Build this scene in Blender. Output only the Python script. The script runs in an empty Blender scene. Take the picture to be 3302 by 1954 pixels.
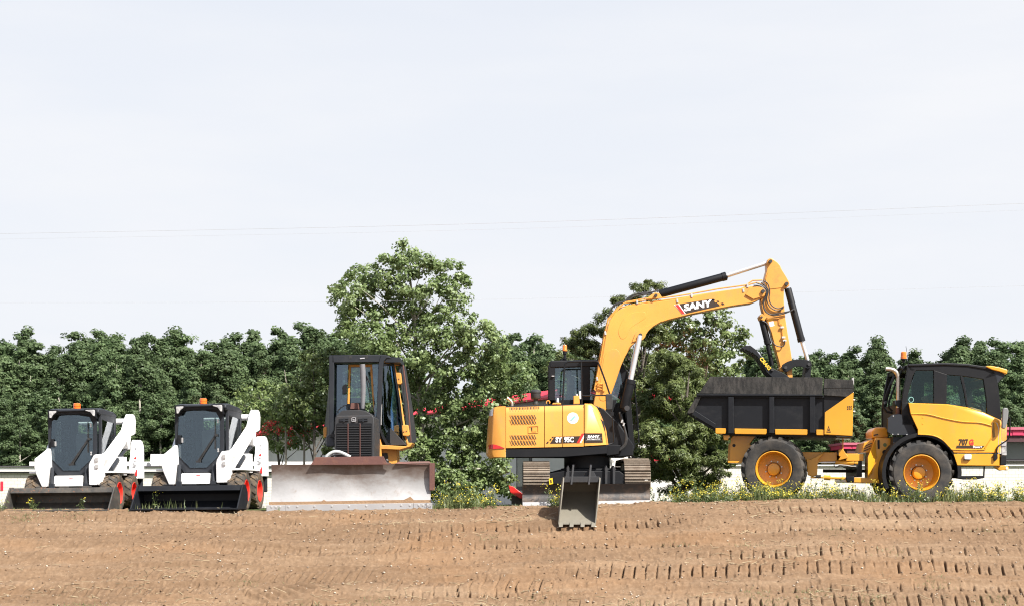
import bpy, bmesh, math, random
import numpy as np
from mathutils import Vector, Matrix, Euler
R = math.radians
SC = bpy.context.scene
COL = SC.collection
F = 4621.0          # focal length measured in photo pixels
CX, HS = 1651.0, 1580.0   # photo column of the optical axis, photo row of the horizon
ZC = 0.30           # eye height above the machine yard
FR = {'A': (0, 1250, 3.452), 'B': (400, 1250, 3.452), 'C': (840, 1120, 2.65), 'E': (1530, 1100, 2.3933),
      'G': (1880, 800, 2.85375), 'H': (2180, 1120, 2.8), 'I': (2760, 1120, 2.8007), 'D': (0, 0, 0.75954),
      'J': (1560, 1260, 4.644), 'K': (1720, 1140, 6.967), 'L': (2560, 1380, 5.7075), 'M': (1940, 1130, 4.01),
      'N': (3060, 1350, 5.116)}

def W(fr, zx, zy, Y):
    x0, y0, k = FR[fr]
    return Vector(((x0 + zx / k - CX) * Y / F, Y, ZC + (HS - y0 - zy / k) * Y / F))

def XZ(fr, pts, Y):
    out = []
    for p in pts:
        w = W(fr, p[0], p[1], Y)
        out.append((w.x, w.z))
    return out

# ---------------------------------------------------------------- mesh builder
class MB:
    def __init__(s):
        s.v = []; s.f = []; s.m = []
        s.cur = 0
    def mat(s, i):
        s.cur = i; return s
    def add(s, verts, faces):
        o = len(s.v)
        s.v += [tuple(v) for v in verts]
        for f in faces:
            s.f.append(tuple(i + o for i in f)); s.m.append(s.cur)
        return s
    def box(s, c, d, rot=None):
        hx, hy, hz = d[0] / 2, d[1] / 2, d[2] / 2
        vs = [Vector((x, y, z)) for x in (-hx, hx) for y in (-hy, hy) for z in (-hz, hz)]
        if rot is not None:
            M = Euler(rot).to_matrix() if not isinstance(rot, Matrix) else rot
            vs = [M @ v for v in vs]
        c = Vector(c)
        return s.add([v + c for v in vs], [(0, 1, 3, 2), (4, 6, 7, 5), (0, 4, 5, 1), (2, 3, 7, 6), (0, 2, 6, 4), (1, 5, 7, 3)])
    def box2(s, a, b):
        return s.box([(a[i] + b[i]) / 2 for i in range(3)], [abs(b[i] - a[i]) for i in range(3)])
    def prism(s, poly, a, b, plane='xz', top=None):
        """polygon in a plane, swept along the third axis from a to b; top: other polygon at b"""
        P2 = top or poly
        ar = sum(poly[i][0] * poly[(i + 1) % len(poly)][1] - poly[(i + 1) % len(poly)][0] * poly[i][1] for i in range(len(poly)))
        def put(p, t):
            return {'xz': (p[0], t, p[1]), 'yz': (t, p[0], p[1]), 'xy': (p[0], p[1], t)}[plane]
        n = len(poly)
        vs = [put(p, a) for p in poly] + [put(p, b) for p in P2]
        fl = (ar > 0) != (plane == 'xz')
        if b < a: fl = not fl
        front = tuple(range(n)); back = tuple(range(2 * n - 1, n - 1, -1))
        fs = [front, back] + [(i, i + n, (i + 1) % n + n, (i + 1) % n) for i in range(n)]
        if fl: fs = [tuple(reversed(f)) for f in fs]
        return s.add(vs, fs)
    def tube(s, path, r, n=8, cap=True):
        P = [Vector(p) for p in path]
        k = len(P)
        rr = r if isinstance(r, (list, tuple)) else [r] * k
        rings = []; up = None
        for i in range(k):
            d = (P[min(i + 1, k - 1)] - P[max(i - 1, 0)])
            if d.length < 1e-9: d = Vector((0, 0, 1))
            d.normalize()
            if up is None:
                up = d.orthogonal().normalized()
            else:
                up = up - d * up.dot(d)
                up = up.normalized() if up.length > 1e-6 else d.orthogonal().normalized()
            w = d.cross(up)
            rings.append([P[i] + (up * math.cos(2 * math.pi * j / n) + w * math.sin(2 * math.pi * j / n)) * rr[i] for j in range(n)])
        vs = [v for ring in rings for v in ring]
        fs = []
        for i in range(k - 1):
            for j in range(n):
                fs.append((i * n + j, i * n + (j + 1) % n, (i + 1) * n + (j + 1) % n, (i + 1) * n + j))
        if cap:
            fs.append(tuple(reversed(range(n)))); fs.append(tuple(range((k - 1) * n, k * n)))
        return s.add(vs, fs)
    def lathe(s, prof, c, axis='y', n=32):
        """prof: (radius, along) pairs; closed at the ends where radius is 0"""
        c = Vector(c); vs = []; fs = []
        k = len(prof)
        for r, t in prof:
            for j in range(n):
                a = 2 * math.pi * j / n
                u, w = r * math.cos(a), r * math.sin(a)
                vs.append(c + Vector({'y': (u, t, w), 'x': (t, u, w), 'z': (u, w, t)}[axis]))
        fl = axis == 'y'
        for i in range(k - 1):
            for j in range(n):
                q = (i * n + j, i * n + (j + 1) % n, (i + 1) * n + (j + 1) % n, (i + 1) * n + j)
                fs.append(tuple(reversed(q)) if fl else q)
        return s.add(vs, fs)
    def build(s, name, mats, parent=None, bevel=0.0, seg=2, smooth=35, loc=None, loose=False):
        me = bpy.data.meshes.new(name)
        org = Vector((0, 0, 0))
        if parent is not None and parent.get('_w'):
            org = WORLD[parent.name]
        me.from_pydata([(v[0] - org.x, v[1] - org.y, v[2] - org.z) for v in s.v], [], s.f)
        if not isinstance(mats, (list, tuple)): mats = [mats]
        for m in mats: me.materials.append(m)
        if len(mats) > 1:
            me.polygons.foreach_set('material_index', s.m)
        bm = bmesh.new(); bm.from_mesh(me)
        bmesh.ops.remove_doubles(bm, verts=bm.verts, dist=1e-5)
        bmesh.ops.recalc_face_normals(bm, faces=bm.faces)
        bm.to_mesh(me); bm.free()
        if smooth:
            me.polygons.foreach_set('use_smooth', [True] * len(me.polygons))
            me.set_sharp_from_angle(angle=R(smooth))
        me.update()
        o = bpy.data.objects.new(name, me)
        COL.objects.link(o)
        if parent is not None: o.parent = parent
        if parent is not None and parent.get('_w'):
            WORLD[o.name] = org; o['_w'] = 1
        if bevel:
            b = o.modifiers.new('edge', 'BEVEL'); b.width = bevel; b.segments = seg
            b.limit_method = 'ANGLE'; b.angle_limit = R(40); b.use_clamp_overlap = True
            b.harden_normals = bool(smooth)
        return o

WORLD = {}
def root(name, loc, label, cat, group=None, world=True, rz=0.0):
    """Empty at a thing's base; with world=True its parts are given in world coordinates"""
    o = bpy.data.objects.new(name, None); COL.objects.link(o)
    o.empty_display_size = 0.2
    o.location = loc; o.rotation_euler = (0, 0, rz)
    o['label'] = label; o['category'] = cat
    if group: o['group'] = group
    if world:
        o['_w'] = 1; WORLD[o.name] = Vector(loc)
    return o
def tag(o, label=None, cat=None, group=None, kind=None):
    for k, v in (('label', label), ('category', cat), ('group', group), ('kind', kind)):
        if v: o[k] = v
    return o
def kids(o): return list(o.children)
def copy_tree(o, parent=None):
    c = o.copy(); COL.objects.link(c)
    if parent is not None: c.parent = parent
    for ch in kids(o): copy_tree(ch, c)
    return c

def arc(cx, cz, r, a0, a1, n):
    return [(cx + r * math.cos(R(a0 + (a1 - a0) * i / n)), cz + r * math.sin(R(a0 + (a1 - a0) * i / n))) for i in range(n + 1)]
def smoothpath(pts, sub=5):
    P = [Vector(p) for p in pts]; out = []
    for i in range(len(P) - 1):
        a, b, c, d = P[max(i - 1, 0)], P[i], P[i + 1], P[min(i + 2, len(P) - 1)]
        for k in range(sub):
            t = k / sub
            out.append(0.5 * ((2 * b) + (c - a) * t + (2 * a - 5 * b + 4 * c - d) * t * t + (3 * b - a - 3 * c + d) * t ** 3))
    out.append(P[-1]); return out
def smooth2(pts, sub=4):
    return [(v.x, v.y) for v in smoothpath([(p[0], p[1], 0) for p in pts], sub)]

def text_mesh(name, body, mat, size, parent, loc, sx=1.0, bold=0.0, rot=0.0, shear=0.0, depth=0.004, align='CENTER', spacing=1.0, facing=(90, 0, 0)):
    """lettering as a thin raised mesh facing the camera (-y)"""
    cu = bpy.data.curves.new(name, 'FONT'); cu.body = body; cu.size = size
    cu.align_x = align; cu.align_y = 'CENTER'; cu.offset = bold; cu.shear = shear; cu.extrude = depth / 2
    cu.space_character = spacing; cu.resolution_u = 3
    to = bpy.data.objects.new(name + '_curve', cu); COL.objects.link(to)
    dg = bpy.context.evaluated_depsgraph_get(); dg.update()
    me = bpy.data.meshes.new_from_object(to.evaluated_get(dg))
    bpy.data.objects.remove(to); bpy.data.curves.remove(cu)
    M = Matrix.Rotation(-R(rot), 4, 'Y') @ Euler([R(a) for a in facing]).to_matrix().to_4x4() @ Matrix.Diagonal((sx, 1, 1, 1))
    org = WORLD[parent.name] if parent is not None and parent.get('_w') else Vector((0, 0, 0))
    me.transform(Matrix.Translation(Vector(loc) - org) @ M)
    me.materials.clear(); me.materials.append(mat)
    o = bpy.data.objects.new(name, me); COL.objects.link(o)
    if parent is not None:
        o.parent = parent
        if parent.get('_w'): WORLD[o.name] = org; o['_w'] = 1
    return o

# ---------------------------------------------------------------- materials
def newmat(name):
    m = bpy.data.materials.new(name); m.use_nodes = True
    nt = m.node_tree; nt.nodes.clear()
    out = nt.nodes.new('ShaderNodeOutputMaterial')
    return m, nt, out
def N(nt, t, **kw):
    n = nt.nodes.new(t)
    for k, v in kw.items():
        if k.startswith('i_'):
            key = k[2:]
            n.inputs[int(key) if key.isdigit() else key.replace('_', ' ')].default_value = v
        else: setattr(n, k, v)
    return n
def noise(nt, scale, detail=4, rough=0.55, vec=None, stretch=None):
    tc = N(nt, 'ShaderNodeTexCoord')
    src = tc.outputs['Object']
    if stretch:
        mp = N(nt, 'ShaderNodeMapping'); mp.inputs['Scale'].default_value = stretch
        nt.links.new(src, mp.inputs['Vector']); src = mp.outputs['Vector']
    n = N(nt, 'ShaderNodeTexNoise'); n.inputs['Scale'].default_value = scale
    n.inputs['Detail'].default_value = detail; n.inputs['Roughness'].default_value = rough
    nt.links.new(src, n.inputs['Vector'])
    return n.outputs['Fac']
def ramp(nt, fac, stops):
    r = N(nt, 'ShaderNodeValToRGB')
    el = r.color_ramp.elements
    el[0].position, el[0].color = stops[0][0], tuple(stops[0][1]) + (1,)
    el[1].position, el[1].color = stops[-1][0], tuple(stops[-1][1]) + (1,)
    for p, c in stops[1:-1]:
        e = el.new(p); e.color = tuple(c) + (1,)
    nt.links.new(fac, r.inputs['Fac'])
    return r.outputs['Color']
def mixc(nt, fac, a, b):
    m = N(nt, 'ShaderNodeMix', data_type='RGBA')
    for s, v in ((0, fac), (6, a), (7, b)):
        if hasattr(v, 'is_output') or hasattr(v, 'links'): nt.links.new(v, m.inputs[s])
        else: m.inputs[s].default_value = v if s == 0 else tuple(v) + (1,)
    return m.outputs[2]
def paint(name, col, rough=0.4, dirt=(0.25, 0.19, 0.13), amount=0.25, metal=0.0, coat=0.0, scale=3.0, bump=0.0, stretch=None, chips=None, lo=0.52, hi=0.75, spec=0.5):
    """painted or bare surface: colour with slight fading, dust patches and optional chips"""
    m, nt, out = newmat(name)
    b = N(nt, 'ShaderNodeBsdfPrincipled')
    f1 = noise(nt, scale, 6, 0.65, stretch=stretch)
    fade = ramp(nt, noise(nt, scale * 0.35, 3), [(0.3, [c * 0.9 for c in col]), (0.7, [min(1, c * 1.06) for c in col])])
    mask = ramp(nt, f1, [(lo, (0, 0, 0)), (hi, (1, 1, 1))])
    mm = N(nt, 'ShaderNodeMath', operation='MULTIPLY'); nt.links.new(mask, mm.inputs[0]); mm.inputs[1].default_value = amount
    c = mixc(nt, mm.outputs[0], fade, dirt)
    if chips:
        ch = ramp(nt, noise(nt, 22, 8, 0.75), [(chips[1], (0, 0, 0)), (chips[1] + 0.03, (1, 1, 1))])
        c = mixc(nt, ch, c, chips[0])
    nt.links.new(c, b.inputs['Base Color'])
    rr = N(nt, 'ShaderNodeMapRange'); rr.inputs[3].default_value = max(0.05, rough - 0.08); rr.inputs[4].default_value = min(1, rough + 0.18)
    nt.links.new(f1, rr.inputs[0]); nt.links.new(rr.outputs[0], b.inputs['Roughness'])
    b.inputs['Metallic'].default_value = metal
    b.inputs['Specular IOR Level'].default_value = spec
    if coat:
        b.inputs['Coat Weight'].default_value = coat; b.inputs['Coat Roughness'].default_value = 0.12
    if bump:
        bp = N(nt, 'ShaderNodeBump'); bp.inputs['Strength'].default_value = bump; bp.inputs['Distance'].default_value = 0.02
        nt.links.new(noise(nt, scale * 4, 6, 0.7), bp.inputs['Height']); nt.links.new(bp.outputs[0], b.inputs['Normal'])
    nt.links.new(b.outputs[0], out.inputs[0])
    return m
def glassmat(name, tint=(0.55, 0.63, 0.62), refl=(0.9, 0.95, 1.0), rough=0.02, base=0.06):
    m, nt, out = newmat(name)
    tr = N(nt, 'ShaderNodeBsdfTransparent'); tr.inputs[0].default_value = tint + (1,)
    gl = N(nt, 'ShaderNodeBsdfGlossy'); gl.inputs['Color'].default_value = refl + (1,); gl.inputs['Roughness'].default_value = rough
    fr = N(nt, 'ShaderNodeFresnel'); fr.inputs[0].default_value = 1.5
    ad = N(nt, 'ShaderNodeMath', operation='ADD'); ad.inputs[1].default_value = base; ad.use_clamp = True
    nt.links.new(fr.outputs[0], ad.inputs[0])
    mx = N(nt, 'ShaderNodeMixShader'); nt.links.new(ad.outputs[0], mx.inputs[0])
    nt.links.new(tr.outputs[0], mx.inputs[1]); nt.links.new(gl.outputs[0], mx.inputs[2])
    nt.links.new(mx.outputs[0], out.inputs[0])
    return m
def leafmat(name, dark, light, trans=0.25, gloss=0.12, rough=0.4):
    m, nt, out = newmat(name)
    at = N(nt, 'ShaderNodeAttribute', attribute_name='tint')
    c = ramp(nt, at.outputs['Fac'], [(0.0, dark), (1.0, light)])
    oi = N(nt, 'ShaderNodeObjectInfo')
    hv = N(nt, 'ShaderNodeHueSaturation')
    mr = N(nt, 'ShaderNodeMapRange'); mr.inputs[3].default_value = 0.82; mr.inputs[4].default_value = 1.22
    nt.links.new(oi.outputs['Random'], mr.inputs[0]); nt.links.new(mr.outputs[0], hv.inputs['Value']); nt.links.new(c, hv.inputs['Color'])
    c = hv.outputs[0]
    d = N(nt, 'ShaderNodeBsdfDiffuse'); t = N(nt, 'ShaderNodeBsdfTranslucent'); g = N(nt, 'ShaderNodeBsdfGlossy')
    g.inputs['Roughness'].default_value = rough; g.inputs['Color'].default_value = (0.75, 0.8, 0.8, 1)
    nt.links.new(c, d.inputs[0]); nt.links.new(c, t.inputs[0])
    m1 = N(nt, 'ShaderNodeMixShader'); m1.inputs[0].default_value = trans
    nt.links.new(d.outputs[0], m1.inputs[1]); nt.links.new(t.outputs[0], m1.inputs[2])
    m2 = N(nt, 'ShaderNodeMixShader'); m2.inputs[0].default_value = gloss
    nt.links.new(m1.outputs[0], m2.inputs[1]); nt.links.new(g.outputs[0], m2.inputs[2])
    nt.links.new(m2.outputs[0], out.inputs[0])
    return m

AMBER = (0.63, 0.285, 0.048); DUMPY = (0.62, 0.285, 0.018); DUST = (0.24, 0.165, 0.10)
M = {}
M['amber'] = paint('amber paint', AMBER, 0.36, (0.34, 0.20, 0.09), 0.34, coat=0.25, scale=4.5, stretch=(1.3, 1.3, 0.6))
M['amber_worn'] = paint('worn amber paint', (0.60, 0.27, 0.045), 0.42, (0.16, 0.09, 0.04), 0.45, coat=0.15, scale=3.2, chips=((0.12, 0.06, 0.03), 0.70), lo=0.55, hi=0.8)
M['dumpyellow'] = paint('golden yellow paint', DUMPY, 0.32, (0.36, 0.20, 0.07), 0.34, coat=0.35, scale=4.0, stretch=(1.3, 1.3, 0.6))
M['dozeryellow'] = paint('dozer yellow paint', (0.58, 0.27, 0.05), 0.5, (0.25, 0.09, 0.04), 0.55, scale=5, chips=((0.13, 0.05, 0.03), 0.62))
M['black'] = paint('black paint', (0.007, 0.0078, 0.010), 0.45, (0.04, 0.037, 0.034), 0.08, scale=4, spec=0.25)
M['blacksteel'] = paint('scuffed black steel', (0.008, 0.0095, 0.013), 0.5, (0.04, 0.04, 0.041), 0.25, scale=4, chips=((0.16, 0.16, 0.17), 0.70), stretch=(1, 1, 1.6), spec=0.25)
M['weathered'] = paint('weathered black board', (0.022, 0.022, 0.022), 0.75, (0.10, 0.094, 0.088), 0.6, scale=7, bump=0.3, stretch=(2.2, 2.2, 0.7), lo=0.42, hi=0.75, spec=0.25)
M['charcoal'] = paint('charcoal cab paint', (0.020, 0.023, 0.029), 0.45, (0.06, 0.058, 0.055), 0.2, scale=4, spec=0.25)
M['darkplastic'] = paint('dark plastic', (0.03, 0.031, 0.033), 0.55, (0.12, 0.11, 0.1), 0.25, scale=6, spec=0.25)
M['white'] = paint('white paint', (0.80, 0.80, 0.80), 0.35, (0.5, 0.45, 0.38), 0.18, coat=0.3, scale=3)
M['sticker'] = paint('white vinyl', (0.8, 0.8, 0.8), 0.4, (0.6, 0.58, 0.55), 0.1)
M['red'] = paint('red paint', (0.62, 0.02, 0.015), 0.35, (0.2, 0.08, 0.05), 0.2, coat=0.3)
M['rimred'] = paint('red wheel paint', (0.72, 0.035, 0.022), 0.4, (0.3, 0.12, 0.08), 0.25, scale=5)
M['tyre'] = paint('dusty tyre rubber', (0.030, 0.030, 0.031), 0.8, (0.125, 0.108, 0.09), 0.55, scale=5, bump=0.2, lo=0.4, hi=0.75, spec=0.25)
M['muddytyre'] = paint('muddy tyre rubber', (0.04, 0.036, 0.032), 0.85, (0.16, 0.11, 0.065), 0.8, scale=8, bump=0.4, lo=0.42, hi=0.65)
M['chrome'] = paint('chrome rod', (0.7, 0.71, 0.73), 0.25, (0.5, 0.48, 0.45), 0.1, metal=0.6)
M['steelpipe'] = paint('stained steel pipe', (0.55, 0.50, 0.44), 0.3, (0.40, 0.25, 0.14), 0.5, metal=0.9, scale=6)
M['bolt'] = paint('zinc bolt', (0.6, 0.6, 0.6), 0.35, (0.3, 0.28, 0.25), 0.3, metal=0.7)
M['trackshoe'] = paint('muddy track steel', (0.19, 0.155, 0.12), 0.75, (0.09, 0.055, 0.035), 0.6, scale=6, bump=0.4, lo=0.45, hi=0.7)
M['rust'] = paint('maroon rusty steel', (0.105, 0.045, 0.038), 0.6, (0.20, 0.09, 0.05), 0.5, scale=4, bump=0.2)
M['hose'] = paint('black rubber hose', (0.02, 0.02, 0.021), 0.5, (0.15, 0.12, 0.09), 0.3, scale=9)
M['orange'] = paint('orange lens', (0.85, 0.14, 0.008), 0.15, (0.5, 0.1, 0.02), 0.1, coat=0.6)
M['amberlens'] = paint('amber lens', (0.75, 0.17, 0.012), 0.15, (0.5, 0.1, 0.02), 0.1, coat=0.6)
M['redlens'] = paint('red reflector', (0.40, 0.012, 0.015), 0.2, (0.3, 0.02, 0.02), 0.1, coat=0.5)
M['lamp'] = paint('clear lamp lens', (0.42, 0.42, 0.42), 0.08, (0.16, 0.16, 0.17), 0.7, coat=0.8, scale=14, lo=0.45, hi=0.55)
M['silver'] = paint('grey marker film', (0.5, 0.5, 0.52), 0.3, (0.3, 0.3, 0.3), 0.3, metal=0.4)
M['glass'] = glassmat('cab glass', (0.80, 0.87, 0.89), (0.75, 0.88, 1.0), base=0.045)
M['darkglass'] = glassmat('dark cab glass', (0.55, 0.62, 0.68), (0.7, 0.85, 1.0), base=0.08)
M['clearglass'] = glassmat('clear cab glass', (0.86, 0.92, 0.90), base=0.01)
M['tintglass'] = glassmat('green tinted glass', (0.62, 0.74, 0.68), (0.7, 0.85, 0.9), base=0.0)
M['interior'] = paint('dark interior', (0.030, 0.031, 0.034), 0.7, (0.05, 0.05, 0.05), 0.2, spec=0.25)
M['seat'] = paint('seat vinyl', (0.12, 0.125, 0.13), 0.6, (0.12, 0.11, 0.1), 0.3)
M['hosegrey'] = paint('pale grey sleeve', (0.42, 0.44, 0.44), 0.7, (0.25, 0.24, 0.22), 0.5, scale=8, bump=0.3)
M['greenmark'] = paint('green blue emblem ink', (0.22, 0.45, 0.42), 0.4, (0.3, 0.4, 0.6), 0.5, scale=9)
M['warn'] = paint('yellow tag', (0.8, 0.5, 0.02), 0.4, (0.5, 0.3, 0.05), 0.2)
M['letteryellow'] = paint('yellow lettering', (0.75, 0.5, 0.04), 0.4, (0.4, 0.3, 0.1), 0.4, scale=12)
M['letterblack'] = paint('dark brown lettering', (0.03, 0.018, 0.012), 0.4, (0.05, 0.03, 0.02), 0.2)
M['letterred'] = paint('red lettering', (0.68, 0.03, 0.03), 0.4, (0.5, 0.05, 0.05), 0.2)
M['greytext'] = paint('grey lettering', (0.25, 0.25, 0.26), 0.4, (0.2, 0.2, 0.2), 0.2)
# ================================================================ camera, sky, sun
cam = bpy.data.cameras.new('camera'); co = bpy.data.objects.new('camera', cam); COL.objects.link(co)
co.location = (0, 0, ZC); co.rotation_euler = (R(90), 0, 0)
cam.sensor_width = 36; cam.lens = 36 * F / 3302; cam.shift_y = (HS - 977) / 3302; cam.clip_end = 3000; cam.clip_start = 0.1
SC.camera = co
SUN_AZ, SUN_EL = 47.0, 47.0     # degrees to the right of straight behind the camera, and up
sd = Vector((math.sin(R(SUN_AZ)) * math.cos(R(SUN_EL)), -math.cos(R(SUN_AZ)) * math.cos(R(SUN_EL)), math.sin(R(SUN_EL))))
sl = bpy.data.lights.new('sun', 'SUN'); sl.energy = 4.9; sl.angle = R(0.53); sl.color = (1.0, 0.955, 0.88)
so = bpy.data.objects.new('sun', sl); COL.objects.link(so); so.rotation_euler = sd.to_track_quat('Z', 'Y').to_euler(); so.location = (20, -20, 30)
w = bpy.data.worlds.new('World'); SC.world = w; w.use_nodes = True
nt = w.node_tree; nt.nodes.clear()
ou = N(nt, 'ShaderNodeOutputWorld'); bg = N(nt, 'ShaderNodeBackground')
sky = N(nt, 'ShaderNodeTexSky'); sky.sky_type = 'NISHITA'; sky.sun_disc = False
sky.sun_elevation = R(SUN_EL); sky.sun_rotation = R(180 - SUN_AZ); sky.air_density = 1.0; sky.dust_density = 3.0; sky.ozone_density = 1.0
# thin white overcast veil, densest towards the horizon, with faint streaky clouds
tc = N(nt, 'ShaderNodeTexCoord'); sp = N(nt, 'ShaderNodeSeparateXYZ'); nt.links.new(tc.outputs['Generated'], sp.inputs[0])
mp = N(nt, 'ShaderNodeMapping'); mp.inputs['Scale'].default_value = (1.0, 1.0, 4.5); nt.links.new(tc.outputs['Generated'], mp.inputs['Vector'])
cn = N(nt, 'ShaderNodeTexNoise'); cn.inputs['Scale'].default_value = 2.6; cn.inputs['Detail'].default_value = 7; cn.inputs['Roughness'].default_value = 0.55
nt.links.new(mp.outputs[0], cn.inputs['Vector'])
hz = N(nt, 'ShaderNodeMapRange'); hz.inputs[1].default_value = 0.3; hz.inputs[2].default_value = 0.66; hz.inputs[3].default_value = 0.96; hz.inputs[4].default_value = 0.18
nt.links.new(sp.outputs['Z'], hz.inputs[0])
cl = N(nt, 'ShaderNodeMapRange'); cl.inputs[1].default_value = 0.35; cl.inputs[2].default_value = 0.7; cl.inputs[3].default_value = -0.04; cl.inputs[4].default_value = 0.06
nt.links.new(cn.outputs['Fac'], cl.inputs[0])
ad = N(nt, 'ShaderNodeMath', operation='ADD'); ad.use_clamp = True; nt.links.new(hz.outputs[0], ad.inputs[0]); nt.links.new(cl.outputs[0], ad.inputs[1])
veil = N(nt, 'ShaderNodeMix', data_type='RGBA'); nt.links.new(ad.outputs[0], veil.inputs[0]); nt.links.new(sky.outputs[0], veil.inputs[6])
vc = N(nt, 'ShaderNodeMix', data_type='RGBA'); vc.inputs[6].default_value = (4.12, 4.23, 4.48, 1); vc.inputs[7].default_value = (4.30, 4.37, 4.55, 1)
vr = N(nt, 'ShaderNodeMapRange'); vr.inputs[1].default_value = 0.38; vr.inputs[2].default_value = 0.72; nt.links.new(cn.outputs['Fac'], vr.inputs[0])
nt.links.new(vr.outputs[0], vc.inputs[0]); nt.links.new(vc.outputs[2], veil.inputs[7])
nt.links.new(veil.outputs[2], bg.inputs[0]); bg.inputs[1].default_value = 0.1
nt.links.new(bg.outputs[0], ou.inputs[0])
SC.view_settings.view_transform = 'Standard'; SC.view_settings.look = 'None'; SC.view_settings.exposure = 1.1; SC.view_settings.gamma = 1.0
SC.cycles.max_bounces = 6; SC.cycles.transparent_max_bounces = 16; SC.cycles.diffuse_bounces = 3; SC.cycles.glossy_bounces = 3; SC.cycles.transmission_bounces = 4
SC.cycles.use_denoising = True; SC.cycles.filter_width = 1.15; SC.cycles.denoising_prefilter = 'ACCURATE'
SC.cycles.sample_clamp_indirect = 6

# ================================================================ ground: one sheet
rng = np.random.default_rng(7)
def vnoise(x, y, seed=0):
    g = np.random.default_rng(seed).random((257, 257))
    xi = np.floor(x).astype(int); yi = np.floor(y).astype(int)
    fx = x - xi; fy = y - yi; fx = fx * fx * (3 - 2 * fx); fy = fy * fy * (3 - 2 * fy)
    a = g[xi % 257, yi % 257]; b = g[(xi + 1) % 257, yi % 257]; c = g[xi % 257, (yi + 1) % 257]; d = g[(xi + 1) % 257, (yi + 1) % 257]
    return (a * (1 - fx) + b * fx) * (1 - fy) + (c * (1 - fx) + d * fx) * fy - 0.5
def fbm(x, y, f, o=4, seed=0, g=0.5):
    s = 0; a = 1.0
    for i in range(o):
        s = s + a * vnoise(x * f * 2 ** i + 13.7 * i, y * f * 2 ** i + 7.1 * i, seed + i); a *= g
    return s
def pad(x):
    return np.interp(x, [-14, -9, -3.5, -1.5, 1.0, 2.5, 5, 8, 14], [-0.06, -0.06, -0.07, -0.03, 0.03, 0.05, 0.11, 0.06, 0.02])
CREST = 25.55
def base_z(x, y):
    p = pad(x)
    d = CREST - y + 0.12 * fbm(x, y * 0 + 3, 0.5, 3, 50)
    soft = 0.16
    sl_ = soft * np.log1p(np.exp(np.clip(d / soft, -40, 40)))
    z = p - 0.466 * sl_
    z = np.maximum(z, -2.15 + 0.45 * sl_ * 0)       # foot of the bank
    z = z + (0.10 * fbm(x, x * 0 + 1.5, 0.55, 4, 71) + 0.02) * np.exp(-((y - 25.62) / 0.28) ** 2) * np.clip((x - 1.9) / .6, 0.25, 1)
    near = np.clip((20.5 - y) / 9.0, 0, 1)
    z = z + near * near * (3 - 2 * near) * 0.72     # rises again towards the eye
    back = np.clip((y - 29) / 14.0, 0, 1)
    z = z + back * back * (3 - 2 * back) * (-0.35 - p * 1.0)
    return z
def Yrow(dy, x):
    """distance at which photo row dy (2508-wide frame) meets the bank"""
    p = float(pad(x))
    return (0.3 - p + 0.466 * CREST) / (0.466 + (dy - 1200) / 3510)
# crawler tracks along the bank: centre row, half width (m), photo columns, pitch, strength, slant
BANDS = [(1274, 0.11, 120, 900, .187, 1.0, -.1), (1440, 0.17, 150, 700, .187, 1.1, -.35), (1330, 0.13, 1120, 1700, .187, 1.0, .05), (1286, .12, 900, 1700, .187, 1.0, .1), (1246, 0.13, 1760, 2560, .185, 1.0, 0.15), (1263, 0.10, 1900, 2560, .185, .6, 0.10), (1296, 0.15, 1740, 2560, .186, .95, -0.20), (1312, 0.13, 860, 1110, .187, 1.0, 0.0), (1300, .10, 1230, 1560, .19, .7, .03),
         (1347, 0.17, 1560, 2560, .186, .75, -0.12), (1384, 0.22, 1340, 2560, .188, 1.0, -0.16), (1345, .15, 560, 1180, .187, .85, -.3), (1432, 0.13, 1700, 2560, .19, .7, -0.15),
         (1462, 0.20, 1330, 2560, .19, .85, -0.10), (1408, .22, 330, 980, .187, .9, -.4), (1250, .16, 800, 1000, .187, .8, .1), (1455, .15, 980, 1330, .19, .9, .02), (1425, .2, 950, 1400, .19, .7, -.25), (1478, .12, 700, 960, .19, .8, .0)]
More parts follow.
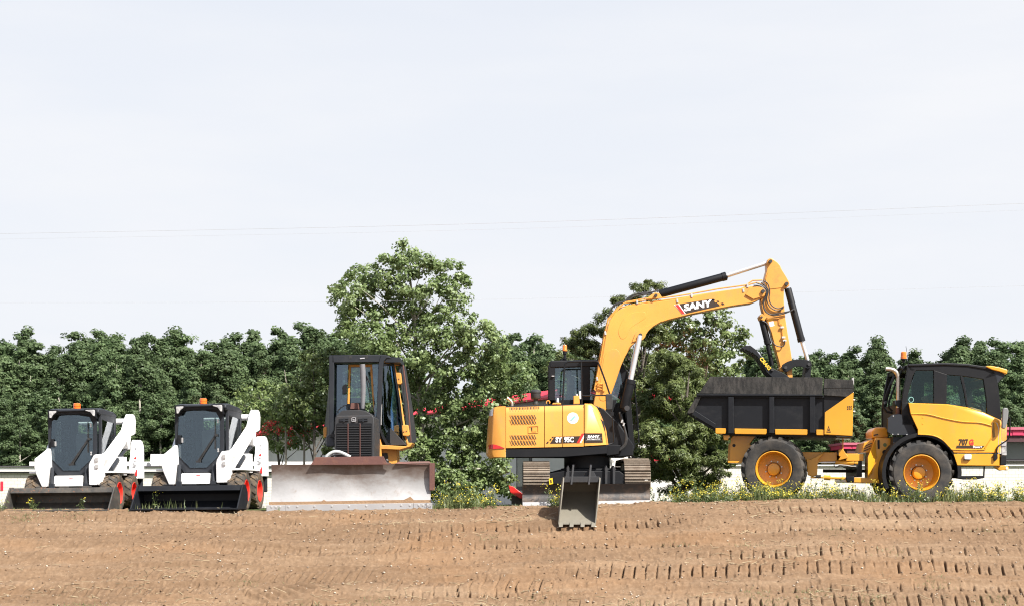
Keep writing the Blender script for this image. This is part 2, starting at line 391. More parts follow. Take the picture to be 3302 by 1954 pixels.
def relief(x, y):
    h = 0.045 * fbm(x, y, 0.9, 4, 3) + 0.018 * fbm(x, y, 7, 4, 9)
    clod = np.clip(fbm(x, y, 13, 3, 21) - 0.16, 0, None); h = h + 0.06 * clod
    # long smooth ruts
    h = h + 0.020 * np.sin((y * 6.2 + 0.9 * fbm(x, y, 0.25, 2, 31)) * 2) + 0.035 * fbm(x * 0.25, y * 2.2, 1.6, 3, 33)
    smooth = np.zeros_like(x)
    for i, (dy, hw, c0, c1, pitch, st, sl_) in enumerate(BANDS):
        if c1 < 1750: st *= 1.35
        x0, x1 = (c0 - 1254) / 135, (c1 - 1254) / 135
        yc = Yrow(dy, (x0 + x1) / 2) + 0.10 * np.sin(x * 0.55 + i * 1.7) * 0.6 + 0.02 * np.sin(x * 2.3 + i)
        v = (y - yc) / hw
        edge = np.clip((1.15 - np.abs(v)) * 5, 0, 1) * np.clip((x - x0) / 0.8, 0, 1) * np.clip((x1 - x) / 0.8, 0, 1)
        ph = (x + sl_ * (y - yc)) / pitch + 0.10 * fbm(x, y * 0 + i, 2.0, 2, 60 + i)
        k = np.floor(ph); hj = np.random.default_rng(300 + i).random(4001)[(k.astype(int)) % 4001]; u = (ph - k - 0.5 + 0.22 * (hj - 0.5) + 0.5 * (hj - 0.5) * (y - yc)) * pitch
        hs = np.random.default_rng(100 + i).random(4001)[(k.astype(int)) % 4001]
        hs2 = np.random.default_rng(200 + i).random(4001)[(k.astype(int)) % 4001]
        lenm = np.clip((0.50 + 0.55 * hs2 - np.abs(v + 0.7 * (hs - 0.5))) * 5, 0, 1)
        patch = np.clip(0.85 + 1.5 * fbm(x, y * 0.5, 0.7, 2, 80 + i), 0.3, 1.15)
        slot = np.exp(-(np.abs(u) / 0.0145) ** 6)
        lip = np.exp(-((u + 0.05) / 0.03) ** 2)
        s_ = st * edge * lenm * patch * (0.2 + 0.8 * hs ** 1.4)
        h = h - 0.20 * s_ * slot * np.clip(0.85 + 1.3 * fbm(x, y, 9, 2, 140 + i), 0.1, 1.2) + 0.013 * s_ * lip - 0.02 * st * edge
        # pushed-up shoulder of each track
        h = h + 0.020 * st * np.exp(-((np.abs(v) - 1.2) / 0.25) ** 2) * np.clip((x - x0) / 0.8, 0, 1) * np.clip((x1 - x) / 0.8, 0, 1)
    # a short set of slanting tooth marks at the lower left
    for k in range(6):
        cx, cy = (640 + 22 * k - 1254) / 150, Yrow(1462 - 5 * k, -3.5)
        a = R(-24); dx, dy_ = x - cx, y - cy
        al = dx * math.cos(a) + dy_ * math.sin(a); ac = -dx * math.sin(a) + dy_ * math.cos(a)
        h = h - 0.055 * np.exp(-(al / 0.22) ** 4) * np.exp(-(ac / 0.035) ** 2) + 0.03 * np.exp(-(al / 0.22) ** 4) * np.exp(-((ac - 0.07) / 0.035) ** 2)
    return h
def ground_z(x, y):
    x = np.asarray(x, float); y = np.asarray(y, float)
    fade = np.clip((y - 20.5) / 1.2, 0, 1) * np.clip((26.6 - y) / 0.7, 0.12, 1)
    fade = fade * np.clip((14 - np.abs(x)) / 3, 0.1, 1)
    return base_z(x, y) + relief(x, y) * fade
def gz(x, y): return float(ground_z(np.array([float(x)]), np.array([float(y)]))[0])

fx = np.arange(-10.4, 10.4, 0.0125); fy = np.concatenate([np.arange(22.0, 25.0, 0.020), np.arange(25.0, 26.4, 0.025)])
gx = np.concatenate([[-900, -400, -200, -100, -60, -40, -30, -24, -20, -17], np.arange(-15, -10.4, .35), fx, np.arange(10.45, 15.2, .35), [17, 20, 24, 30, 40, 60, 100, 200, 400, 900]])
gy = np.concatenate([[-600, -200, -80, -40, -20, -8, 0, 4, 7, 9], np.arange(10.5, 20, .9), np.arange(20, 22, .2), fy, np.arange(26.45, 30, .15), np.arange(30, 46, 1.0), [50, 60, 75, 95, 130, 200, 400, 900, 1800]])
X, Yg = np.meshgrid(gx, gy, indexing='ij')
Z = ground_z(X, Yg)
far = np.clip((Yg - 100) / 300, 0, 1); Z = Z * (1 - far) - 0.4 * far
nx_, ny_ = len(gx), len(gy)
me = bpy.data.meshes.new('ground')
me.vertices.add(nx_ * ny_); me.vertices.foreach_set('co', np.stack([X, Yg, Z], -1).reshape(-1).astype(np.float32))
ii = np.arange(nx_ * ny_).reshape(nx_, ny_)
q = np.stack([ii[:-1, :-1], ii[1:, :-1], ii[1:, 1:], ii[:-1, 1:]], -1).reshape(-1, 4)
me.loops.add(q.size); me.loops.foreach_set('vertex_index', q.reshape(-1).astype(np.int32))
me.polygons.add(len(q)); me.polygons.foreach_set('loop_start', (np.arange(len(q)) * 4).astype(np.int32))
me.polygons.foreach_set('use_smooth', np.ones(len(q), bool)); me.update(calc_edges=True)
ground = bpy.data.objects.new('ground', me); COL.objects.link(ground)
tag(ground, 'bare brown dirt bank scored by crawler tracks', None, None, 'structure')

m, nt, out = newmat('dirt')
b = N(nt, 'ShaderNodeBsdfPrincipled'); b.inputs['Roughness'].default_value = 0.95; b.inputs['Specular IOR Level'].default_value = 0.15
c1 = ramp(nt, noise(nt, 0.9, 9, 0.68, stretch=(0.28, 2.8, 1)), [(0.32, (0.110, 0.069, 0.041)), (0.5, (0.166, 0.108, 0.066)), (0.68, (0.265, 0.190, 0.126))])
c2 = ramp(nt, noise(nt, 16, 6, 0.7), [(0.3, (0.086, 0.053, 0.031)), (0.55, (0.166, 0.108, 0.066)), (0.75, (0.29, 0.215, 0.145))])
c = mixc(nt, 0.5, c1, c2)
clay = ramp(nt, noise(nt, 0.55, 5, 0.6, stretch=(0.6, 1.6, 1)), [(0.52, (0, 0, 0)), (0.66, (1, 1, 1))])
cm = N(nt, 'ShaderNodeMath', operation='MULTIPLY'); nt.links.new(clay, cm.inputs[0]); cm.inputs[1].default_value = 0.35
c = mixc(nt, cm.outputs[0], c, (0.205, 0.115, 0.058))
peb = ramp(nt, noise(nt, 60, 3, 0.8), [(0.70, (0, 0, 0)), (0.74, (1, 1, 1))])
pm = N(nt, 'ShaderNodeMath', operation='MULTIPLY'); nt.links.new(peb, pm.inputs[0]); pm.inputs[1].default_value = 0.5
c = mixc(nt, pm.outputs[0], c, (0.45, 0.38, 0.30))
# grass sod behind the crest
tcn = N(nt, 'ShaderNodeTexCoord'); sx = N(nt, 'ShaderNodeSeparateXYZ'); nt.links.new(tcn.outputs['Object'], sx.inputs[0])
nz = noise(nt, 1.3, 4)
aa = N(nt, 'ShaderNodeMath', operation='MULTIPLY_ADD'); nt.links.new(nz, aa.inputs[0]); aa.inputs[1].default_value = 1.6; nt.links.new(sx.outputs['Y'], aa.inputs[2])
gm = N(nt, 'ShaderNodeMapRange'); gm.inputs[1].default_value = 26.9; gm.inputs[2].default_value = 27.6; nt.links.new(aa.outputs[0], gm.inputs[0])
gc = ramp(nt, noise(nt, 9, 5, 0.7), [(0.3, (0.030, 0.045, 0.016)), (0.55, (0.062, 0.085, 0.030)), (0.75, (0.14, 0.13, 0.06))])
c = mixc(nt, gm.outputs[0], c, gc)
nt.links.new(c, b.inputs['Base Color'])
bp = N(nt, 'ShaderNodeBump'); bp.inputs['Strength'].default_value = 0.55; bp.inputs['Distance'].default_value = 0.02
nt.links.new(noise(nt, 38, 6, 0.75), bp.inputs['Height']); nt.links.new(bp.outputs[0], b.inputs['Normal'])
nt.links.new(b.outputs[0], out.inputs[0]); me.materials.append(m); M['dirt'] = m
# ================================================================ white skid steer loaders
def ring(mb, outer, inner, a, b, plane='xz'):
    n = len(outer)
    def put(p, t): return {'xz': (p[0], t, p[1]), 'yz': (t, p[0], p[1]), 'xy': (p[0], p[1], t)}[plane]
    vs = [put(p, a) for p in outer] + [put(p, a) for p in inner] + [put(p, b) for p in outer] + [put(p, b) for p in inner]
    fs = []
    for i in range(n):
        j = (i + 1) % n
        fs += [(i, j, n + j, n + i), (2 * n + i, 3 * n + i, 3 * n + j, 2 * n + j), (i, 2 * n + i, 2 * n + j, j), (n + i, n + j, 3 * n + j, 3 * n + i)]
    return mb.add(vs, fs)

def rot_lugs(mb, c, axis, R0, R1, halfw, n, thick, slant, side, wrap=0.0, off=0.0):
    """chevron tread bars on a tyre; side -1/+1 is the half of the tread the bars lie on"""
    c = Vector(c)
    for k in range(n):
        a0 = 2 * math.pi * (k + off) / n
        vs = []
        for (t, da) in ((0.0, 0.0), (1.0, slant)):
            for w in (-thick / 2, thick / 2):
                for rr in (R0, R1):
                    tt = t
                    rad = rr - (0.012 if t == 1.0 and rr == R1 else 0)
                    a = a0 + da + w / R1
                    u, z = rad * math.cos(a), rad * math.sin(a)
                    s_ = side * halfw * tt
                    vs.append(c + (Vector((u, s_, z)) if axis == 'y' else Vector((s_, u, z))))
        # order: t0(w0(r0,r1),w1(r0,r1)), t1(...)
        if wrap:
            for w in (-thick / 2, thick / 2):
                a = a0 + slant * 1.12 + w / R1
                rad = R1 - wrap
                u, z = rad * math.cos(a), rad * math.sin(a)
                s_ = side * (halfw + 0.012)
                vs.append(c + (Vector((u, s_, z)) if axis == 'y' else Vector((s_, u, z))))
        fs = [(1, 3, 7, 5), (0, 1, 5, 4), (2, 6, 7, 3), (0, 2, 3, 1)]
        if wrap:
            fs += [(5, 7, 9, 8), (4, 5, 8), (7, 6, 9)]
        else:
            fs += [(4, 5, 7, 6)]
        mb.add(vs, fs)

SKR = Vector((-8.26, 25.9, -0.08))
def S(zx, zy, y):
    return W('A', zx, zy, 25.9 + y) - SKR
def SXZ(pts, y): return [(S(a, b, y).x, S(a, b, y).z) for a, b in pts]

M['bucketworn'] = paint('worn grey bucket', (0.036, 0.035, 0.033), 0.5, (0.105, 0.092, 0.075), 0.7, scale=5, chips=((0.20, 0.075, 0.032), 0.60), lo=0.4, hi=0.7)

def make_skid():
    r = root('skid_steer_loader', SKR, 'white skid steer loader at the left edge, its worn grey bucket rusty along the lip', 'skid steer loader', 'white skid steer loaders parked side by side', world=False)
    B = lambda n, mb, m, p=r, **k: mb.build(n, m, p, **k)
    # bucket
    b = MB()
    prof = [(0, 0), (0.60, 0), (0.78, 0.14), (0.78, 0.30), (0.62, 0.43), (0.45, 0.43), (0.42, 0.335), (0.45, 0.335), (0.48, 0.40), (0.60, 0.40), (0.745, 0.28), (0.745, 0.155), (0.59, 0.03), (0.0, 0.015)]
    b.prism(prof, -0.955, 0.94, 'yz')
    side = [(-0.01, -0.004), (0.62, -0.004), (0.80, 0.14), (0.80, 0.31), (0.63, 0.44), (0.44, 0.44), (0.05, 0.05)]
    for s in (-1, 1): b.prism(side, -0.98 if s < 0 else 0.94, -0.955 if s < 0 else 0.965, 'yz')
    for x in (-0.42, 0.0, 0.42): b.box((x, 0.53, 0.442), (0.16, 0.10, 0.022))
    bk = B('bucket', b, M['blacksteel'], bevel=0.006)
    e = MB(); e.box((0, 0.05, 0.012), (1.95, 0.11, 0.026)); B('cutting_edge', e, M['blacksteel'], bk, bevel=0.004)
    # body
    b = MB()
    b.box2((-0.50, 1.25, 0.22), (0.50, 2.95, 0.72)); b.box2((-0.52, 2.0, 0.70), (0.52, 2.95, 1.05))
    B('body', b, M['charcoal'], bevel=0.03)
    b = MB(); b.box2((-0.82, 2.92, 0.30), (0.82, 3.05, 0.72)); B('rear_bumper', b, M['charcoal'], bevel=0.02)
    b = MB(); b.prism(SXZ([(605, 985), (615, 975), (918, 975), (927, 985), (927, 1095), (600, 1095)], 0.92), 0.92, 1.25); fp = B('front_panel', b, M['white'], bevel=0.012)
    b = MB(); b.box(S(795, 1000, 0.917), (0.07, 0.004, 0.012)); B('decal', b, M['letterred'], fp)
    for (x0, x1) in ((560, 602), (938, 985)):
        b = MB(); p0 = S((x0 + x1) / 2, 1095, 0.88); p1 = S((x0 + x1) / 2 + 6, 885, 0.98)
        b.tube([p0, p1], 0.036, 10); b.box(S((x0 + x1) / 2, 1090, 0.85), (0.09, 0.08, 0.09)); B('tilt_cylinder', b, M['charcoal'])
    # cab shell
    outer = [(548, 830), (640, 968), (960, 968), (1072, 830), (1082, 700), (1082, 340), (1072, 300), (810, 290), (552, 300), (543, 340), (543, 600)]
    inner = [(584, 785), (715, 912), (890, 912), (1015, 795), (1035, 700), (1040, 400), (1000, 330), (845, 302), (650, 316), (596, 370), (582, 600)]
    b = MB(); ring(b, SXZ(outer, 1.05), SXZ(inner, 1.05), 1.05, 1.12)
    # side frames and rear frame
    zt, zb = 1.84, 0.74
    for s, xx in ((-1, -0.385), (1, 0.535)):
        o_ = [(1.10, zb), (2.08, zb), (2.14, 1.3), (2.10, zt), (1.10, zt)]
        i_ = [(1.17, zb + 0.10), (1.95, zb + 0.22), (2.03, 1.3), (2.00, zt - 0.16), (1.17, zt - 0.13)]
        ring(b, o_, i_, xx - s * 0.05, xx, 'yz')
    ring(b, [(-0.385, zb), (0.535, zb), (0.535, zt), (-0.385, zt)], [(-0.2, 1.12), (0.35, 1.12), (0.35, zt - 0.12), (-0.2, zt - 0.12)], 2.08, 2.13)
    b.prism(SXZ([(548, 840), (640, 968), (960, 968), (1072, 840), (1072, 1000), (548, 1000)], 1.09), 1.09, 1.30)
    cab = B('cab', b, M['charcoal'], bevel=0.01)
    b = MB()
    x0, x1 = -0.395, 0.545
    b.prism([(0.93, 1.83), (0.95, 1.90), (1.15, 1.925), (1.95, 1.895), (2.14, 1.85), (2.16, 1.80), (1.0, 1.795)], x0, x1, 'yz')
    B('roof', b, M['charcoal'], cab, bevel=0.03, seg=3)
    b = MB(); br = [(545, 250), (1078, 245), (1080, 345), (1060, 330), (1000, 270), (950, 262), (650, 268), (610, 300), (570, 345), (545, 345)]
    b.prism(SXZ(br, 0.93), 0.90, 1.06); B('visor', b, M['black'], cab, bevel=0.012)
    b = MB(); b.box((0.075, 1.85, 1.1), (0.46, 0.14, 0.75)); b.box((0.075, 1.6, 0.78), (0.48, 0.5, 0.14)); B('seat', b, M['seat'], cab, bevel=0.04)
    b = MB(); b.box((0.075, 1.6, 0.70), (0.88, 0.95, 0.04)); b.box((0.075, 2.06, 0.93), (0.86, 0.03, 0.36)); B('cab_floor', b, M['interior'], cab)
    for xx in (-0.18, 0.33):
        b = MB(); b.tube([(xx, 1.35, 0.72), (xx, 1.32, 1.02)], 0.018, 8); b.box((xx, 1.31, 1.06), (0.05, 0.05, 0.11)); B('control_lever', b, M['darkplastic'], cab, bevel=0.01)
    b = MB()
    for k in range(7): b.box((-0.345, 1.6, 0.95 + 0.12 * k), (0.012, 0.84, 0.012))
    for k in range(6): b.box((-0.345, 1.25 + 0.14 * k, 1.3), (0.012, 0.012, 0.82))
    B('window_guard', b, M['interior'], cab)
    for xx in (-0.372, 0.522):
        b = MB(); b.prism([(1.15, zb + 0.08), (1.97, zb + 0.2), (2.05, 1.3), (2.02, zt - 0.14), (1.15, zt - 0.11)], xx - 0.004, xx + 0.004, 'yz'); B('side_window', b, M['clearglass'], cab)
    b = MB(); b.box((0.075, 2.1, 1.42), (0.57, 0.008, 0.62)); B('rear_window', b, M['clearglass'], cab)
    # door
    b = MB(); dg = [(580, 785), (712, 918), (893, 918), (1019, 797), (1040, 700), (1045, 400), (1003, 324), (845, 296), (648, 310), (590, 368), (577, 600)]
    b.prism(SXZ(dg, 1.04), 1.035, 1.043); dr = B('door', b, M['glass'])
    b = MB(); b.tube([S(1000, 560, 1.01), S(810, 850, 1.01)], 0.014, 6); b.tube([S(985, 570, 1.01), S(790, 850, 1.01)], 0.010, 6); b.tube([S(990, 380, 1.015), S(985, 720, 1.01)], 0.010, 6)
    b.box(S(800, 850, 1.0), (0.09, 0.04, 0.035)); b.box(S(1000, 570, 1.0), (0.05, 0.04, 0.04)); B('wiper', b, M['hose'], dr)
    b = MB(); b.box(S(592, 610, 1.0), (0.05, 0.05, 0.16)); B('handle', b, M['black'], dr, bevel=0.012)
    for yy in (417, 730):
        b = MB(); b.box(S(1022, yy, 1.03), (0.02, 0.012, 0.05))
        for dz in (-0.02, 0.02): b.lathe([(0, -0.012), (0.016, -0.012), (0.016, 0.012), (0, 0.012)], S(1022, yy, 1.03) + Vector((0, 0, dz)), 'y', 10)
        B('hinge', b, M['bolt'], dr)
    b = MB(); b.box(S(625, 618, 1.03), (0.035, 0.012, 0.09)); B('latch', b, M['bolt'], dr, bevel=0.004)
    # headlights
    for q, lens in (([(545, 242), (652, 238), (650, 275), (612, 305), (588, 345), (556, 345), (545, 330)], [(556, 256), (638, 252), (636, 270), (602, 298), (582, 330), (563, 330)]),
                    ([(950, 236), (1074, 232), (1080, 250), (1078, 330), (1045, 325), (1010, 280), (950, 260)], [(962, 246), (1060, 243), (1068, 256), (1066, 316), (1048, 312), (1016, 270), (962, 254)])):
        b = MB(); b.prism(SXZ(q, 0.89), 0.865, 0.95); h = B('headlight', b, M['black'], bevel=0.01)
        b = MB(); b.prism(SXZ(lens, 0.86), 0.852, 0.868); B('lens', b, M['lamp'], h, bevel=0.006)
    c = S(868, 222, 1.35)
    b = MB(); b.lathe([(0, 0), (0.068, 0), (0.070, 0.03), (0.064, 0.036), (0.064, 0.045), (0.070, 0.052), (0.068, 0.10), (0.05, 0.112), (0, 0.112)], (c.x, 1.35, 1.925), 'z', 20); bc = B('beacon', b, M['orange'])
    b = MB(); b.lathe([(0, -0.03), (0.075, -0.03), (0.075, 0.0), (0, 0.0)], (c.x, 1.35, 1.925), 'z', 16); B('beacon_base', b, M['black'], bc)
    # lift arms, towers
    arm = [(0.90, 0.47), (1.00, 0.47), (1.08, 0.66), (1.25, 0.78), (1.55, 0.95), (2.06, 1.26), (2.16, 1.36), (2.24, 1.18), (2.34, 1.17), (2.42, 1.44), (2.62, 1.47), (2.76, 1.50), (2.80, 1.76), (2.74, 1.86), (2.66, 1.885), (2.50, 1.88), (2.38, 1.80), (2.15, 1.56), (1.30, 1.09), (1.05, 1.05), (0.90, 0.96), (0.84, 0.84)]
    for s in (-1, 1):
        b = MB()
        # toe the front of the arm inward: shear x with y
        o = len(b.v); b.prism(arm, 0.0, 0.13, 'yz')
        b.v = [((s * (0.455 + 0.145 * max(0, min(1, (v[1] - 0.9) / 1.3)) + v[0]) + 0.02), v[1], v[2]) for v in b.v]
        fr_ = [(990, 870), (1000, 830), (1050, 745), (1130, 735), (1180, 790), (1140, 925), (1080, 1085), (990, 1085)] if s > 0 else [(385, 785), (440, 745), (540, 665), (546, 870), (525, 1100), (465, 1100), (400, 950), (383, 880)]
        b.prism(SXZ(fr_, 0.84), 0.84, 1.13)
        a = B('lift_arm', b, M['white'], bevel=0.02)
        for (zx_, zy_) in ((1082, 800), (1082, 875)):
            b = MB(); b.box(S(zx_, zy_, 0.83), (0.055, 0.03, 0.07))
            if s > 0: B('hose_bracket', b, M['bolt'], a)
        if s > 0:
            b = MB(); b.prism([(1.75, 1.26), (1.82, 1.26), (2.0, 1.44), (1.95, 1.42)], 0.695, 0.699, 'yz'); B('decal', b, M['letterred'], a)
            b = MB()
            for k in range(7): b.box((0.735, 2.16 + 0.05 * k, 1.52 + 0.034 * k), (0.006, 0.03, 0.045), (R(-30), 0, 0))
            B('lettering', b, M['greytext'], a)
        b = MB(); tw = [(2.46, 0.60), (2.98, 0.60), (2.98, 1.26), (2.86, 1.36), (2.72, 1.38), (2.62, 1.28), (2.58, 1.06), (2.50, 0.96)]
        b.prism(tw, s * 0.66 + 0.02, s * 0.84 + 0.02, 'yz'); t = B('tower', b, M['white'], bevel=0.015)
        if s > 0:
            for (z, h, w) in ((1.22, 0.05, 0.02), (1.14, 0.02, 0.02), (0.94, 0.03, 0.05), (0.86, 0.035, 0.06), (0.70, 0.05, 0.05)):
                b = MB(); b.box((0.80, 2.455 + (0.13 if z > 1 else 0.10 if z > .96 else 0.01), z), (w, 0.004, h)); B('decal', b, M['greytext'], t)
            b = MB(); b.prism([(0.80, 0.66), (0.855, 0.66), (0.855, 0.78), (0.83, 0.78)], 2.452, 2.458); B('decal', b, M['letterred'], t)
            b = MB(); b.box((0.80, 2.545, 1.01), (0.035, 0.05, 0.05)); B('decal', b, M['letterred'], t)
        b = MB(); b.tube([(s * 0.62 + 0.02, 1.35, 0.78), (s * 0.64 + 0.02, 2.0, 1.06)], 0.05, 10); b.tube([(s * 0.64 + 0.02, 2.0, 1.06), (s * 0.66 + 0.02, 2.42, 1.22)], 0.028, 8); B('lift_cylinder', b, M['charcoal'])
        b = MB(); b.box2((s * 0.50, 1.75, 0.66), (s * 0.78, 1.98, 1.02)); b.box2((s * 0.5, 1.0, 0.70), (s * 0.80, 2.55, 0.735)); B('fender', b, M['white'], bevel=0.012)
    b = MB(); b.tube([(-0.62, 2.55, 1.74), (0.66, 2.55, 1.74)], 0.06, 12); B('cross_tube', b, M['white'])
    # wheels
    for s in (-1, 1):
        for y in (1.17, 2.22):
            b = MB()
            c0 = s * 0.70 + 0.01
            pr = [(0.205, -0.14), (0.25, -0.155), (0.315, -0.155), (0.338, -0.13), (0.340, 0.13), (0.315, 0.155), (0.25, 0.155), (0.205, 0.14)]
            b.lathe(pr, (c0, y, 0.325), 'x', 32)
            for sd in (-1, 1): rot_lugs(b, (c0, y, 0.325), 'x', 0.335, 0.362, 0.145, 16, 0.062, 0.30, sd, wrap=0.05, off=0.5 if sd > 0 else 0.0)
            w = B('wheel', b, M['muddytyre'])
            b = MB()
            q = s
            b.lathe([(0.208, q * 0.145), (0.20, q * 0.15), (0.19, q * 0.14), (0.185, q * 0.06), (0.15, q * 0.045), (0.075, q * 0.045), (0.07, q * 0.08), (0, q * 0.08)], (c0, y, 0.325), 'x', 28)
            b.lathe([(0.206, -q * 0.14), (0.0, -q * 0.10)], (c0, y, 0.325), 'x', 28)
            for k in range(8): b.lathe([(0, q * 0.045), (0.013, q * 0.045), (0.013, q * 0.065), (0, q * 0.065)], (c0, y + 0.11 * math.cos(k * math.pi / 4), 0.325 + 0.11 * math.sin(k * math.pi / 4)), 'x', 8)
            B('rim', b, M['rimred'], w)
    return r

skid = make_skid()
skid2 = copy_tree(skid)
skid2['label'] = 'white skid steer loader standing nearest the bulldozer, its bucket clean glossy black'
skid2.location = (-5.89, 25.70, -0.05); skid2.rotation_euler = (0, R(-0.6), R(-3.0)); skid2.scale = (1.012, 1.02, 1.025)
skid.rotation_euler = (0, R(-0.6), 0)
for ch in kids(skid):
    if ch.name.startswith('bucket'):
        for o in [ch] + kids(ch):
            o.material_slots[0].link = 'OBJECT'; o.material_slots[0].material = M['bucketworn']
# ================================================================ bulldozer
def PY(mb, fr, pts, Y0, Y1): return mb.prism(XZ(fr, pts, Y0), Y0, Y1)
def P3(mb, fr, pts, th=0.01):
    """panel through points that each carry their own depth (zx, zy, Y), thickened away from the camera"""
    a = [W(fr, *p) for p in pts]; n = len(a)
    b_ = [v + Vector((0, th, 0)) for v in a]
    return mb.add(a + b_, [tuple(range(n)), tuple(range(2 * n - 1, n - 1, -1))] + [(i, (i + 1) % n, n + (i + 1) % n, n + i) for i in range(n)])
def TU(mb, fr, pts, r, n=8, sub=0):
    p = [W(fr, *q) for q in pts]
    return mb.tube(smoothpath(p, sub) if sub else p, r, n)

def blademat():
    m, nt, out = newmat('scoured blade steel')
    b = N(nt, 'ShaderNodeBsdfPrincipled')
    tc = N(nt, 'ShaderNodeTexCoord'); sp = N(nt, 'ShaderNodeSeparateXYZ'); nt.links.new(tc.outputs['Object'], sp.inputs[0])
    n1 = noise(nt, 2.2, 7, 0.7, stretch=(0.7, 1, 1.2))
    ad = N(nt, 'ShaderNodeMath', operation='MULTIPLY_ADD'); nt.links.new(n1, ad.inputs[0]); ad.inputs[1].default_value = 0.95; nt.links.new(sp.outputs['Z'], ad.inputs[2])
    hf = N(nt, 'ShaderNodeMath', operation='MULTIPLY'); nt.links.new(ad.outputs[0], hf.inputs[0]); hf.inputs[1].default_value = 0.5
    c = ramp(nt, hf.outputs[0], [(0.36, (0.285, 0.285, 0.29)), (0.47, (0.235, 0.232, 0.232)), (0.555, (0.165, 0.145, 0.135)), (0.63, (0.105, 0.075, 0.063))])
    n2 = ramp(nt, noise(nt, 6, 8, 0.75, stretch=(1.4, 1, 0.7)), [(0.57, (0, 0, 0)), (0.72, (0.75, 0.75, 0.75))])
    c = mixc(nt, n2, c, (0.20, 0.16, 0.14))
    nt.links.new(c, b.inputs['Base Color']); b.inputs['Roughness'].default_value = 0.55; b.inputs['Metallic'].default_value = 0.25
    bp = N(nt, 'ShaderNodeBump'); bp.inputs['Strength'].default_value = 0.15; bp.inputs['Distance'].default_value = 0.03
    nt.links.new(noise(nt, 4, 5, 0.6), bp.inputs['Height']); nt.links.new(bp.outputs[0], b.inputs['Normal'])
    nt.links.new(b.outputs[0], out.inputs[0]); return m
M['blade'] = blademat()
M['edgesteel'] = paint('bright cutting edge steel', (0.33, 0.33, 0.34), 0.5, (0.35, 0.30, 0.26), 0.35, metal=0.2, scale=5)
M['drymud'] = paint('dried mud', (0.27, 0.175, 0.105), 0.95, (0.2, 0.12, 0.07), 0.5, scale=12, bump=0.6)
M['grime'] = paint('grimy engine black', (0.020, 0.021, 0.024), 0.55, (0.08, 0.045, 0.032), 0.22, scale=5)

dz = root('bulldozer', (-2.97, 27.8, -0.05), 'old yellow and black bulldozer with a wide silver blade', 'bulldozer')
B = lambda n, mb, m, p=None, **k: mb.build(n, m, p if p is not None else dz, **k)
# blade: concave moldboard
b = MB()
nx = 24; nt_ = 12
xl, xr = -4.394, -1.485
def bl(t, x):
    f = (x - xl) / (xr - xl)
    z = 0.015 + 0.752 * t + 0.032 * f
    y = 26.03 + 0.17 * (1 - ((t - 0.66) / 0.66) ** 2) + 0.03 * f + 0.006 * math.sin(x * 7 + t * 5)
    return y, z
vs = []; fs = []
for i in range(nx + 1):
    x = xl + (xr - xl) * i / nx
    for k in range(nt_ + 1):
        y, z = bl(k / nt_, x); vs.append((x, y, z))
    for k in range(nt_ + 1):
        y, z = bl(k / nt_, x); vs.append((x, y + 0.05, z))
m_ = 2 * (nt_ + 1)
for i in range(nx):
    for k in range(nt_):
        a = i * m_ + k; fs += [(a, a + 1, a + m_ + 1, a + m_), (a + nt_ + 1, a + m_ + nt_ + 1, a + m_ + nt_ + 2, a + nt_ + 2)]
    a = i * m_; fs += [(a, a + m_, a + m_ + nt_ + 1, a + nt_ + 1), (a + nt_, a + 2 * nt_ + 1, a + m_ + 2 * nt_ + 1, a + m_ + nt_)]
for i in (0, nx):
    for k in range(nt_): a = i * m_ + k; fs.append((a, a + 1, a + nt_ + 2, a + nt_ + 1))
b.add(vs, fs)
blade = B('blade', b, M['blade'], smooth=50)
b = MB(); b.box2((xl + 0.05, 26.35, 0.25), (xr - 0.05, 26.5, 0.45)); b.box2((-3.5, 26.4, 0.1), (-2.4, 27.0, 0.35)); B('blade_beam', b, M['rust'], blade, bevel=0.01)
# cutting edge of three bolted plates
for (z0, z1) in ((50, 208), (210, 1304), (1306, 1468)):
    b = MB()
    ql = [(z0, 1345 - 20 * (z0 - 50) / 1418 + 0), (z1, 1345 - 20 * (z1 - 50) / 1418), (z1, 1402 - 22 * (z1 - 50) / 1418), (z0, 1402 - 22 * (z0 - 50) / 1418)]
    PY(b, 'C', ql, 25.99, 26.04)
    bx = [v for v in (95, 130, 167, 240, 315, 460, 610, 757, 905, 1053, 1203, 1277, 1352, 1388, 1427) if z0 + 20 < v < z1 - 15]
    e = B('cutting_edge', b, M['edgesteel'], blade, bevel=0.006)
    for v in bx:
        c = W('C', v, 1362 - 18 * (v - 50) / 1418, 25.985); b = MB()
        b.lathe([(0, -0.004), (0.016, -0.002), (0.02, 0.008)], c, 'y', 12); B('bolt', b, M['bolt'], e)
b = MB()
P3(b, 'C', [(72, 1345, 26.02), (72, 1318, 26.02), (300, 1316, 26.02), (520, 1312, 26.02), (540, 1300, 26.02), (560, 1312, 26.02), (900, 1305, 26.02), (1225, 1300, 26.02), (1280, 1272, 26.02), (1310, 1302, 26.02), (1452, 1300, 26.02), (1452, 1326, 26.02)], 0.07)
B('mud_ledge', b, M['drymud'], blade)
b = MB(); PY(b, 'C', [(428, 1002), (470, 935), (1050, 927), (1078, 985), (1110, 990), (1110, 998)], 26.10, 26.14); B('spill_guard', b, M['rust'], blade, bevel=0.004)
b = MB(); P3(b, 'C', [(1150, 990, 26.14), (1180, 974, 26.22), (1440, 970, 26.24), (1478, 1004, 26.3), (1440, 1000, 26.18)], 0.06); b.box2((xr - 0.02, 26.12, 0.3), (xr + 0.06, 26.5, 0.80)); B('blade_rib', b, M['rust'], blade, bevel=0.004)
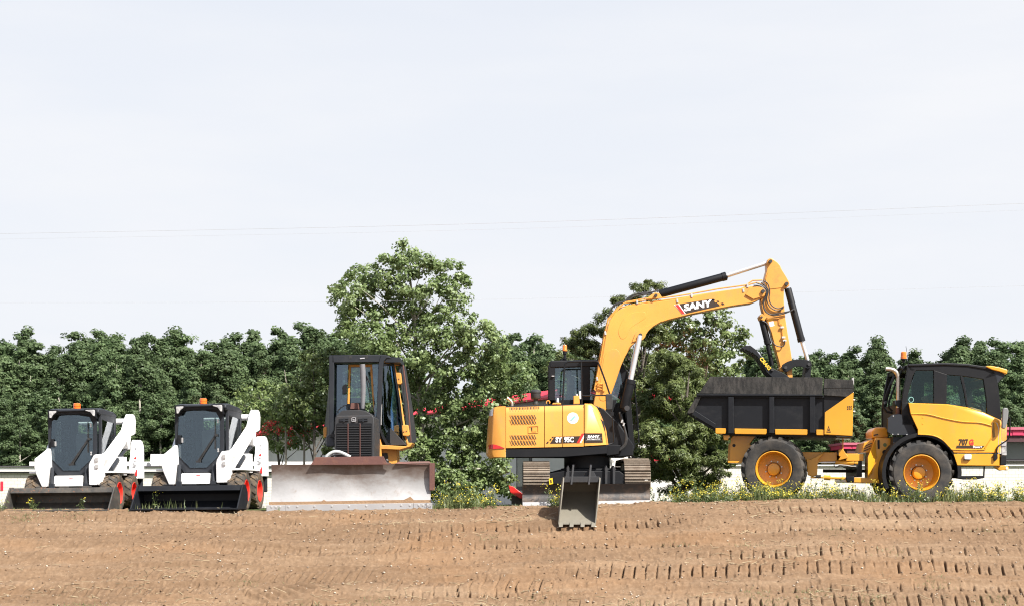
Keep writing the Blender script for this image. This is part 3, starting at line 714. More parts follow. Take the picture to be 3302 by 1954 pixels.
# hood and grille
b = MB()
hood = [(636, 940), (630, 800), (636, 600), (650, 580), (955, 576), (970, 596), (975, 800), (972, 940)]
PY(b, 'C', hood, 27.05, 28.3)
hd = B('hood', b, M['grime'], bevel=0.02)
b = MB(); b.prism(XZ('C', [(640, 585), (700, 535), (830, 530), (900, 540), (965, 580)], 27.12), 27.12, 28.3); B('hood_top', b, M['grime'], hd, bevel=0.01)
b = MB(); PY(b, 'C', [(648, 655), (655, 645), (738, 645), (745, 655), (752, 645), (840, 645), (848, 655), (856, 645), (945, 645), (952, 655), (952, 935), (648, 935)], 27.046, 27.052)
gr = B('grille', b, M['black'], hd)
for k in range(13):
    b = MB(); z = 668 + 20.5 * k
    P3(b, 'C', [(652, z, 27.03), (948, z - 2, 27.03), (948, z + 3, 27.03), (652, z + 5, 27.03)], 0.012); B('slat', b, M['grime'], gr)
for v in (748, 851):
    b = MB(); PY(b, 'C', [(v - 3, 648), (v + 3, 648), (v + 3, 935), (v - 3, 935)], 27.02, 27.045); B('divider', b, M['rust'], gr)
for (v0, v1) in ((672, 755), (835, 918)):
    b = MB()
    PY(b, 'C', [(v0, 605), (v1, 600), (v1, 630), (v0, 635)], 27.040, 27.05); vt = B('vent', b, M['interior'], hd)
    b = MB()
    for i in range(2):
        PY(b, 'C', [(v0 + 4, 607 + 14 * i), (v1 - 4, 602 + 14 * i), (v1 - 4, 609 + 14 * i), (v0 + 4, 614 + 14 * i)], 27.028, 27.044)
    PY(b, 'C', [((v0 + v1) / 2 - 5, 602), ((v0 + v1) / 2 + 5, 602), ((v0 + v1) / 2 + 5, 634), ((v0 + v1) / 2 - 5, 634)], 27.026, 27.043)
    B('vent_slat', b, M['charcoal'], vt)
b = MB(); q = [(778, 600), (783, 596), (811, 595), (815, 600), (815, 626), (810, 631), (783, 631), (778, 627)]
qi = [(782, 603), (786, 600), (808, 599), (811, 603), (811, 623), (807, 627), (786, 627), (782, 624)]
ring(b, XZ('C', q, 27.03), XZ('C', qi, 27.03), 27.03, 27.05)
PY(b, 'C', [(788, 604), (791, 610), (798, 612), (806, 613), (809, 618), (805, 618), (806, 624), (802, 619), (795, 619), (790, 624), (791, 618), (788, 613)], 27.034, 27.05)
B('emblem', b, M['silver'], hd)
# exhaust
b = MB(); TU(b, 'C', [(870, 142, 27.6), (874, 200, 27.6), (878, 330, 27.6), (876, 420, 27.6), (872, 520, 27.6)], [0.052, 0.055, 0.05, 0.048, 0.036], 16)
ex = B('exhaust_stack', b, paint('sooty exhaust', (0.13, 0.13, 0.14), 0.6, (0.03, 0.03, 0.03), 0.7, scale=3), bevel=0)
b = MB(); PY(b, 'C', [(765, 525), (770, 475), (825, 470), (832, 525)], 27.7, 28.0); B('muffler_cover', b, M['rust'], hd, bevel=0.01)
for pts in ([(662, 560, 27.3), (668, 530, 27.3), (730, 490, 27.5), (740, 540, 27.5)], [(925, 560, 27.3), (945, 505, 27.4), (955, 490, 27.5), (970, 545, 27.5)]):
    b = MB(); TU(b, 'C', pts, 0.012, 6, 3); B('grab_rail', b, M['black'], hd)
b = MB(); TU(b, 'C', [(895, 215, 27.9), (945, 470, 27.9)], 0.01, 6); TU(b, 'C', [(905, 240, 27.9), (930, 300, 27.9)], 0.016, 6); B('wiper', b, M['black'])
# roll-over frame around the cab
b = MB(); PY(b, 'C', [(585, 72), (592, 66), (625, 66), (628, 120), (622, 740), (585, 740)], 28.05, 28.16)
PY(b, 'C', [(612, 66), (1050, 60), (1075, 80), (1052, 122), (612, 128)], 28.05, 28.16)
pr_ = [(1030, 62), (1062, 62), (1100, 72), (1120, 92), (1075, 92), (1055, 115), (1044, 160), (1028, 500), (1016, 728), (984, 728), (992, 520), (1006, 200), (1012, 120)]
PY(b, 'C', pr_, 28.03, 28.18)
fm = B('cab_frame', b, M['charcoal'], bevel=0.014)
for v in (768, 908):
    b = MB(); PY(b, 'C', [(v - 12, 68), (v + 12, 67), (v + 12, 92), (v - 12, 93)], 28.044, 28.06); B('marker_light', b, M['interior'], fm)
b = MB(); PY(b, 'C', [(850, 88), (890, 85), (890, 94), (850, 97)], 28.04, 28.06); B('badge', b, M['silver'], fm)
b = MB(); P3(b, 'C', [(600, 62, 28.1), (1062, 58, 28.1), (1140, 80, 28.8), (1175, 92, 29.5), (560, 95, 29.5)], 0.05)
PY(b, 'C', [(590, 80), (1190, 82), (1192, 125), (590, 125)], 28.35, 29.5)
rf = B('roof', b, M['charcoal'], bevel=0.02)
b = MB(); P3(b, 'C', [(1050, 125, 28.3), (1062, 103, 28.3), (1190, 112, 29.0), (1192, 152, 29.0), (1130, 148, 28.8)], 0.12); B('roof_corner', b, M['dozeryellow'], rf, bevel=0.01)
b = MB(); P3(b, 'C', [(1128, 102, 28.6), (1140, 84, 28.6), (1178, 92, 28.8), (1178, 114, 28.8)], 0.12); B('side_marker', b, M['orange'], rf, bevel=0.006)
# windscreen and inner yellow posts
b = MB(); PY(b, 'C', [(622, 135), (748, 140), (735, 560), (620, 620)], 28.30, 28.31); B('front_window', b, M['darkglass'])
b = MB(); PY(b, 'C', [(775, 165), (940, 165), (960, 470), (770, 470)], 28.42, 28.43); B('door_window', b, M['glass'])
b = MB(); PY(b, 'C', [(955, 140), (1008, 140), (992, 700), (980, 700)], 28.30, 28.31); B('front_window', b, M['darkglass'])
b = MB(); PY(b, 'C', [(752, 145), (958, 142), (955, 162), (770, 164), (766, 250), (758, 480), (742, 480), (752, 250)], 28.36, 28.44)
PY(b, 'C', [(936, 160), (955, 160), (972, 400), (986, 560), (972, 565), (955, 420)], 28.36, 28.44); B('inner_frame', b, M['dozeryellow'], bevel=0.006)
b = MB(); PY(b, 'C', [(712, 315), (735, 312), (738, 385), (700, 400), (698, 330)], 28.2, 28.24); TU(b, 'C', [(725, 350, 28.22), (755, 340, 28.3)], 0.012, 6); B('mirror', b, M['black'], bevel=0.01)
b = MB(); b.box2(tuple(W('C', 690, 640, 28.9)), tuple(W('C', 900, 430, 29.05))); b.box2(tuple(W('C', 690, 640, 28.6)), tuple(W('C', 900, 590, 29.0))); B('seat', b, M['seat'], bevel=0.05)
b = MB(); PY(b, 'C', [(560, 840), (610, 560), (1000, 560), (1240, 830)], 28.5, 29.5); B('cab_floor', b, M['interior'])
b = MB(); PY(b, 'C', [(640, 120), (700, 120), (700, 560), (640, 560)], 29.46, 29.5); PY(b, 'C', [(1000, 120), (1150, 120), (1210, 560), (1000, 560)], 29.46, 29.5); PY(b, 'C', [(640, 110), (1150, 110), (1150, 170), (640, 170)], 29.45, 29.49); B('rear_wall', b, M['interior'])
b = MB(); PY(b, 'C', [(700, 170), (1000, 170), (1000, 470), (700, 470)], 29.47, 29.475); B('rear_window', b, M['clearglass'])
# right side of the cab
yy = lambda zx: 28.2 + (zx - 1025) / 205 * 0.75
b = MB(); P3(b, 'C', [(x, y, yy(x)) for x, y in [(1042, 152), (1136, 150), (1180, 420), (1228, 830), (1085, 826), (1048, 760), (1022, 690)]], 0.008); B('side_window', b, M['darkglass'])
b = MB()
ox = [(1036, 140), (1142, 140), (1190, 420), (1238, 842), (1078, 838), (1040, 770), (1014, 690)]; ix = [(1046, 158), (1130, 156), (1174, 420), (1218, 818), (1090, 814), (1056, 752), (1030, 688)]
o = len(b.v)
for pts, dy in ((ox, -0.02), (ix, -0.02), (ox, 0.03), (ix, 0.03)):
    b.v += [tuple(W('C', x, y, yy(x)) + Vector((0, dy, 0))) for x, y in pts]
n = 7
for i in range(n):
    j = (i + 1) % n
    for f in ((i, j, n + j, n + i), (2 * n + i, 3 * n + i, 3 * n + j, 2 * n + j), (i, 2 * n + i, 2 * n + j, j), (n + i, n + j, 3 * n + j, 3 * n + i)):
        b.f.append(f); b.m.append(0)
B('window_rubber', b, M['black'])
b = MB(); TU(b, 'C', [(1142, 150, 28.95), (1168, 300, 28.97), (1200, 500, 29.0), (1238, 760, 29.0), (1262, 840, 29.0)], 0.026, 10); B('side_post', b, M['dozeryellow'])
for q in ([(1140, 222), (1150, 212), (1198, 214), (1208, 300), (1198, 314), (1152, 312)], [(1205, 668), (1215, 658), (1262, 660), (1274, 745), (1262, 756), (1215, 752)]):
    b = MB(); PY(b, 'C', q, 28.86, 29.0); h = B('hinge', b, M['dozeryellow'], bevel=0.015)
    for (u, v) in ((0.35, 0.55), (0.7, 0.5)):
        b = MB(); c = W('C', q[0][0] + 60 * u, q[0][1] + 90 * v, 28.855); b.lathe([(0, -0.004), (0.013, -0.004), (0.013, 0.01)], c, 'y', 8); B('bolt', b, M['rust'], h)
b = MB(); TU(b, 'C', [(1035, 485, 28.2), (1030, 560, 28.2), (1030, 660, 28.2)], 0.012, 6); TU(b, 'C', [(1155, 505, 28.8), (1158, 580, 28.8), (1150, 700, 28.8)], 0.012, 6); B('grab_handle', b, M['bolt'])
# open side door seen edge-on, and the left one
b = MB(); P3(b, 'C', [(1176, 160, 28.95), (1215, 138, 29.1), (1240, 160, 29.5), (1300, 520, 29.6), (1334, 800, 29.6), (1300, 818, 29.4), (1262, 812, 29.2), (1225, 480, 29.0)], 0.05); B('door', b, M['grime'], bevel=0.008)
b = MB(); TU(b, 'C', [(1218, 150, 29.0), (1262, 480, 29.0), (1285, 800, 29.0)], 0.014, 6); B('door_edge', b, M['rust'])
b = MB(); P3(b, 'C', [(586, 300, 28.2), (575, 420, 28.7), (545, 700, 28.9), (548, 840, 28.9), (585, 760, 28.3)], 0.05); B('door', b, M['grime'])
b = MB(); PY(b, 'C', [(535, 690), (545, 676), (568, 676), (574, 700), (570, 765), (540, 770)], 28.7, 28.8); B('hinge', b, M['dozeryellow'], bevel=0.01)
b = MB(); PY(b, 'C', [(560, 760), (585, 738), (632, 738), (632, 842), (560, 846)], 28.2, 28.8); B('fuel_tank', b, paint('blue grey panel', (0.05, 0.06, 0.08), 0.4, DUST, 0.2), bevel=0.02)
b = MB(); PY(b, 'C', [(590, 735), (635, 735), (635, 768), (590, 768)], 28.0, 28.16); B('frame_foot', b, M['grime'], bevel=0.008)
b = MB(); PY(b, 'C', [(980, 730), (1014, 730), (1014, 764), (980, 764)], 28.0, 28.16); B('frame_foot', b, M['grime'], bevel=0.008)
# yellow lower body on the right, undercarriage
b = MB(); PY(b, 'C', [(975, 745), (1010, 740), (1032, 830), (1245, 842), (1262, 812), (1300, 812), (1280, 845), (1190, 872), (1032, 866), (1036, 990), (976, 990)], 28.15, 28.9); B('lower_body', b, M['dozeryellow'], bevel=0.012)
b = MB(); PY(b, 'C', [(1036, 866), (1165, 872), (1165, 1000), (1100, 1000), (1090, 950), (1040, 940)], 28.3, 29.0); B('side_frame', b, M['dozeryellow'], bevel=0.012)
b = MB(); PY(b, 'C', [(1042, 900), (1085, 900), (1092, 940), (1060, 965), (1040, 930)], 28.28, 28.31); B('recess', b, M['interior'])
for sx_ in (-1, 1):
    b = MB(); cxx = -2.93 + sx_ * 0.86
    pts = [(27.0 + 0.35 - 0.35 * math.sin(R(a)), 0.33 + 0.36 * math.cos(R(a))) for a in range(0, 181, 15)] + [(29.4 + 0.35 * math.sin(R(a)), 0.33 - 0.36 * math.cos(R(a))) for a in range(0, 181, 15)]
    b.prism(pts, cxx - 0.20, cxx + 0.20, 'yz'); tr = B('track', b, M['trackshoe'])
    per = [Vector((0, p[0], p[1])) for p in pts]; L = 0
    n_ = len(per)
    step = 0.17; acc = 0
    b = MB()
    for i in range(n_):
        a, c = per[i], per[(i + 1) % n_]; d = (c - a); ln = d.length
        if ln < 1e-6: continue
        t = acc
        while t < ln:
            p = a + d * (t / ln); ang = math.atan2(d.z, d.y)
            b.box((cxx, p.y, p.z), (0.46, 0.155, 0.02), (ang, 0, 0)); q = Vector((0, -d.z, d.y)).normalized() * (-0.03)
            b.box((cxx, p.y + q.y, p.z + q.z), (0.46, 0.02, 0.06), (ang, 0, 0))
            t += step
        acc = t - ln
    B('track_shoe', b, M['trackshoe'], tr)
# stack of shoes seen beyond the right blade tip, and the pale hose over the blade
b = MB(); TU(b, 'C', [(555, 960, 26.5), (570, 925, 26.5), (610, 897, 26.5), (655, 888, 26.5), (710, 905, 26.5), (768, 935, 26.5)], 0.032, 10, 4); B('hose', b, M['hosegrey'])
b = MB(); TU(b, 'C', [(600, 930, 26.6), (650, 915, 26.6), (720, 918, 26.6), (780, 945, 26.6)], 0.02, 8, 4); B('hose', b, M['hose'])
b = MB(); PY(b, 'C', [(640, 930), (975, 930), (1100, 990), (1100, 1250), (620, 1250)], 27.2, 29.2); B('chassis', b, M['grime'], bevel=0.02)
# ================================================================ excavator
FR['P'] = (0, 0, 1)
ex_ = root('excavator', (1.443, 27.6, 0.0), 'amber yellow crawler excavator with its arm reaching over the dumper bed', 'excavator')
B = lambda n, mb, m, p=None, **k: mb.build(n, m, p if p is not None else ex_, **k)
YN = 26.6
def layers(mb, fr, lay):
    """stack of same-length outlines, each (points, depth)"""
    rings = [[tuple(W(fr, x, y, Y)) for x, y in pts] for pts, Y in lay]
    n = len(rings[0]); vs = [v for r_ in rings for v in r_]
    fs = [tuple(range(n)), tuple(range((len(rings) - 1) * n, len(rings) * n))]
    for k in range(len(rings) - 1):
        fs += [(k * n + i, k * n + (i + 1) % n, (k + 1) * n + (i + 1) % n, (k + 1) * n + i) for i in range(n)]
    return mb.add(vs, fs)
# counterweight
cw0 = [(240, 498), (176, 502), (160, 514), (151, 600), (143, 800), (143, 868), (152, 892), (240, 892)]
cw1 = [(240, 497), (158, 505), (128, 525), (106, 600), (92, 800), (90, 875), (114, 905), (240, 893)]
b = MB(); layers(b, 'E', [(cw0, YN), ([(x + (3 if x < 200 else 0), y) for x, y in cw0], YN)][:1] + [([(0.72 * a[0] + .28 * c[0], 0.72 * a[1] + .28 * c[1]) for a, c in zip(cw0, cw1)], YN + 0.03), ([(0.3 * a[0] + .7 * c[0], 0.3 * a[1] + .7 * c[1]) for a, c in zip(cw0, cw1)], YN + 0.14), (cw1, YN + 0.38), (cw1, 28.3), (cw0, 28.65)])
cw = B('counterweight', b, M['amber'], smooth=50)
def onskin(pts, lift=0.006):
    out = []
    for x, y in pts:
        out.append((x, y, YN - lift - 0.004 + float(np.interp(x, [92, 107, 129, 143], [0.36, 0.13, 0.028, 0.0]))))
    return out
b = MB(); up_ = onskin([(108, 798), (118, 796), (130, 794), (143, 793), (165, 796), (195, 806), (232, 822)], 0.012); dn_ = onskin([(108, 828), (118, 829), (130, 829), (143, 829), (165, 828), (195, 826), (232, 824)], 0.012)
for i in range(6): P3(b, 'E', [up_[i], up_[i + 1], dn_[i + 1], dn_[i]], 0.03)
B('reflector', b, M['redlens'], cw)
b = MB(); up_ = onskin([(118, 540), (124, 530), (132, 522), (146, 514)], 0.012); dn_ = onskin([(110, 574), (120, 574), (130, 574), (140, 574)], 0.012)
for i in range(3): P3(b, 'E', [up_[i], up_[i + 1], dn_[i + 1], dn_[i]], 0.03)
B('marker_film', b, M['silver'], cw)
# hood panels with louvres; the upper part leans back
def panel(name, x0, x1, slots=(), parent=None, back=27.5):
    b = MB()
    def zt(px, off): return W('E', px, off - (px - 240) * 0.0315, YN).z
    prof = [(YN, 822), (YN, 560), (YN + 0.012, 535), (YN + 0.045, 508), (YN + 0.10, 499), (back, 499), (back, 822)]
    vs = []
    for px in (x0, x1):
        for (y, zy) in prof:
            v = W('E', px, zy - (px - 240) * (0.0315 if zy < 700 else 0.021), YN); vs.append((v.x, y, v.z))
    n = len(prof)
    b.add(vs, [tuple(range(n)), tuple(range(2 * n - 1, n - 1, -1))] + [(i, (i + 1) % n, n + (i + 1) % n, n + i) for i in range(n)])
    for (xa, za, xb, zb, wd) in slots:
        yf = YN - 0.004 if min(za, zb) > 560 else YN + 0.012
        yf2 = yf if min(za, zb) > 560 else YN + 0.03
        b.mat(1); P3(b, 'E', [(xa - wd, za, yf2), (xa + wd, za, yf2), (xb + wd, zb, yf), (xb - wd, zb, yf)], 0.05)
        b.mat(2); P3(b, 'E', [(xa - wd - 7, za - 2, yf2 - 0.006), (xa - wd, za - 2, yf2 - 0.006), (xb - wd, zb + 2, yf - 0.006), (xb - wd - 7, zb + 2, yf - 0.006)], 0.05)
        b.mat(0)
    return B(name, b, [M['amber'], M['interior'], M['amber']], parent, smooth=40)
sl = [(284 + 21.2 * i, 509 - 0.6 * i, 284 + 21.2 * i, 538 - 0.6 * i, 3.6) for i in range(11)]
for (za, zb) in ((570, 601), (606, 638), (724, 756), (766, 797)):
    sl += [(284 + 22 * i, za - 0.4 * i, 299 + 22 * i, zb - 0.4 * i, 3.7) for i in range(9 if za in (570, 606) else 9)]
e1 = panel('engine_cover', 243, 538, sl, back=28.5)
b = MB(); q = [(415, 652), (492, 648), (496, 655), (496, 700), (490, 705), (415, 708)]; qi = [(420, 657), (488, 653), (490, 658), (490, 697), (486, 700), (420, 702)]
ring(b, XZ('E', q, YN), XZ('E', qi, YN), YN - 0.012, YN + 0.01)
PY(b, 'E', [(446, 664), (478, 662), (478, 694), (446, 696)], YN - 0.014, YN + 0.01); lt = B('latch', b, M['amber'], e1)
b = MB(); PY(b, 'E', [(436, 664), (446, 664), (446, 690), (441, 690)], YN - 0.006, YN + 0.01); B('latch_slot', b, M['interior'], lt)
e2 = panel('side_panel', 543, 678)
e3 = panel('side_panel', 683, 843)
b = MB()
f0 = [(850, 488), (890, 492), (915, 530), (938, 580), (962, 640), (988, 720), (1003, 797), (850, 806)]
f1 = [(850, 478), (905, 480), (945, 510), (965, 545), (990, 600), (1018, 690), (1033, 795), (850, 808)]
layers(b, 'E', [(f0, YN), ([(.45 * a[0] + .55 * c[0], .45 * a[1] + .55 * c[1]) for a, c in zip(f0, f1)], YN + .035), (f1, YN + 0.14), (f1, 27.3)]); e4 = B('front_cover', b, M['amber'], smooth=55)
b = MB(); P3(b, 'E', [(944, 545, YN + 0.10), (962, 550, YN + 0.10), (988, 602, YN + 0.10), (955, 606, YN + 0.06)], 0.02); B('recess_shade', b, M['trackshoe'], e4)  # flat brown-grey plate paints a recess's darkness onto the cover
b = MB(); PY(b, 'E', [(236, 500), (850, 482), (1000, 620), (1025, 800), (236, 826)], YN + 0.05, 27.4); B('inner_frame', b, M['interior'])
b = MB(); layers(b, 'E', [([(243, 832), (1030, 806), (1018, 862), (690, 888), (243, 890)], YN + 0.015), ([(243, 826), (1034, 800), (1022, 868), (690, 900), (243, 898)], YN + 0.05), ([(243, 826), (1034, 800), (1022, 868), (690, 900), (243, 898)], 28.5)]); B('belly_skirt', b, M['black'], smooth=40)
# decals on the cover, side panels
b = MB(); PY(b, 'J', [(1058, 680), (1172, 678), (1172, 783), (990, 787)], YN - 0.003, YN + 0.003); d = B('decal', b, M['letterblack'], e2)
b = MB(); PY(b, 'J', [(1183, 678), (1450, 672), (1395, 777), (1183, 782)], YN - 0.003, YN + 0.003); d3 = B('decal', b, M['letterblack'], e3)
for i, q in enumerate(([(1024, 681), (1052, 680), (1040, 700), (1012, 702)], [(994, 714), (1018, 713), (1006, 738), (980, 740)], [(950, 755), (978, 754), (960, 785), (930, 788)])):
    b = MB(); PY(b, 'J', q, YN - 0.003, YN + 0.003); B('checker', b, M['letterblack'], e2)
b = MB(); PY(b, 'J', [(1390, 777), (1468, 634), (1500, 633), (1500, 650), (1432, 776)], YN - 0.006, YN + 0.003); B('stripe', b, M['red'], e3)
b = MB(); PY(b, 'J', [(1436, 776), (1500, 655), (1500, 695), (1458, 775)], YN - 0.006, YN + 0.003); B('stripe', b, M['sticker'], e3)
text_mesh('lettering', 'SY', M['sticker'], 0.128, e2, W('J', 1120, 731, YN - 0.006), sx=0.82, bold=0.006)
text_mesh('lettering', '95C', M['sticker'], 0.128, e3, W('J', 1276, 728, YN - 0.006), sx=0.80, bold=0.006)
b = MB(); PY(b, 'J', [(1510, 630), (1770, 630), (1784, 768), (1510, 774)], YN - 0.006, YN + 0.004); d4 = B('decal', b, M['letterblack'], e4)
text_mesh('lettering', 'SANY', M['sticker'], 0.058, e4, W('J', 1642, 680, YN - 0.01), sx=1.45, bold=0.003)
text_mesh('lettering', 'Quality Changes the World', M['sticker'], 0.030, e4, W('J', 1645, 716, YN - 0.01), sx=0.72, bold=0.001)
for v in (690, 735):
    b = MB(); PY(b, 'J', [(1528, v + 1), (1764, v), (1764, v + 3), (1528, v + 4)], YN - 0.008, YN); B('rule_line', b, M['greytext'], d4)
b = MB(); c = W('J', 1333, 405, YN); b.lathe([(0, -0.004), (0.104, -0.003), (0.108, 0.004), (0, 0.004)], c, 'y', 36); rs = B('round_sticker', b, M['sticker'], e3)
b = MB(); PY(b, 'J', [(1300, 435), (1318, 400), (1340, 380), (1368, 372), (1365, 395), (1345, 420), (1318, 440)], YN - 0.008, YN); B('emblem', b, M['greenmark'], rs)
for q in ([(1290, 370), (1298, 372), (1292, 410), (1300, 440), (1290, 432), (1283, 405)], [(1355, 360), (1378, 385), (1384, 415), (1372, 440), (1376, 410), (1370, 385)], [(1312, 350), (1356, 348), (1356, 355), (1312, 357)]):
    b = MB(); PY(b, 'J', q, YN - 0.008, YN); B('emblem', b, paint('pale blue ink', (0.35, 0.45, 0.62), 0.5, (0.5, 0.55, 0.6), 0.3), rs)
# things on the hood
b = MB(); b.tube(smoothpath([W('E', 292, 500, 27.3), W('E', 290, 475, 27.3), W('E', 275, 452, 27.3), W('E', 252, 436, 27.3)], 4), [0.026] * 13, 12); B('exhaust_pipe', b, M['steelpipe'])
c = W('E', 472, 487, 27.4)
b = MB(); b.lathe([(0, 0), (0.055, 0), (0.05, 0.05), (0.042, 0.06), (0.042, 0.10), (0.085, 0.11), (0.098, 0.13), (0.098, 0.215), (0.108, 0.222), (0.108, 0.245), (0.09, 0.27), (0.05, 0.285), (0, 0.285)], c, 'z', 24); B('air_cleaner', b, M['darkplastic'])
c = W('E', 568, 478, 27.0); b = MB(); b.tube([c + Vector((0.033 * math.cos(a), 0, 0.02 + 0.033 * math.sin(a))) for a in np.linspace(-0.6, 3.74, 12)], 0.009, 6); B('lifting_eye', b, M['amber'])
b = MB(); PY(b, 'E', [(602, 484), (604, 474), (660, 472), (672, 482)], 26.9, 27.1); B('filler_plate', b, M['amber'], bevel=0.006)
b = MB(); b.lathe([(0, 0), (0.028, 0), (0.024, 0.05), (0.018, 0.06), (0.012, 0.08), (0, 0.085)], W('E', 642, 470, 27.0), 'z', 12); B('filler_cap', b, M['bolt'])
b = MB(); PY(b, 'E', [(765, 482), (765, 420), (808, 418), (812, 480)], 27.0, 27.12); B('filler_block', b, M['amber'], bevel=0.008)
b = MB(); b.lathe([(0, 0), (0.028, 0), (0.026, 0.022), (0.012, 0.036), (0, 0.038)], W('E', 790, 419, 27.05), 'z', 12); B('filler_cap', b, M['bolt'])
# guard rails and mirror
for pts, r_ in (([(655, 1115, 27.05), (668, 880, 27.05), (698, 300, 27.05), (712, 220, 27.05), (755, 182, 27.05), (1000, 172, 27.05), (1390, 162, 27.05), (1435, 172, 27.05), (1465, 210, 27.05), (1510, 320, 27.05), (1620, 620, 27.05), (1720, 920, 27.05)], 0.017), ([(1073, 172, 27.05), (1080, 600, 27.05), (1088, 1120, 27.05)], 0.014), ([(1085, 942, 27.03), (1400, 935, 27.0), (1640, 930, 26.98)], 0.013)):
    b = MB(); TU(b, 'K', pts, r_, 8); B('guard_rail', b, M['black'])
b = MB(); PY(b, 'K', [(1618, 920), (1640, 902), (1745, 895), (1775, 915), (1785, 1050), (1775, 1240), (1745, 1258), (1650, 1262), (1632, 1200)], 26.9, 26.95); mr_ = B('mirror', b, M['darkplastic'], bevel=0.018)
b = MB(); TU(b, 'M', [(112, 640, 26.93), (135, 800, 26.93), (150, 980, 26.93), (160, 1150, 26.93), (140, 1195, 26.93), (60, 1215, 26.9)], 0.014, 8, 3); c = W('M', 135, 815, 26.93); b.box(c, (0.06, 0.05, 0.07)); B('mirror_arm', b, M['black'])
# cab on the far side of the boom
YC0, YC1 = 27.9, 28.85
b = MB()
for (Ya, Yb) in ((YC0, YC0 + 0.07), (YC1 - 0.06, YC1)):
    near = Ya < 28.2
    b.prism(XZ('K', [(355, 1130), (352, 210), (362, 178), (385, 168), (480, 165), (490, 1130)], YC0), Ya, Yb)
    b.prism(XZ('K', [(420, 166), (1960, 130), (2010, 235), (490, 262)], YC0), Ya, Yb)
    b.prism(XZ('K', [(1085, 250), (1275, 250), (1275, 1150), (1085, 1150)], YC0), Ya, Yb)
    b.prism(XZ('P', [(1771, 1288), (1990, 1288), (1975, 1330), (2046, 1440), (2038, 1465), (2020, 1472), (1771, 1472)] if near else [(1771, 1288), (2022, 1288), (2046, 1440), (2020, 1472), (1771, 1472)], YC0), Ya, Yb)
    b.prism(XZ('P', [(1990, 1165), (2010, 1172), (2022, 1200), (2034, 1290), (2046, 1440), (2030, 1440), (2016, 1300), (2003, 1210)], YC0), Ya, Yb)
if True:
    for v in (535, 705, 852):
        b.prism(XZ('K', [(490, v), (2110, v - 25), (2110, v - 12), (490, v + 14)], YC0), YC1 - 0.05, YC1 - 0.03)
cb = B('cab', b, M['black'], bevel=0.012)
b = MB(); b.prism(XZ('P', [(1772, 1168), (1776, 1162), (1992, 1156), (2008, 1172), (1994, 1180), (1772, 1186)], YC0), YC0 - 0.01, YC1 + 0.01); B('roof', b, M['black'], cb, bevel=0.03)
b = MB(); b.prism(XZ('K', [(610, 160), (605, 130), (640, 85), (720, 70), (750, 80), (790, 160)], YC0), YC0 + 0.2, YC0 + 0.5); B('roof_bracket', b, M['black'], cb, bevel=0.01)
b = MB(); b.prism(XZ('P', [(1775, 1440), (2040, 1440), (2020, 1472), (1775, 1472)], YC0), YC0 + 0.07, YC1 - 0.06); b.prism(XZ('P', [(1771, 1172), (1790, 1172), (1790, 1470), (1771, 1470)], YC0), YC0 + 0.5, YC1 - 0.06); B('cab_floor', b, M['interior'], cb)
b = MB(); b.prism(XZ('P', [(1790, 1178), (2000, 1176), (2030, 1300), (1975, 1300), (1790, 1290)], YC0), YC0 + 0.02, YC0 + 0.026); B('side_window', b, M['glass'], cb)
b = MB(); b.prism(XZ('P', [(1790, 1178), (2000, 1176), (2030, 1300), (1790, 1295)], YC0), YC1 - 0.028, YC1 - 0.022); B('side_window', b, M['clearglass'], cb)
b = MB(); b.box2(tuple(W('P', 1830, 1290, 28.2)), tuple(W('P', 1850, 1215, 28.6))); b.box2(tuple(W('P', 1835, 1310, 28.2)), tuple(W('P', 1905, 1288, 28.6))); b.box2(tuple(W('P', 1826, 1216, 28.3)), tuple(W('P', 1842, 1196, 28.5))); B('seat', b, M['seat'], cb, bevel=0.03)
b = MB(); b.prism(XZ('K', [(1100, 845), (1235, 840), (1240, 985), (1110, 995)], YC0), YC0 + 0.3, YC0 + 0.33); B('monitor', b, paint('pale blue panel', (0.25, 0.38, 0.42), 0.3, (0.4, 0.5, 0.5), 0.4), cb)
b = MB(); b.prism(XZ('K', [(1030, 845), (1065, 842), (1068, 1010), (1036, 1010)], 27.06), 27.0, 27.03); B('label_plate', b, M['sticker'])
b = MB(); b.prism(XZ('M', [(318, 1140), (350, 1136), (352, 1240), (285, 1242)], YC0), YC0 - 0.008, YC0 + 0.01); B('label_plate', b, M['sticker'], cb)
b = MB(); b.prism(XZ('M', [(240, 1262), (362, 1256), (362, 1290), (235, 1298)], YC0), YC0 - 0.008, YC0 + 0.01); lp = B('label_plate', b, M['letterblack'], cb)
b = MB(); b.prism(XZ('M', [(245, 1266), (275, 1264), (272, 1292), (240, 1296)], YC0), YC0 - 0.012, YC0); B('label_mark', b, M['sticker'], lp)
b = MB(); TU(b, 'M', [(395, 390, 28.4), (425, 460, 28.3), (440, 620, 28.3), (465, 900, 28.3), (482, 1190, 28.3), (430, 1210, 28.3)], 0.014, 6); b.box(W('M', 428, 455, 28.3), (0.05, 0.04, 0.09)); B('mirror_stay', b, M['black'])
b = MB(); b.box(W('K', 440, 500, YC0 - 0.02), (0.05, 0.04, 0.02)); B('door_catch', b, M['bolt'], cb)
# beacon
c = W('E', 697, 75, 28.1)
b = MB(); b.lathe([(0, -0.16), (0.03, -0.16), (0.03, -0.07), (0.04, -0.06), (0.042, 0), (0, 0)], c, 'z', 14); st = B('beacon_stem', b, M['black'])
b = MB(); b.lathe([(0, 0), (0.046, 0), (0.046, 0.03), (0.043, 0.035), (0.043, 0.10), (0.034, 0.12), (0, 0.125)], c, 'z', 18); B('beacon', b, M['amberlens'], st)
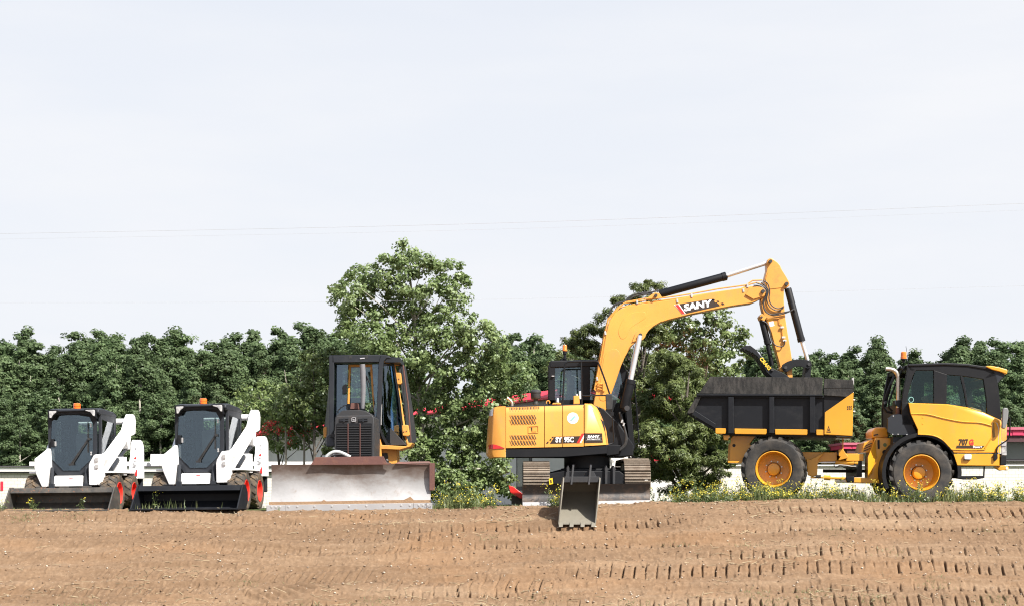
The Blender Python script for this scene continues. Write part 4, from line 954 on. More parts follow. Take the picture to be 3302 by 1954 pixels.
# boom
YB0, YB1 = 27.36, 27.66
bo = [(95, 1440), (118, 1330), (150, 1150), (185, 960), (210, 800), (228, 720), (250, 655), (290, 600), (345, 560), (420, 530), (560, 510), (860, 468), (1200, 405), (1480, 365), (1540, 352), (1640, 350), (1672, 370), (1688, 400), (1680, 432), (1660, 452), (1610, 480), (1555, 505), (1470, 517), (1380, 530), (1250, 555), (1000, 605), (800, 655), (720, 680), (650, 715), (605, 755), (580, 790), (572, 815), (555, 838), (530, 848), (500, 850), (465, 880), (420, 940), (385, 1000), (350, 1080), (310, 1200), (260, 1340), (215, 1470), (185, 1550), (120, 1565)]
b = MB(); PY(b, 'G', bo, YB0, YB1); boom = B('boom', b, M['amber'], bevel=0.012)
def plate(pts, name, mat, parent, lift=0.012, sub=0, Y=YB0):
    b = MB(); PY(b, 'G', smooth2(pts, sub) if sub else pts, Y - lift, Y + 0.01); return B(name, b, mat, parent, bevel=0.004)
plate([(1495, 428), (1535, 368), (1600, 356), (1645, 362), (1676, 385), (1680, 412), (1664, 440), (1568, 470)], 'boss_plate', M['amber'], boom, 0.03)
plate([(185, 1050), (200, 985), (240, 940), (290, 925), (330, 950), (350, 1010), (345, 1075), (300, 1200), (232, 1380), (150, 1380), (165, 1180), (185, 1050)], 'stiffener', M['amber'], boom, 0.006, 4)
plate([(345, 700), (390, 630), (460, 595), (540, 582), (575, 595), (575, 640), (520, 680), (440, 735), (395, 820), (350, 830), (325, 770), (345, 700)], 'stiffener', M['amber'], boom, 0.004, 4)
plate([(452, 862), (480, 790), (500, 765), (560, 730), (620, 700), (730, 668), (650, 715), (605, 755), (580, 790), (572, 815), (555, 838), (530, 848), (500, 850)], 'cylinder_lug', M['amber'], boom, 0.022)
plate([(580, 470), (615, 440), (660, 408), (700, 415), (718, 440), (730, 462)], 'cylinder_bracket', M['amber'], boom, 0.02)
for (x, y, r_, par) in ((525, 802, 0.036, boom), (668, 440, 0.03, boom), (1652, 402, 0.036, boom)):
    b = MB(); b.lathe([(0, -0.07), (r_, -0.07), (r_, -0.01), (0, -0.01)], W('G', x, y, YB0), 'y', 18); B('pin', b, M['grime'], par)
# boom decal
b = MB(); PY(b, 'G', [(885, 515), (1158, 472), (1205, 468), (1258, 532), (946, 602)], YB0 - 0.004, YB0 + 0.002); d = B('decal', b, M['letterblack'], boom)
b = MB(); PY(b, 'G', [(838, 522), (888, 514), (950, 602), (915, 610)], YB0 - 0.004, YB0 + 0.002); B('stripe', b, M['sticker'], boom)
b = MB(); PY(b, 'G', [(847, 523), (876, 518), (938, 602), (914, 606)], YB0 - 0.008, YB0 + 0.002); B('stripe', b, M['red'], boom)
for q in ([(1205, 486), (1222, 484), (1236, 498), (1216, 502)], [(1228, 486), (1246, 484), (1255, 496), (1238, 499)], [(1244, 510), (1262, 506), (1275, 522), (1256, 526)], [(1266, 506), (1288, 502), (1304, 520), (1282, 524)], [(1172, 472), (1196, 468), (1206, 480), (1184, 484)]):
    b = MB(); PY(b, 'G', q, YB0 - 0.009 if q[0][0] in (1205, 1244) else YB0 - 0.004, YB0 + 0.002); B('checker', b, M['amber'] if q[0][0] in (1205, 1244) else M['letterblack'], boom)
text_mesh('lettering', 'SANY', M['sticker'], 0.165, boom, W('G', 1050, 531, YB0 - 0.008), sx=1.26, bold=0.008, rot=10, shear=0.12)
# hydraulic lines along the boom
for pts, r_, mat_ in (([(104, 1300), (165, 1000), (200, 790), (232, 660), (315, 562), (378, 506), (490, 490), (860, 442), (1000, 420), (1240, 376), (1500, 341), (1560, 300), (1650, 296)], 0.013, 'amber'),
                      ([(112, 1310), (176, 1000), (214, 790), (246, 668), (335, 548), (500, 512), (870, 462), (1200, 412), (1440, 382), (1545, 330), (1600, 318), (1670, 342)], 0.013, 'amber'),
                      ([(120, 1200), (150, 1010), (195, 780), (228, 650), (320, 545), (395, 495), (620, 455), (700, 452)], 0.010, 'amber_worn')):
    b = MB(); TU(b, 'G', [(x, y, YB0 + (0.02 if mat_ == 'amber' else 0.1)) for x, y in pts], r_, 8); B('hydraulic_pipe', b, M[mat_], boom)
for (x, y) in ((498, 498), (867, 486), (1000, 438), (1475, 390), (1513, 348), (205, 780), (130, 1200)):
    b = MB(); b.box(W('G', x, y, YB0 - 0.0), (0.035, 0.03, 0.07), (0, R(-8), 0)); B('pipe_clamp', b, M['bolt'], boom, bevel=0.004)
for i in range(3):
    b = MB(); TU(b, 'K', [(1440, 655 + 62 * i, YB0 - 0.02), (1560, 680 + 62 * i, YB0 - 0.03)], 0.011, 6); b.box(W('K', 1580, 690 + 60 * i, YB0 - 0.03), (0.04, 0.04, 0.05)); B('pipe_fitting', b, M['amber_worn'], boom)
for pts in ([(240, 640), (255, 570), (300, 515), (390, 492)], [(236, 660), (248, 585), (290, 530), (370, 498)], [(395, 490), (430, 450), (500, 420), (580, 412), (640, 405)], [(420, 488), (455, 455), (520, 432), (600, 425), (640, 420)], [(515, 455), (530, 430), (600, 415)], [(640, 405), (680, 395), (720, 400), (735, 412)]):
    b = MB(); TU(b, 'G', [(x, y, YB0 + 0.12) for x, y in pts], 0.016, 8, 4); B('hose', b, M['hose'], boom)
def cyl(name, fr, p0, p1, p2, Y, r0, r1, par, Y2=None, mat0='black'):
    b = MB(); a, c, e = W(fr, *p0, Y), W(fr, *p1, Y), W(fr, *p2, Y2 or Y); d = (c - a).normalized()
    b.tube([a, a + d * 0.02, c - d * 0.08, c - d * 0.08, c, c], [r0 * .9, r0, r0, r0 * 1.08, r0 * 1.08, r0 * .6], 18)
    o = B(name, b, M[mat0], par, smooth=30)
    b = MB(); b.tube([c - d * 0.1, e], r1, 14); B('rod', b, M['chrome'], o); return o
cyl('arm_cylinder', 'G', (705, 424), (1316, 260), (1712, 132), 27.5, 0.078, 0.042, None)
cyl('boom_cylinder', 'P', (2012, 1318), (2035, 1224), (2064, 1081), 27.22, 0.088, 0.044, None)
cyl('boom_cylinder', 'P', (2008, 1318), (2031, 1224), (2060, 1081), 27.84, 0.088, 0.044, None)
b = MB(); b.lathe([(0, -0.75), (0.05, -0.75), (0.05, 0.2), (0, 0.2)], W('P', 2012, 1322, 27.7), 'y', 16); B('pin', b, M['grime'])
# boom foot, slewing platform front, hoses
b = MB(); PY(b, 'E', [(900, 480), (1000, 520), (1120, 640), (1230, 800), (1225, 880), (1100, 893), (1010, 885), (900, 880)], 27.2, 27.85); B('platform', b, M['black'], bevel=0.02)
b = MB(); PY(b, 'E', [(1020, 795), (1130, 800), (1110, 870), (1020, 880)], 26.75, 27.2); B('platform_step', b, M['black'], bevel=0.01)
for pts in ([(1118, 545), (1130, 600), (1155, 660), (1168, 730), (1160, 790), (1115, 835)], [(1126, 560), (1145, 620), (1162, 680), (1175, 740), (1165, 800), (1120, 840)]):
    b = MB(); TU(b, 'E', [(x, y, 27.1) for x, y in pts], 0.018, 8, 4); B('hose', b, M['hose'])
for (x, y) in ((1138, 615), (1152, 640)):
    b = MB(); b.box(W('E', x, y, 27.08), (0.03, 0.03, 0.06), (0, R(20), 0)); B('hose_fitting', b, M['bolt'])
# stick, thumb, linkage
YS0, YS1 = 27.40, 27.62
stk = [(1690, 140), (1700, 108), (1722, 95), (1745, 100), (1790, 135), (1815, 165), (1832, 205), (1870, 265), (1898, 315), (1900, 345), (1880, 365), (1850, 375), (1848, 480), (1862, 640), (1885, 790), (1905, 900), (1922, 1010), (1930, 1230), (1895, 1230), (1870, 1130), (1820, 1110), (1800, 1030), (1770, 920), (1735, 780), (1700, 690), (1672, 640), (1650, 560), (1638, 500), (1640, 460), (1675, 430), (1690, 390), (1668, 300), (1680, 250), (1692, 205)]
b = MB(); PY(b, 'G', stk, YS0, YS1); stick = B('stick', b, M['amber_worn'], bevel=0.012)
for q in ([(1625, 625), (1640, 604), (1665, 605), (1685, 640), (1668, 672), (1635, 655)], [(1805, 1100), (1830, 1080), (1860, 1100), (1850, 1135), (1810, 1130)]):
    b = MB(); PY(b, 'G', q, YS0 - 0.03, YS1 + 0.03); B('lug', b, M['amber_worn'], stick, bevel=0.01)
plate([(1680, 290), (1700, 230), (1740, 195), (1812, 178), (1830, 205), (1870, 268), (1895, 318), (1880, 360), (1700, 380)], 'stiffener', M['amber_worn'], stick, 0.01, 0, YS0)
for (x, y, r_) in ((1722, 128, 0.034), (1870, 333, 0.036), (1640, 636, 0.02)):
    b = MB(); b.lathe([(0, -0.06), (r_, -0.06), (r_, 0.0), (0, 0.0)], W('G', x, y, YS0 - 0.01), 'y', 16); B('pin', b, M['grime'], stick)
b = MB(); PY(b, 'G', [(1708, 682), (1750, 670), (1762, 712), (1722, 722)], YS0 - 0.003, YS0 + 0.003); B('label_plate', b, M['sticker'], stick)
b = MB(); PY(b, 'G', [(1700, 652), (1748, 648), (1750, 662), (1704, 668)], YS0 - 0.003, YS0 + 0.003); B('label_plate', b, M['warn'], stick)
for pts in ([(1660, 300), (1700, 330), (1718, 400), (1712, 470), (1740, 530), (1800, 556), (1850, 535)], [(1640, 318), (1680, 350), (1705, 400), (1690, 470), (1720, 540), (1790, 575), (1845, 550)], [(1590, 320), (1650, 345), (1695, 400), (1670, 480), (1660, 540), (1690, 595), (1760, 615), (1840, 605), (1930, 570)], [(1570, 345), (1640, 355), (1688, 420), (1655, 500), (1675, 570), (1720, 610), (1800, 600), (1925, 575)], [(1650, 668), (1690, 690), (1715, 740), (1730, 830), (1770, 890), (1830, 905), (1855, 880), (1855, 850)]):
    b = MB(); TU(b, 'G', [(x, y, YS0 - 0.05) for x, y in pts], 0.0115, 8, 4); B('hose', b, M['hose'], stick)
b = MB(); TU(b, 'G', [(1690, 650, YS0 - 0.02), (1805, 645, YS0 - 0.02), (1808, 690, YS0 - 0.02), (1830, 700, YS0 - 0.02), (1838, 790, YS0 - 0.02), (1840, 840, YS0 - 0.02)], 0.009, 6); B('hydraulic_pipe', b, M['amber_worn'], stick)
for (x, y) in ((1832, 728), (1845, 820), (1855, 850)):
    b = MB(); b.box(W('G', x, y, YS0 - 0.03), (0.07, 0.03, 0.035)); B('pipe_clamp', b, M['bolt'], stick, bevel=0.004)
cyl('bucket_cylinder', 'G', (1884, 372), (2012, 858), (2068, 1032), 27.5, 0.068, 0.036, None)
b = MB(); TU(b, 'G', [(1920, 575, 27.42), (1940, 560, 27.42), (1948, 580, 27.42)], 0.02, 8); B('cylinder_port', b, M['grime'])
o_ = cyl('thumb_cylinder', 'G', (1648, 662), (1702, 880), (1740, 1078), 27.5, 0.062, 0.042, None, mat0='black')
kids(o_)[0].data.materials[0] = M['black']
th = [(1465, 915), (1490, 895), (1540, 893), (1590, 930), (1630, 980), (1655, 1010), (1700, 1070), (1760, 1110), (1850, 1150), (1920, 1200), (1740, 1185), (1690, 1140), (1650, 1060), (1600, 990), (1575, 975), (1560, 958), (1545, 962), (1530, 942), (1515, 945), (1500, 930), (1485, 935)]
b = MB(); PY(b, 'G', th, 27.30, 27.72); tm = B('thumb', b, M['blacksteel'], bevel=0.008)
text_mesh('lettering', 'CRAIG', M['letteryellow'], 0.092, tm, W('G', 1676, 1060, 27.292), sx=1.05, bold=0.003, rot=-51, shear=0.1)
b = MB(); b.lathe([(0, -0.03), (0.03, -0.03), (0.03, 0.0), (0, 0.0)], W('G', 1742, 1115, 27.3), 'y', 14); B('pin', b, M['grime'], tm)
lk = [(1828, 1095), (1835, 1070), (1880, 1042), (1930, 1025), (2000, 1018), (2060, 1025), (2098, 1042), (2108, 1070), (2096, 1098), (2070, 1106), (2045, 1100), (2000, 1085), (1945, 1090), (1905, 1118), (1880, 1135), (1848, 1130)]
for (Ya, Yb) in ((27.30, 27.34), (27.66, 27.70)):
    b = MB(); PY(b, 'G', lk, Ya, Yb); l = B('tipping_link', b, M['black'], bevel=0.006)
    for (x, y) in ((1864, 1097), (2078, 1066)):
        b = MB(); b.lathe([(0, -0.02), (0.03, -0.02), (0.03, 0.0), (0, 0.0)], W('G', x, y, Ya), 'y', 14); B('pin', b, M['grime'], l)
b = MB(); PY(b, 'G', [(2052, 1085), (2100, 1080), (2098, 1150), (2085, 1260), (2035, 1260), (2042, 1150)], 27.36, 27.64); B('bucket_link', b, M['black'], bevel=0.01)
# undercarriage
b = MB(); b.lathe([(0, 0.66), (0.50, 0.66), (0.50, 0.72), (0.44, 0.73), (0.44, 0.96), (0, 0.96)], (1.443, 27.6, 0), 'z', 32); B('slew_ring', b, M['grime'])
b = MB(); b.prism([(0.62, 0.30), (0.62, 0.62), (1.0, 0.72), (1.9, 0.72), (2.28, 0.62), (2.28, 0.30)], 26.9, 28.4); B('track_frame', b, M['black'], bevel=0.03)
for ti, (pa, pb, dz_) in enumerate(((378, 582, 0.0), (1160, 1360, 0.05))):
    xa, xb = W('E', pa, 0, 26.35).x, W('E', pb, 0, 26.35).x
    cx_ = (xa + xb) / 2; wd = xb - xa; RR = 0.365; zc_ = 0.43 + dz_
    pts = [(26.72 - RR * math.sin(R(a)), zc_ + RR * math.cos(R(a))) for a in range(0, 181, 15)] + [(28.6 + RR * math.sin(R(a)), zc_ - RR * math.cos(R(a))) for a in range(0, 181, 15)]
    b = MB(); b.prism(pts, cx_ - 0.13, cx_ + 0.13, 'yz'); tr = B('track', b, M['grime'])
    per = [Vector((0, p[0], p[1])) for p in pts]; n_ = len(per); acc = 0.03
    for i in range(n_):
        a, c = per[i], per[(i + 1) % n_]; d = c - a; ln = d.length
        if ln < 1e-6: continue
        t = acc
        while t < ln:
            p = a + d * (t / ln); ang = math.atan2(d.z, d.y); b = MB()
            out_ = Vector((0, d.z, -d.y)).normalized()
            if (p + out_ * 0.1 - Vector((0, 27.66, zc_))).length < (p - Vector((0, 27.66, zc_))).length: out_ = -out_
            b.box((cx_, p.y + out_.y * 0.02, p.z + out_.z * 0.02), (wd, 0.145, 0.022), (ang, 0, 0))
            for k in (-0.055, 0.0, 0.055):
                q = p + d.normalized() * k + out_ * 0.036; b.box((cx_, q.y, q.z), (wd, 0.014, 0.026), (ang, 0, 0))
            B('track_shoe', b, M['trackshoe'], tr); t += 0.152
        acc = t - ln
# dozer blade of the excavator
M['bladeworn'] = paint('worn muddy blade', (0.045, 0.042, 0.042), 0.4, (0.15, 0.105, 0.075), 0.8, scale=4.5, chips=((0.30, 0.30, 0.31), 0.72), lo=0.45, hi=0.68, bump=0.3)
vs = []; fs = []
for i, (xp, zt_, zb_) in enumerate(((370, 1107, 1262), (1358, 1094, 1244))):
    for k in range(9):
        t = k / 8; y = 26.02 + 0.14 * (1 - (2 * t - 1) ** 2) + 0.05 * t
        v = W('E', xp, zb_ + (zt_ - zb_) * t, 26.05); vs.append((v.x, y, v.z))
    for k in range(9):
        t = k / 8; y = 26.08 + 0.14 * (1 - (2 * t - 1) ** 2) + 0.05 * t
        v = W('E', xp, zb_ + (zt_ - zb_) * t, 26.05); vs.append((v.x, y, v.z))
for k in range(8): fs += [(k, k + 1, 19 + k, 18 + k), (9 + k, 27 + k, 28 + k, 10 + k), (k, 9 + k, 10 + k, k + 1), (18 + k, 19 + k, 28 + k, 27 + k)]
fs += [(0, 18, 27, 9), (8, 17, 35, 26)]
b = MB(); b.add(vs, fs); bl_ = B('blade', b, M['bladeworn'])
b = MB(); P3(b, 'E', [(372, 1240, 26.02), (1358, 1224, 26.02), (1358, 1252, 26.0), (372, 1268, 26.0)], 0.03); B('cutting_edge', b, M['edgesteel'], bl_)
for xx in (1015, 1075, 720):
    b = MB(); PY(b, 'E', [(xx - 9, 1100), (xx - 9, 975), (xx + 2, 955), (xx + 12, 975), (xx + 10, 1100)], 26.3, 26.9); B('blade_arm', b, M['grime'], bl_, bevel=0.008)
b = MB(); PY(b, 'E', [(560, 1020), (690, 1000), (1120, 1000), (1160, 1030), (1160, 1100), (560, 1100)], 26.35, 26.9); B('blade_frame', b, M['black'], bl_, bevel=0.01)
b = MB(); PY(b, 'E', [(574, 1058), (602, 1052), (607, 1098), (578, 1104)], 26.28, 26.30); yt = B('warning_tag', b, M['warn'])
b = MB(); PY(b, 'E', [(584, 1068), (594, 1066), (597, 1090), (587, 1092)], 26.276, 26.285); B('tag_mark', b, M['letterblack'], yt)

# ================================================================ loose digging bucket in front of the blade
lb = root('digging_bucket', (1.13, 25.2, -0.28), 'loose steel excavator bucket standing on the dirt, mouth towards the viewer', 'excavator bucket')
M['bucketsteel'] = paint('scoured bucket steel', (0.155, 0.143, 0.115), 0.55, (0.13, 0.11, 0.085), 0.7, scale=5, bump=0.2, chips=((0.4, 0.39, 0.36), 0.68))
hw = 0.305
def shear_add(mb, fn):
    o = len(mb.v); fn(); mb.v[o:] = [(x + 1.125 + 0.115 * (z + 0.28), y, z) for x, y, z in mb.v[o:]]
pf = [(24.78, -0.295), (25.05, -0.175), (25.30, -0.06), (25.52, 0.08), (25.63, 0.28), (25.53, 0.45), (25.25, 0.53), (24.97, 0.52)]
pin_ = [(24.78, -0.27), (25.04, -0.15), (25.29, -0.03), (25.50, 0.10), (25.60, 0.28), (25.51, 0.42), (25.25, 0.50), (24.98, 0.50)]
b = MB(); shear_add(b, lambda: b.prism(pf + pin_[::-1], -hw, hw, 'yz')); sh = B('shell', b, M['bucketsteel'], lb, bevel=0.004)
for s in (-1, 1):
    b = MB(); shear_add(b, lambda: b.prism([(24.76, -0.305)] + pf[1:] + [(24.92, 0.48), (24.80, 0.1)], s * hw, s * (hw + 0.022), 'yz')); B('side_plate', b, M['bucketsteel'], lb, bevel=0.004)
b = MB(); shear_add(b, lambda: b.box((0, 25.03, 0.49), (2 * hw, 0.12, 0.10))); B('top_beam', b, M['grime'], lb, bevel=0.006)
for xx in (-0.17, 0.135):
    b = MB(); shear_add(b, lambda: b.prism([(24.94, 0.40), (25.00, 0.72), (25.06, 0.75), (25.12, 0.73), (25.32, 0.50)], xx - 0.016, xx + 0.016, 'yz')); er = B('ear', b, M['grime'], lb, bevel=0.004)
for xx in (-0.27, -0.19):
    b = MB(); shear_add(b, lambda: b.prism([(25.01, 0.52), (25.01, 0.62), (25.07, 0.62), (25.11, 0.52)], xx - 0.012, xx + 0.012, 'yz')); B('ear', b, M['grime'], lb)
b = MB(); shear_add(b, lambda: b.prism([(0.02, 0.50), (0.05, 0.60), (0.10, 0.645), (0.20, 0.64), (0.27, 0.53)], 25.15, 25.22)); B('hook_plate', b, M['grime'], lb, bevel=0.004)
for xx in (-0.28, -0.095, 0.095, 0.28):
    b = MB(); shear_add(b, lambda: b.prism([(24.86, -0.235), (24.86, -0.275), (24.72, -0.335), (24.69, -0.33), (24.76, -0.265)], xx - 0.035, xx + 0.035, 'yz')); B('tooth', b, M['bucketsteel'], lb, bevel=0.006)
# ================================================================ articulated dumper
YD = 26.42; YE = 28.55
dm = root('dump_truck', (6.3, 27.5, 0.05), 'golden yellow articulated dump truck with a black skip body and rounded cab', 'dump truck')
B = lambda n, mb, m, p=None, **k: mb.build(n, m, p if p is not None else dm, **k)
# skip body
b = MB()
side_o = [(108, 575), (192, 428), (1338, 442), (1345, 770), (455, 765), (360, 722)]
PY(b, 'H', side_o, YD + 0.07, YD + 0.10)
b.prism(XZ('H', side_o, YD), YE - 0.1, YE - 0.07)
q = XZ('H', [(108, 575), (360, 722), (455, 760), (1345, 765), (1345, 785), (440, 785), (345, 740), (100, 590)], YD); b.prism(q, YD + 0.09, YE - 0.08)
q = XZ('H', [(1340, 300), (1360, 300), (1360, 785), (1340, 785)], YD); b.prism(q, YD + 0.09, YE - 0.08)
bed = B('skip_body', b, M['blacksteel'])
for (x0, x1) in ((482, 532), (853, 898), (1216, 1264)):
    b = MB(); PY(b, 'H', [(x0, 440), (x1, 442), (x1, 772), (x0, 770)], YD - 0.01, YD + 0.08); B('rib', b, M['blacksteel'], bed, bevel=0.008)
b = MB(); PY(b, 'H', [(192, 405), (1336, 430), (1336, 444), (192, 424)], YD - 0.02, YD + 0.1); PY(b, 'H', [(190, 424), (1336, 444), (1336, 460), (200, 440)], YD + 0.02, YD + 0.1); B('top_rail', b, M['blacksteel'], bed, bevel=0.008)
b = MB(); PY(b, 'H', [(172, 558), (365, 682), (358, 722), (108, 576), (150, 562)], YD + 0.03, YD + 0.09); B('tail_flange', b, M['blacksteel'], bed, bevel=0.008)
b = MB(); PY(b, 'H', [(104, 575), (188, 428), (232, 432), (160, 580), (120, 590)], YD + 0.01, YD + 0.09); B('tail_post', b, M['weathered'], bed, bevel=0.01)
for (Ya, Yb) in ((YD + 0.0, YD + 0.05), (YE - 0.14, YE - 0.09)):
    b = MB(); b.prism(XZ('H', [(214, 404), (262, 330), (316, 252), (420, 256), (700, 262), (1000, 270), (1332, 276), (1326, 432)], YD), Ya, Yb); B('side_board', b, M['weathered'], bed, bevel=0.005)
    b = MB(); b.prism(XZ('H', [(1342, 286), (1600, 304), (1604, 380), (1342, 374)], YD), Ya + 0.01, Yb + 0.02); B('side_board', b, M['weathered'], bed, bevel=0.005)
    b = MB(); b.prism(XZ('H', [(1342, 378), (1604, 384), (1602, 412), (1545, 452), (1342, 436)], YD), Ya + 0.012, Yb + 0.02); B('side_board', b, M['weathered'], bed, bevel=0.005)
b = MB(); PY(b, 'H', [(1338, 436), (1550, 450), (1348, 592), (1338, 592)], YD + 0.05, YD + 0.10); B('gusset', b, M['black'], bed)
b = MB(); PY(b, 'H', [(1588, 272), (1604, 272), (1604, 330), (1588, 330)], YD + 0.1, YD + 0.2); B('board_post', b, M['bolt'], bed)
b = MB(); PY(b, 'H', [(1348, 590), (1602, 412), (1592, 802), (1345, 786)], YD, YE - 0.07); hb = B('headboard', b, M['dumpyellow'], bed, bevel=0.008)
b = MB(); PY(b, 'H', [(1450, 797), (1592, 804), (1588, 812), (1452, 810)], YD + 0.01, YD + 0.8); B('headboard_lip', b, M['weathered'], hb)
tri = [(1383, 708), (1402, 770), (1364, 768)]; tri_i = [(1383, 722), (1395, 763), (1370, 762)]
b = MB(); ring(b, XZ('H', tri, YD), XZ('H', tri_i, YD), YD - 0.003, YD + 0.003); ws = B('warning_sign', b, M['letterblack'], hb)
b = MB(); PY(b, 'H', [(1383, 738), (1388, 746), (1386, 756), (1379, 755), (1378, 746)], YD - 0.003, YD + 0.003); B('sign_mark', b, M['letterblack'], hb)
for i in range(3):
    for j in range(2):
        b = MB(); x, y = 1553 + 15 * i, 542 + 20 * j; PY(b, 'H', [(x - 3, y - 8), (x + 6, y - 9), (x + 2, y + 6), (x - 8, y + 7)], YD - 0.003, YD + 0.003); B('decal_dot', b, M['letterblack'], hb)
for y in (472, 575):
    b = MB(); b.lathe([(0, 0), (0.014, 0), (0.014, 0.03), (0, 0.03)], W('H', 1600, y, YD + 0.05), 'x', 8); B('bolt', b, M['bolt'], hb)
for (x0, x1) in ((362, 460), (536, 828), (902, 1195), (1270, 1345)):
    b = MB(); f = lambda x: (x - 360) * 0.022
    PY(b, 'H', [(x0, 722 + f(x0)), (x1, 722 + f(x1)), (x1, 757 + f(x1)), (x1 - 8, 772 + f(x1)), (x0 + 4, 772 + f(x0)), (x0, 757 + f(x0))], YD + 0.02, YD + 0.12); B('floor_beam', b, M['dumpyellow'], bed, bevel=0.01)
b = MB(); b.prism(XZ('H', [(460, 770), (1450, 792), (1450, 815), (460, 785)], YD), YD + 0.2, YE - 0.2); B('subframe', b, M['grime'], bed)
# rear chassis
b = MB(); PY(b, 'H', [(362, 768), (470, 770), (485, 795), (470, 812), (468, 832), (428, 830), (424, 782), (385, 776)], YD + 0.12, YD + 0.3); B('tail_bracket', b, M['dumpyellow'], bevel=0.01)
b = MB(); PY(b, 'H', [(470, 812), (490, 786), (700, 790), (640, 870), (690, 895), (690, 1040), (456, 1036)], YD + 0.35, YD + 0.55); PY(b, 'H', [(452, 1020), (700, 1028), (700, 1046), (452, 1040)], YD + 0.25, YD + 0.6)
b.prism(XZ('H', [(470, 850), (690, 895), (1140, 935), (1460, 940), (1460, 1022), (1140, 1030), (690, 1035), (456, 1030)], YD), YD + 0.55, YE - 0.55); rc = B('rear_chassis', b, M['dumpyellow'], bevel=0.01)
b = MB(); b.lathe([(0, -0.012), (0.03, -0.012), (0.03, 0.0), (0, 0.0)], W('H', 498, 880, YD + 0.35), 'y', 14); B('hole_cover', b, M['interior'], rc)
b = MB(); b.prism(XZ('H', [(600, 880), (690, 820), (760, 815), (770, 870)], YD), YE - 0.5, YE - 0.45); B('light_panel', b, M['hosegrey'])
b = MB(); PY(b, 'H', [(1140, 1005), (1180, 1010), (1300, 945), (1245, 1015), (1258, 1030), (1240, 1045), (1235, 1155), (1190, 1165), (1150, 1150)], YD + 0.45, YD + 0.7); B('hitch_plate', b, M['dumpyellow'], bevel=0.01)
b = MB(); PY(b, 'H', [(1425, 925), (1460, 915), (1490, 960), (1510, 985), (1505, 1000), (1420, 1020), (1440, 985), (1425, 980)], YD + 0.45, YD + 0.6); B('pivot_bracket', b, M['dumpyellow'], bevel=0.008)
b = MB(); TU(b, 'H', [(1447, 800, YD + 0.6), (1447, 925, YD + 0.6)], 0.012, 6); B('stay_rod', b, M['dumpyellow'])
b = MB(); b.prism(XZ('L', [(1050, 465), (1380, 455), (1380, 590), (1050, 590)], YD), YD + 0.5, YE - 0.5); b.prism(XZ('L', [(920, 450), (1280, 450), (1280, 470), (920, 470)], YD), YD + 0.5, YE - 0.6); B('hinge_block', b, M['dumpyellow'], bevel=0.01)
b = MB(); b.prism(XZ('L', [(1200, 600), (1350, 590), (1350, 890), (1250, 890), (1250, 720), (1200, 700)], YD), YD + 0.5, YE - 0.5); B('hinge_core', b, M['black'])
def dcyl(name, fr, p0, p1, p2, Y, r0, r1):
    b = MB(); a, c, e = W(fr, *p0, Y), W(fr, *p1, Y), W(fr, *p2, Y); d = (c - a).normalized()
    b.tube([a, a, c, c + d * 0.03, c + d * 0.03], [r0 * .7, r0, r0, r0, r0 * .6], 14); o = B(name, b, M['dumpyellow']); b = MB(); b.tube([c, e], r1, 12); B('rod', b, M['chrome'], o); return o
dcyl('steering_cylinder', 'L', (1060, 645), (690, 630), (400, 632), YD + 0.55, 0.042, 0.02)
b = MB(); TU(b, 'L', [(680, 668, YD + 0.5), (880, 690, YD + 0.5), (960, 705, YD + 0.5), (1040, 705, YD + 0.5)], 0.012, 6); B('hydraulic_pipe', b, M['bolt'])
b = MB(); TU(b, 'L', [(640, 680, YD + 0.5), (680, 715, YD + 0.5), (760, 690, YD + 0.5), (820, 710, YD + 0.5), (900, 700, YD + 0.5)], 0.014, 6, 3); B('hose', b, M['hose'])
b = MB(); TU(b, 'L', [(360, 785, YD + 0.9), (1260, 790, YD + 0.9)], 0.032, 10); B('drive_shaft', b, M['black'])
b = MB(); TU(b, 'L', [(240, 905, YD + 0.4), (480, 905, YD + 0.4), (480, 905, YD + 0.4), (600, 915, YD + 0.4), (600, 918, YD + 0.4), (900, 925, YD + 0.4)], [0.018, 0.018, 0.045, 0.045, 0.022, 0.022], 12); B('tie_rod', b, M['dumpyellow'])
b = MB(); b.box(W('L', 380, 885, YD + 0.4), (0.10, 0.1, 0.05)); B('tie_rod_eye', b, M['grime'], bevel=0.01)
b = MB(); PY(b, 'L', [(885, 888), (1035, 880), (1040, 990), (910, 995), (888, 940)], YD + 0.35, YD + 0.5); B('joint_block', b, M['black'], bevel=0.02)
b = MB(); b.prism(XZ('L', [(1030, 895), (1350, 905), (1700, 940), (1740, 1010), (1030, 990)], YD), YD + 0.4, YE - 0.5); B('front_axle_beam', b, M['dumpyellow'], bevel=0.01)
# front chassis
b = MB(); PY(b, 'L', [(1352, 525), (1480, 185), (1490, 172), (1800, 180), (1830, 300), (1790, 700), (1740, 1000), (1352, 985)], YD + 0.42, YD + 0.8); B('front_chassis', b, M['dumpyellow'], bevel=0.012)
b = MB(); P3(b, 'L', [(1350, 525, YD + 0.30), (1482, 195, YD + 0.40), (1505, 500, YD + 0.40), (1515, 520, YD + 0.40), (1495, 545, YD + 0.40), (1420, 790, YD + 0.40), (1445, 790, YD + 0.40), (1350, 910, YD + 0.30)], 0.06); B('wing_plate', b, M['dumpyellow'], bevel=0.004)
b = MB(); PY(b, 'L', [(1215, 445), (1270, 265), (1445, 195), (1440, 250), (1370, 445)], YD + 0.5, YD + 1.2); lv = B('louvre_box', b, M['dumpyellow'], bevel=0.01)
for k in range(3):
    b = MB(); PY(b, 'L', [(1285 - 14 * k, 318 + 45 * k), (1410 - 14 * k, 262 + 48 * k), (1414 - 14 * k, 276 + 48 * k), (1290 - 14 * k, 334 + 45 * k)], YD + 0.49, YD + 0.51); B('louvre', b, M['interior'], lv)
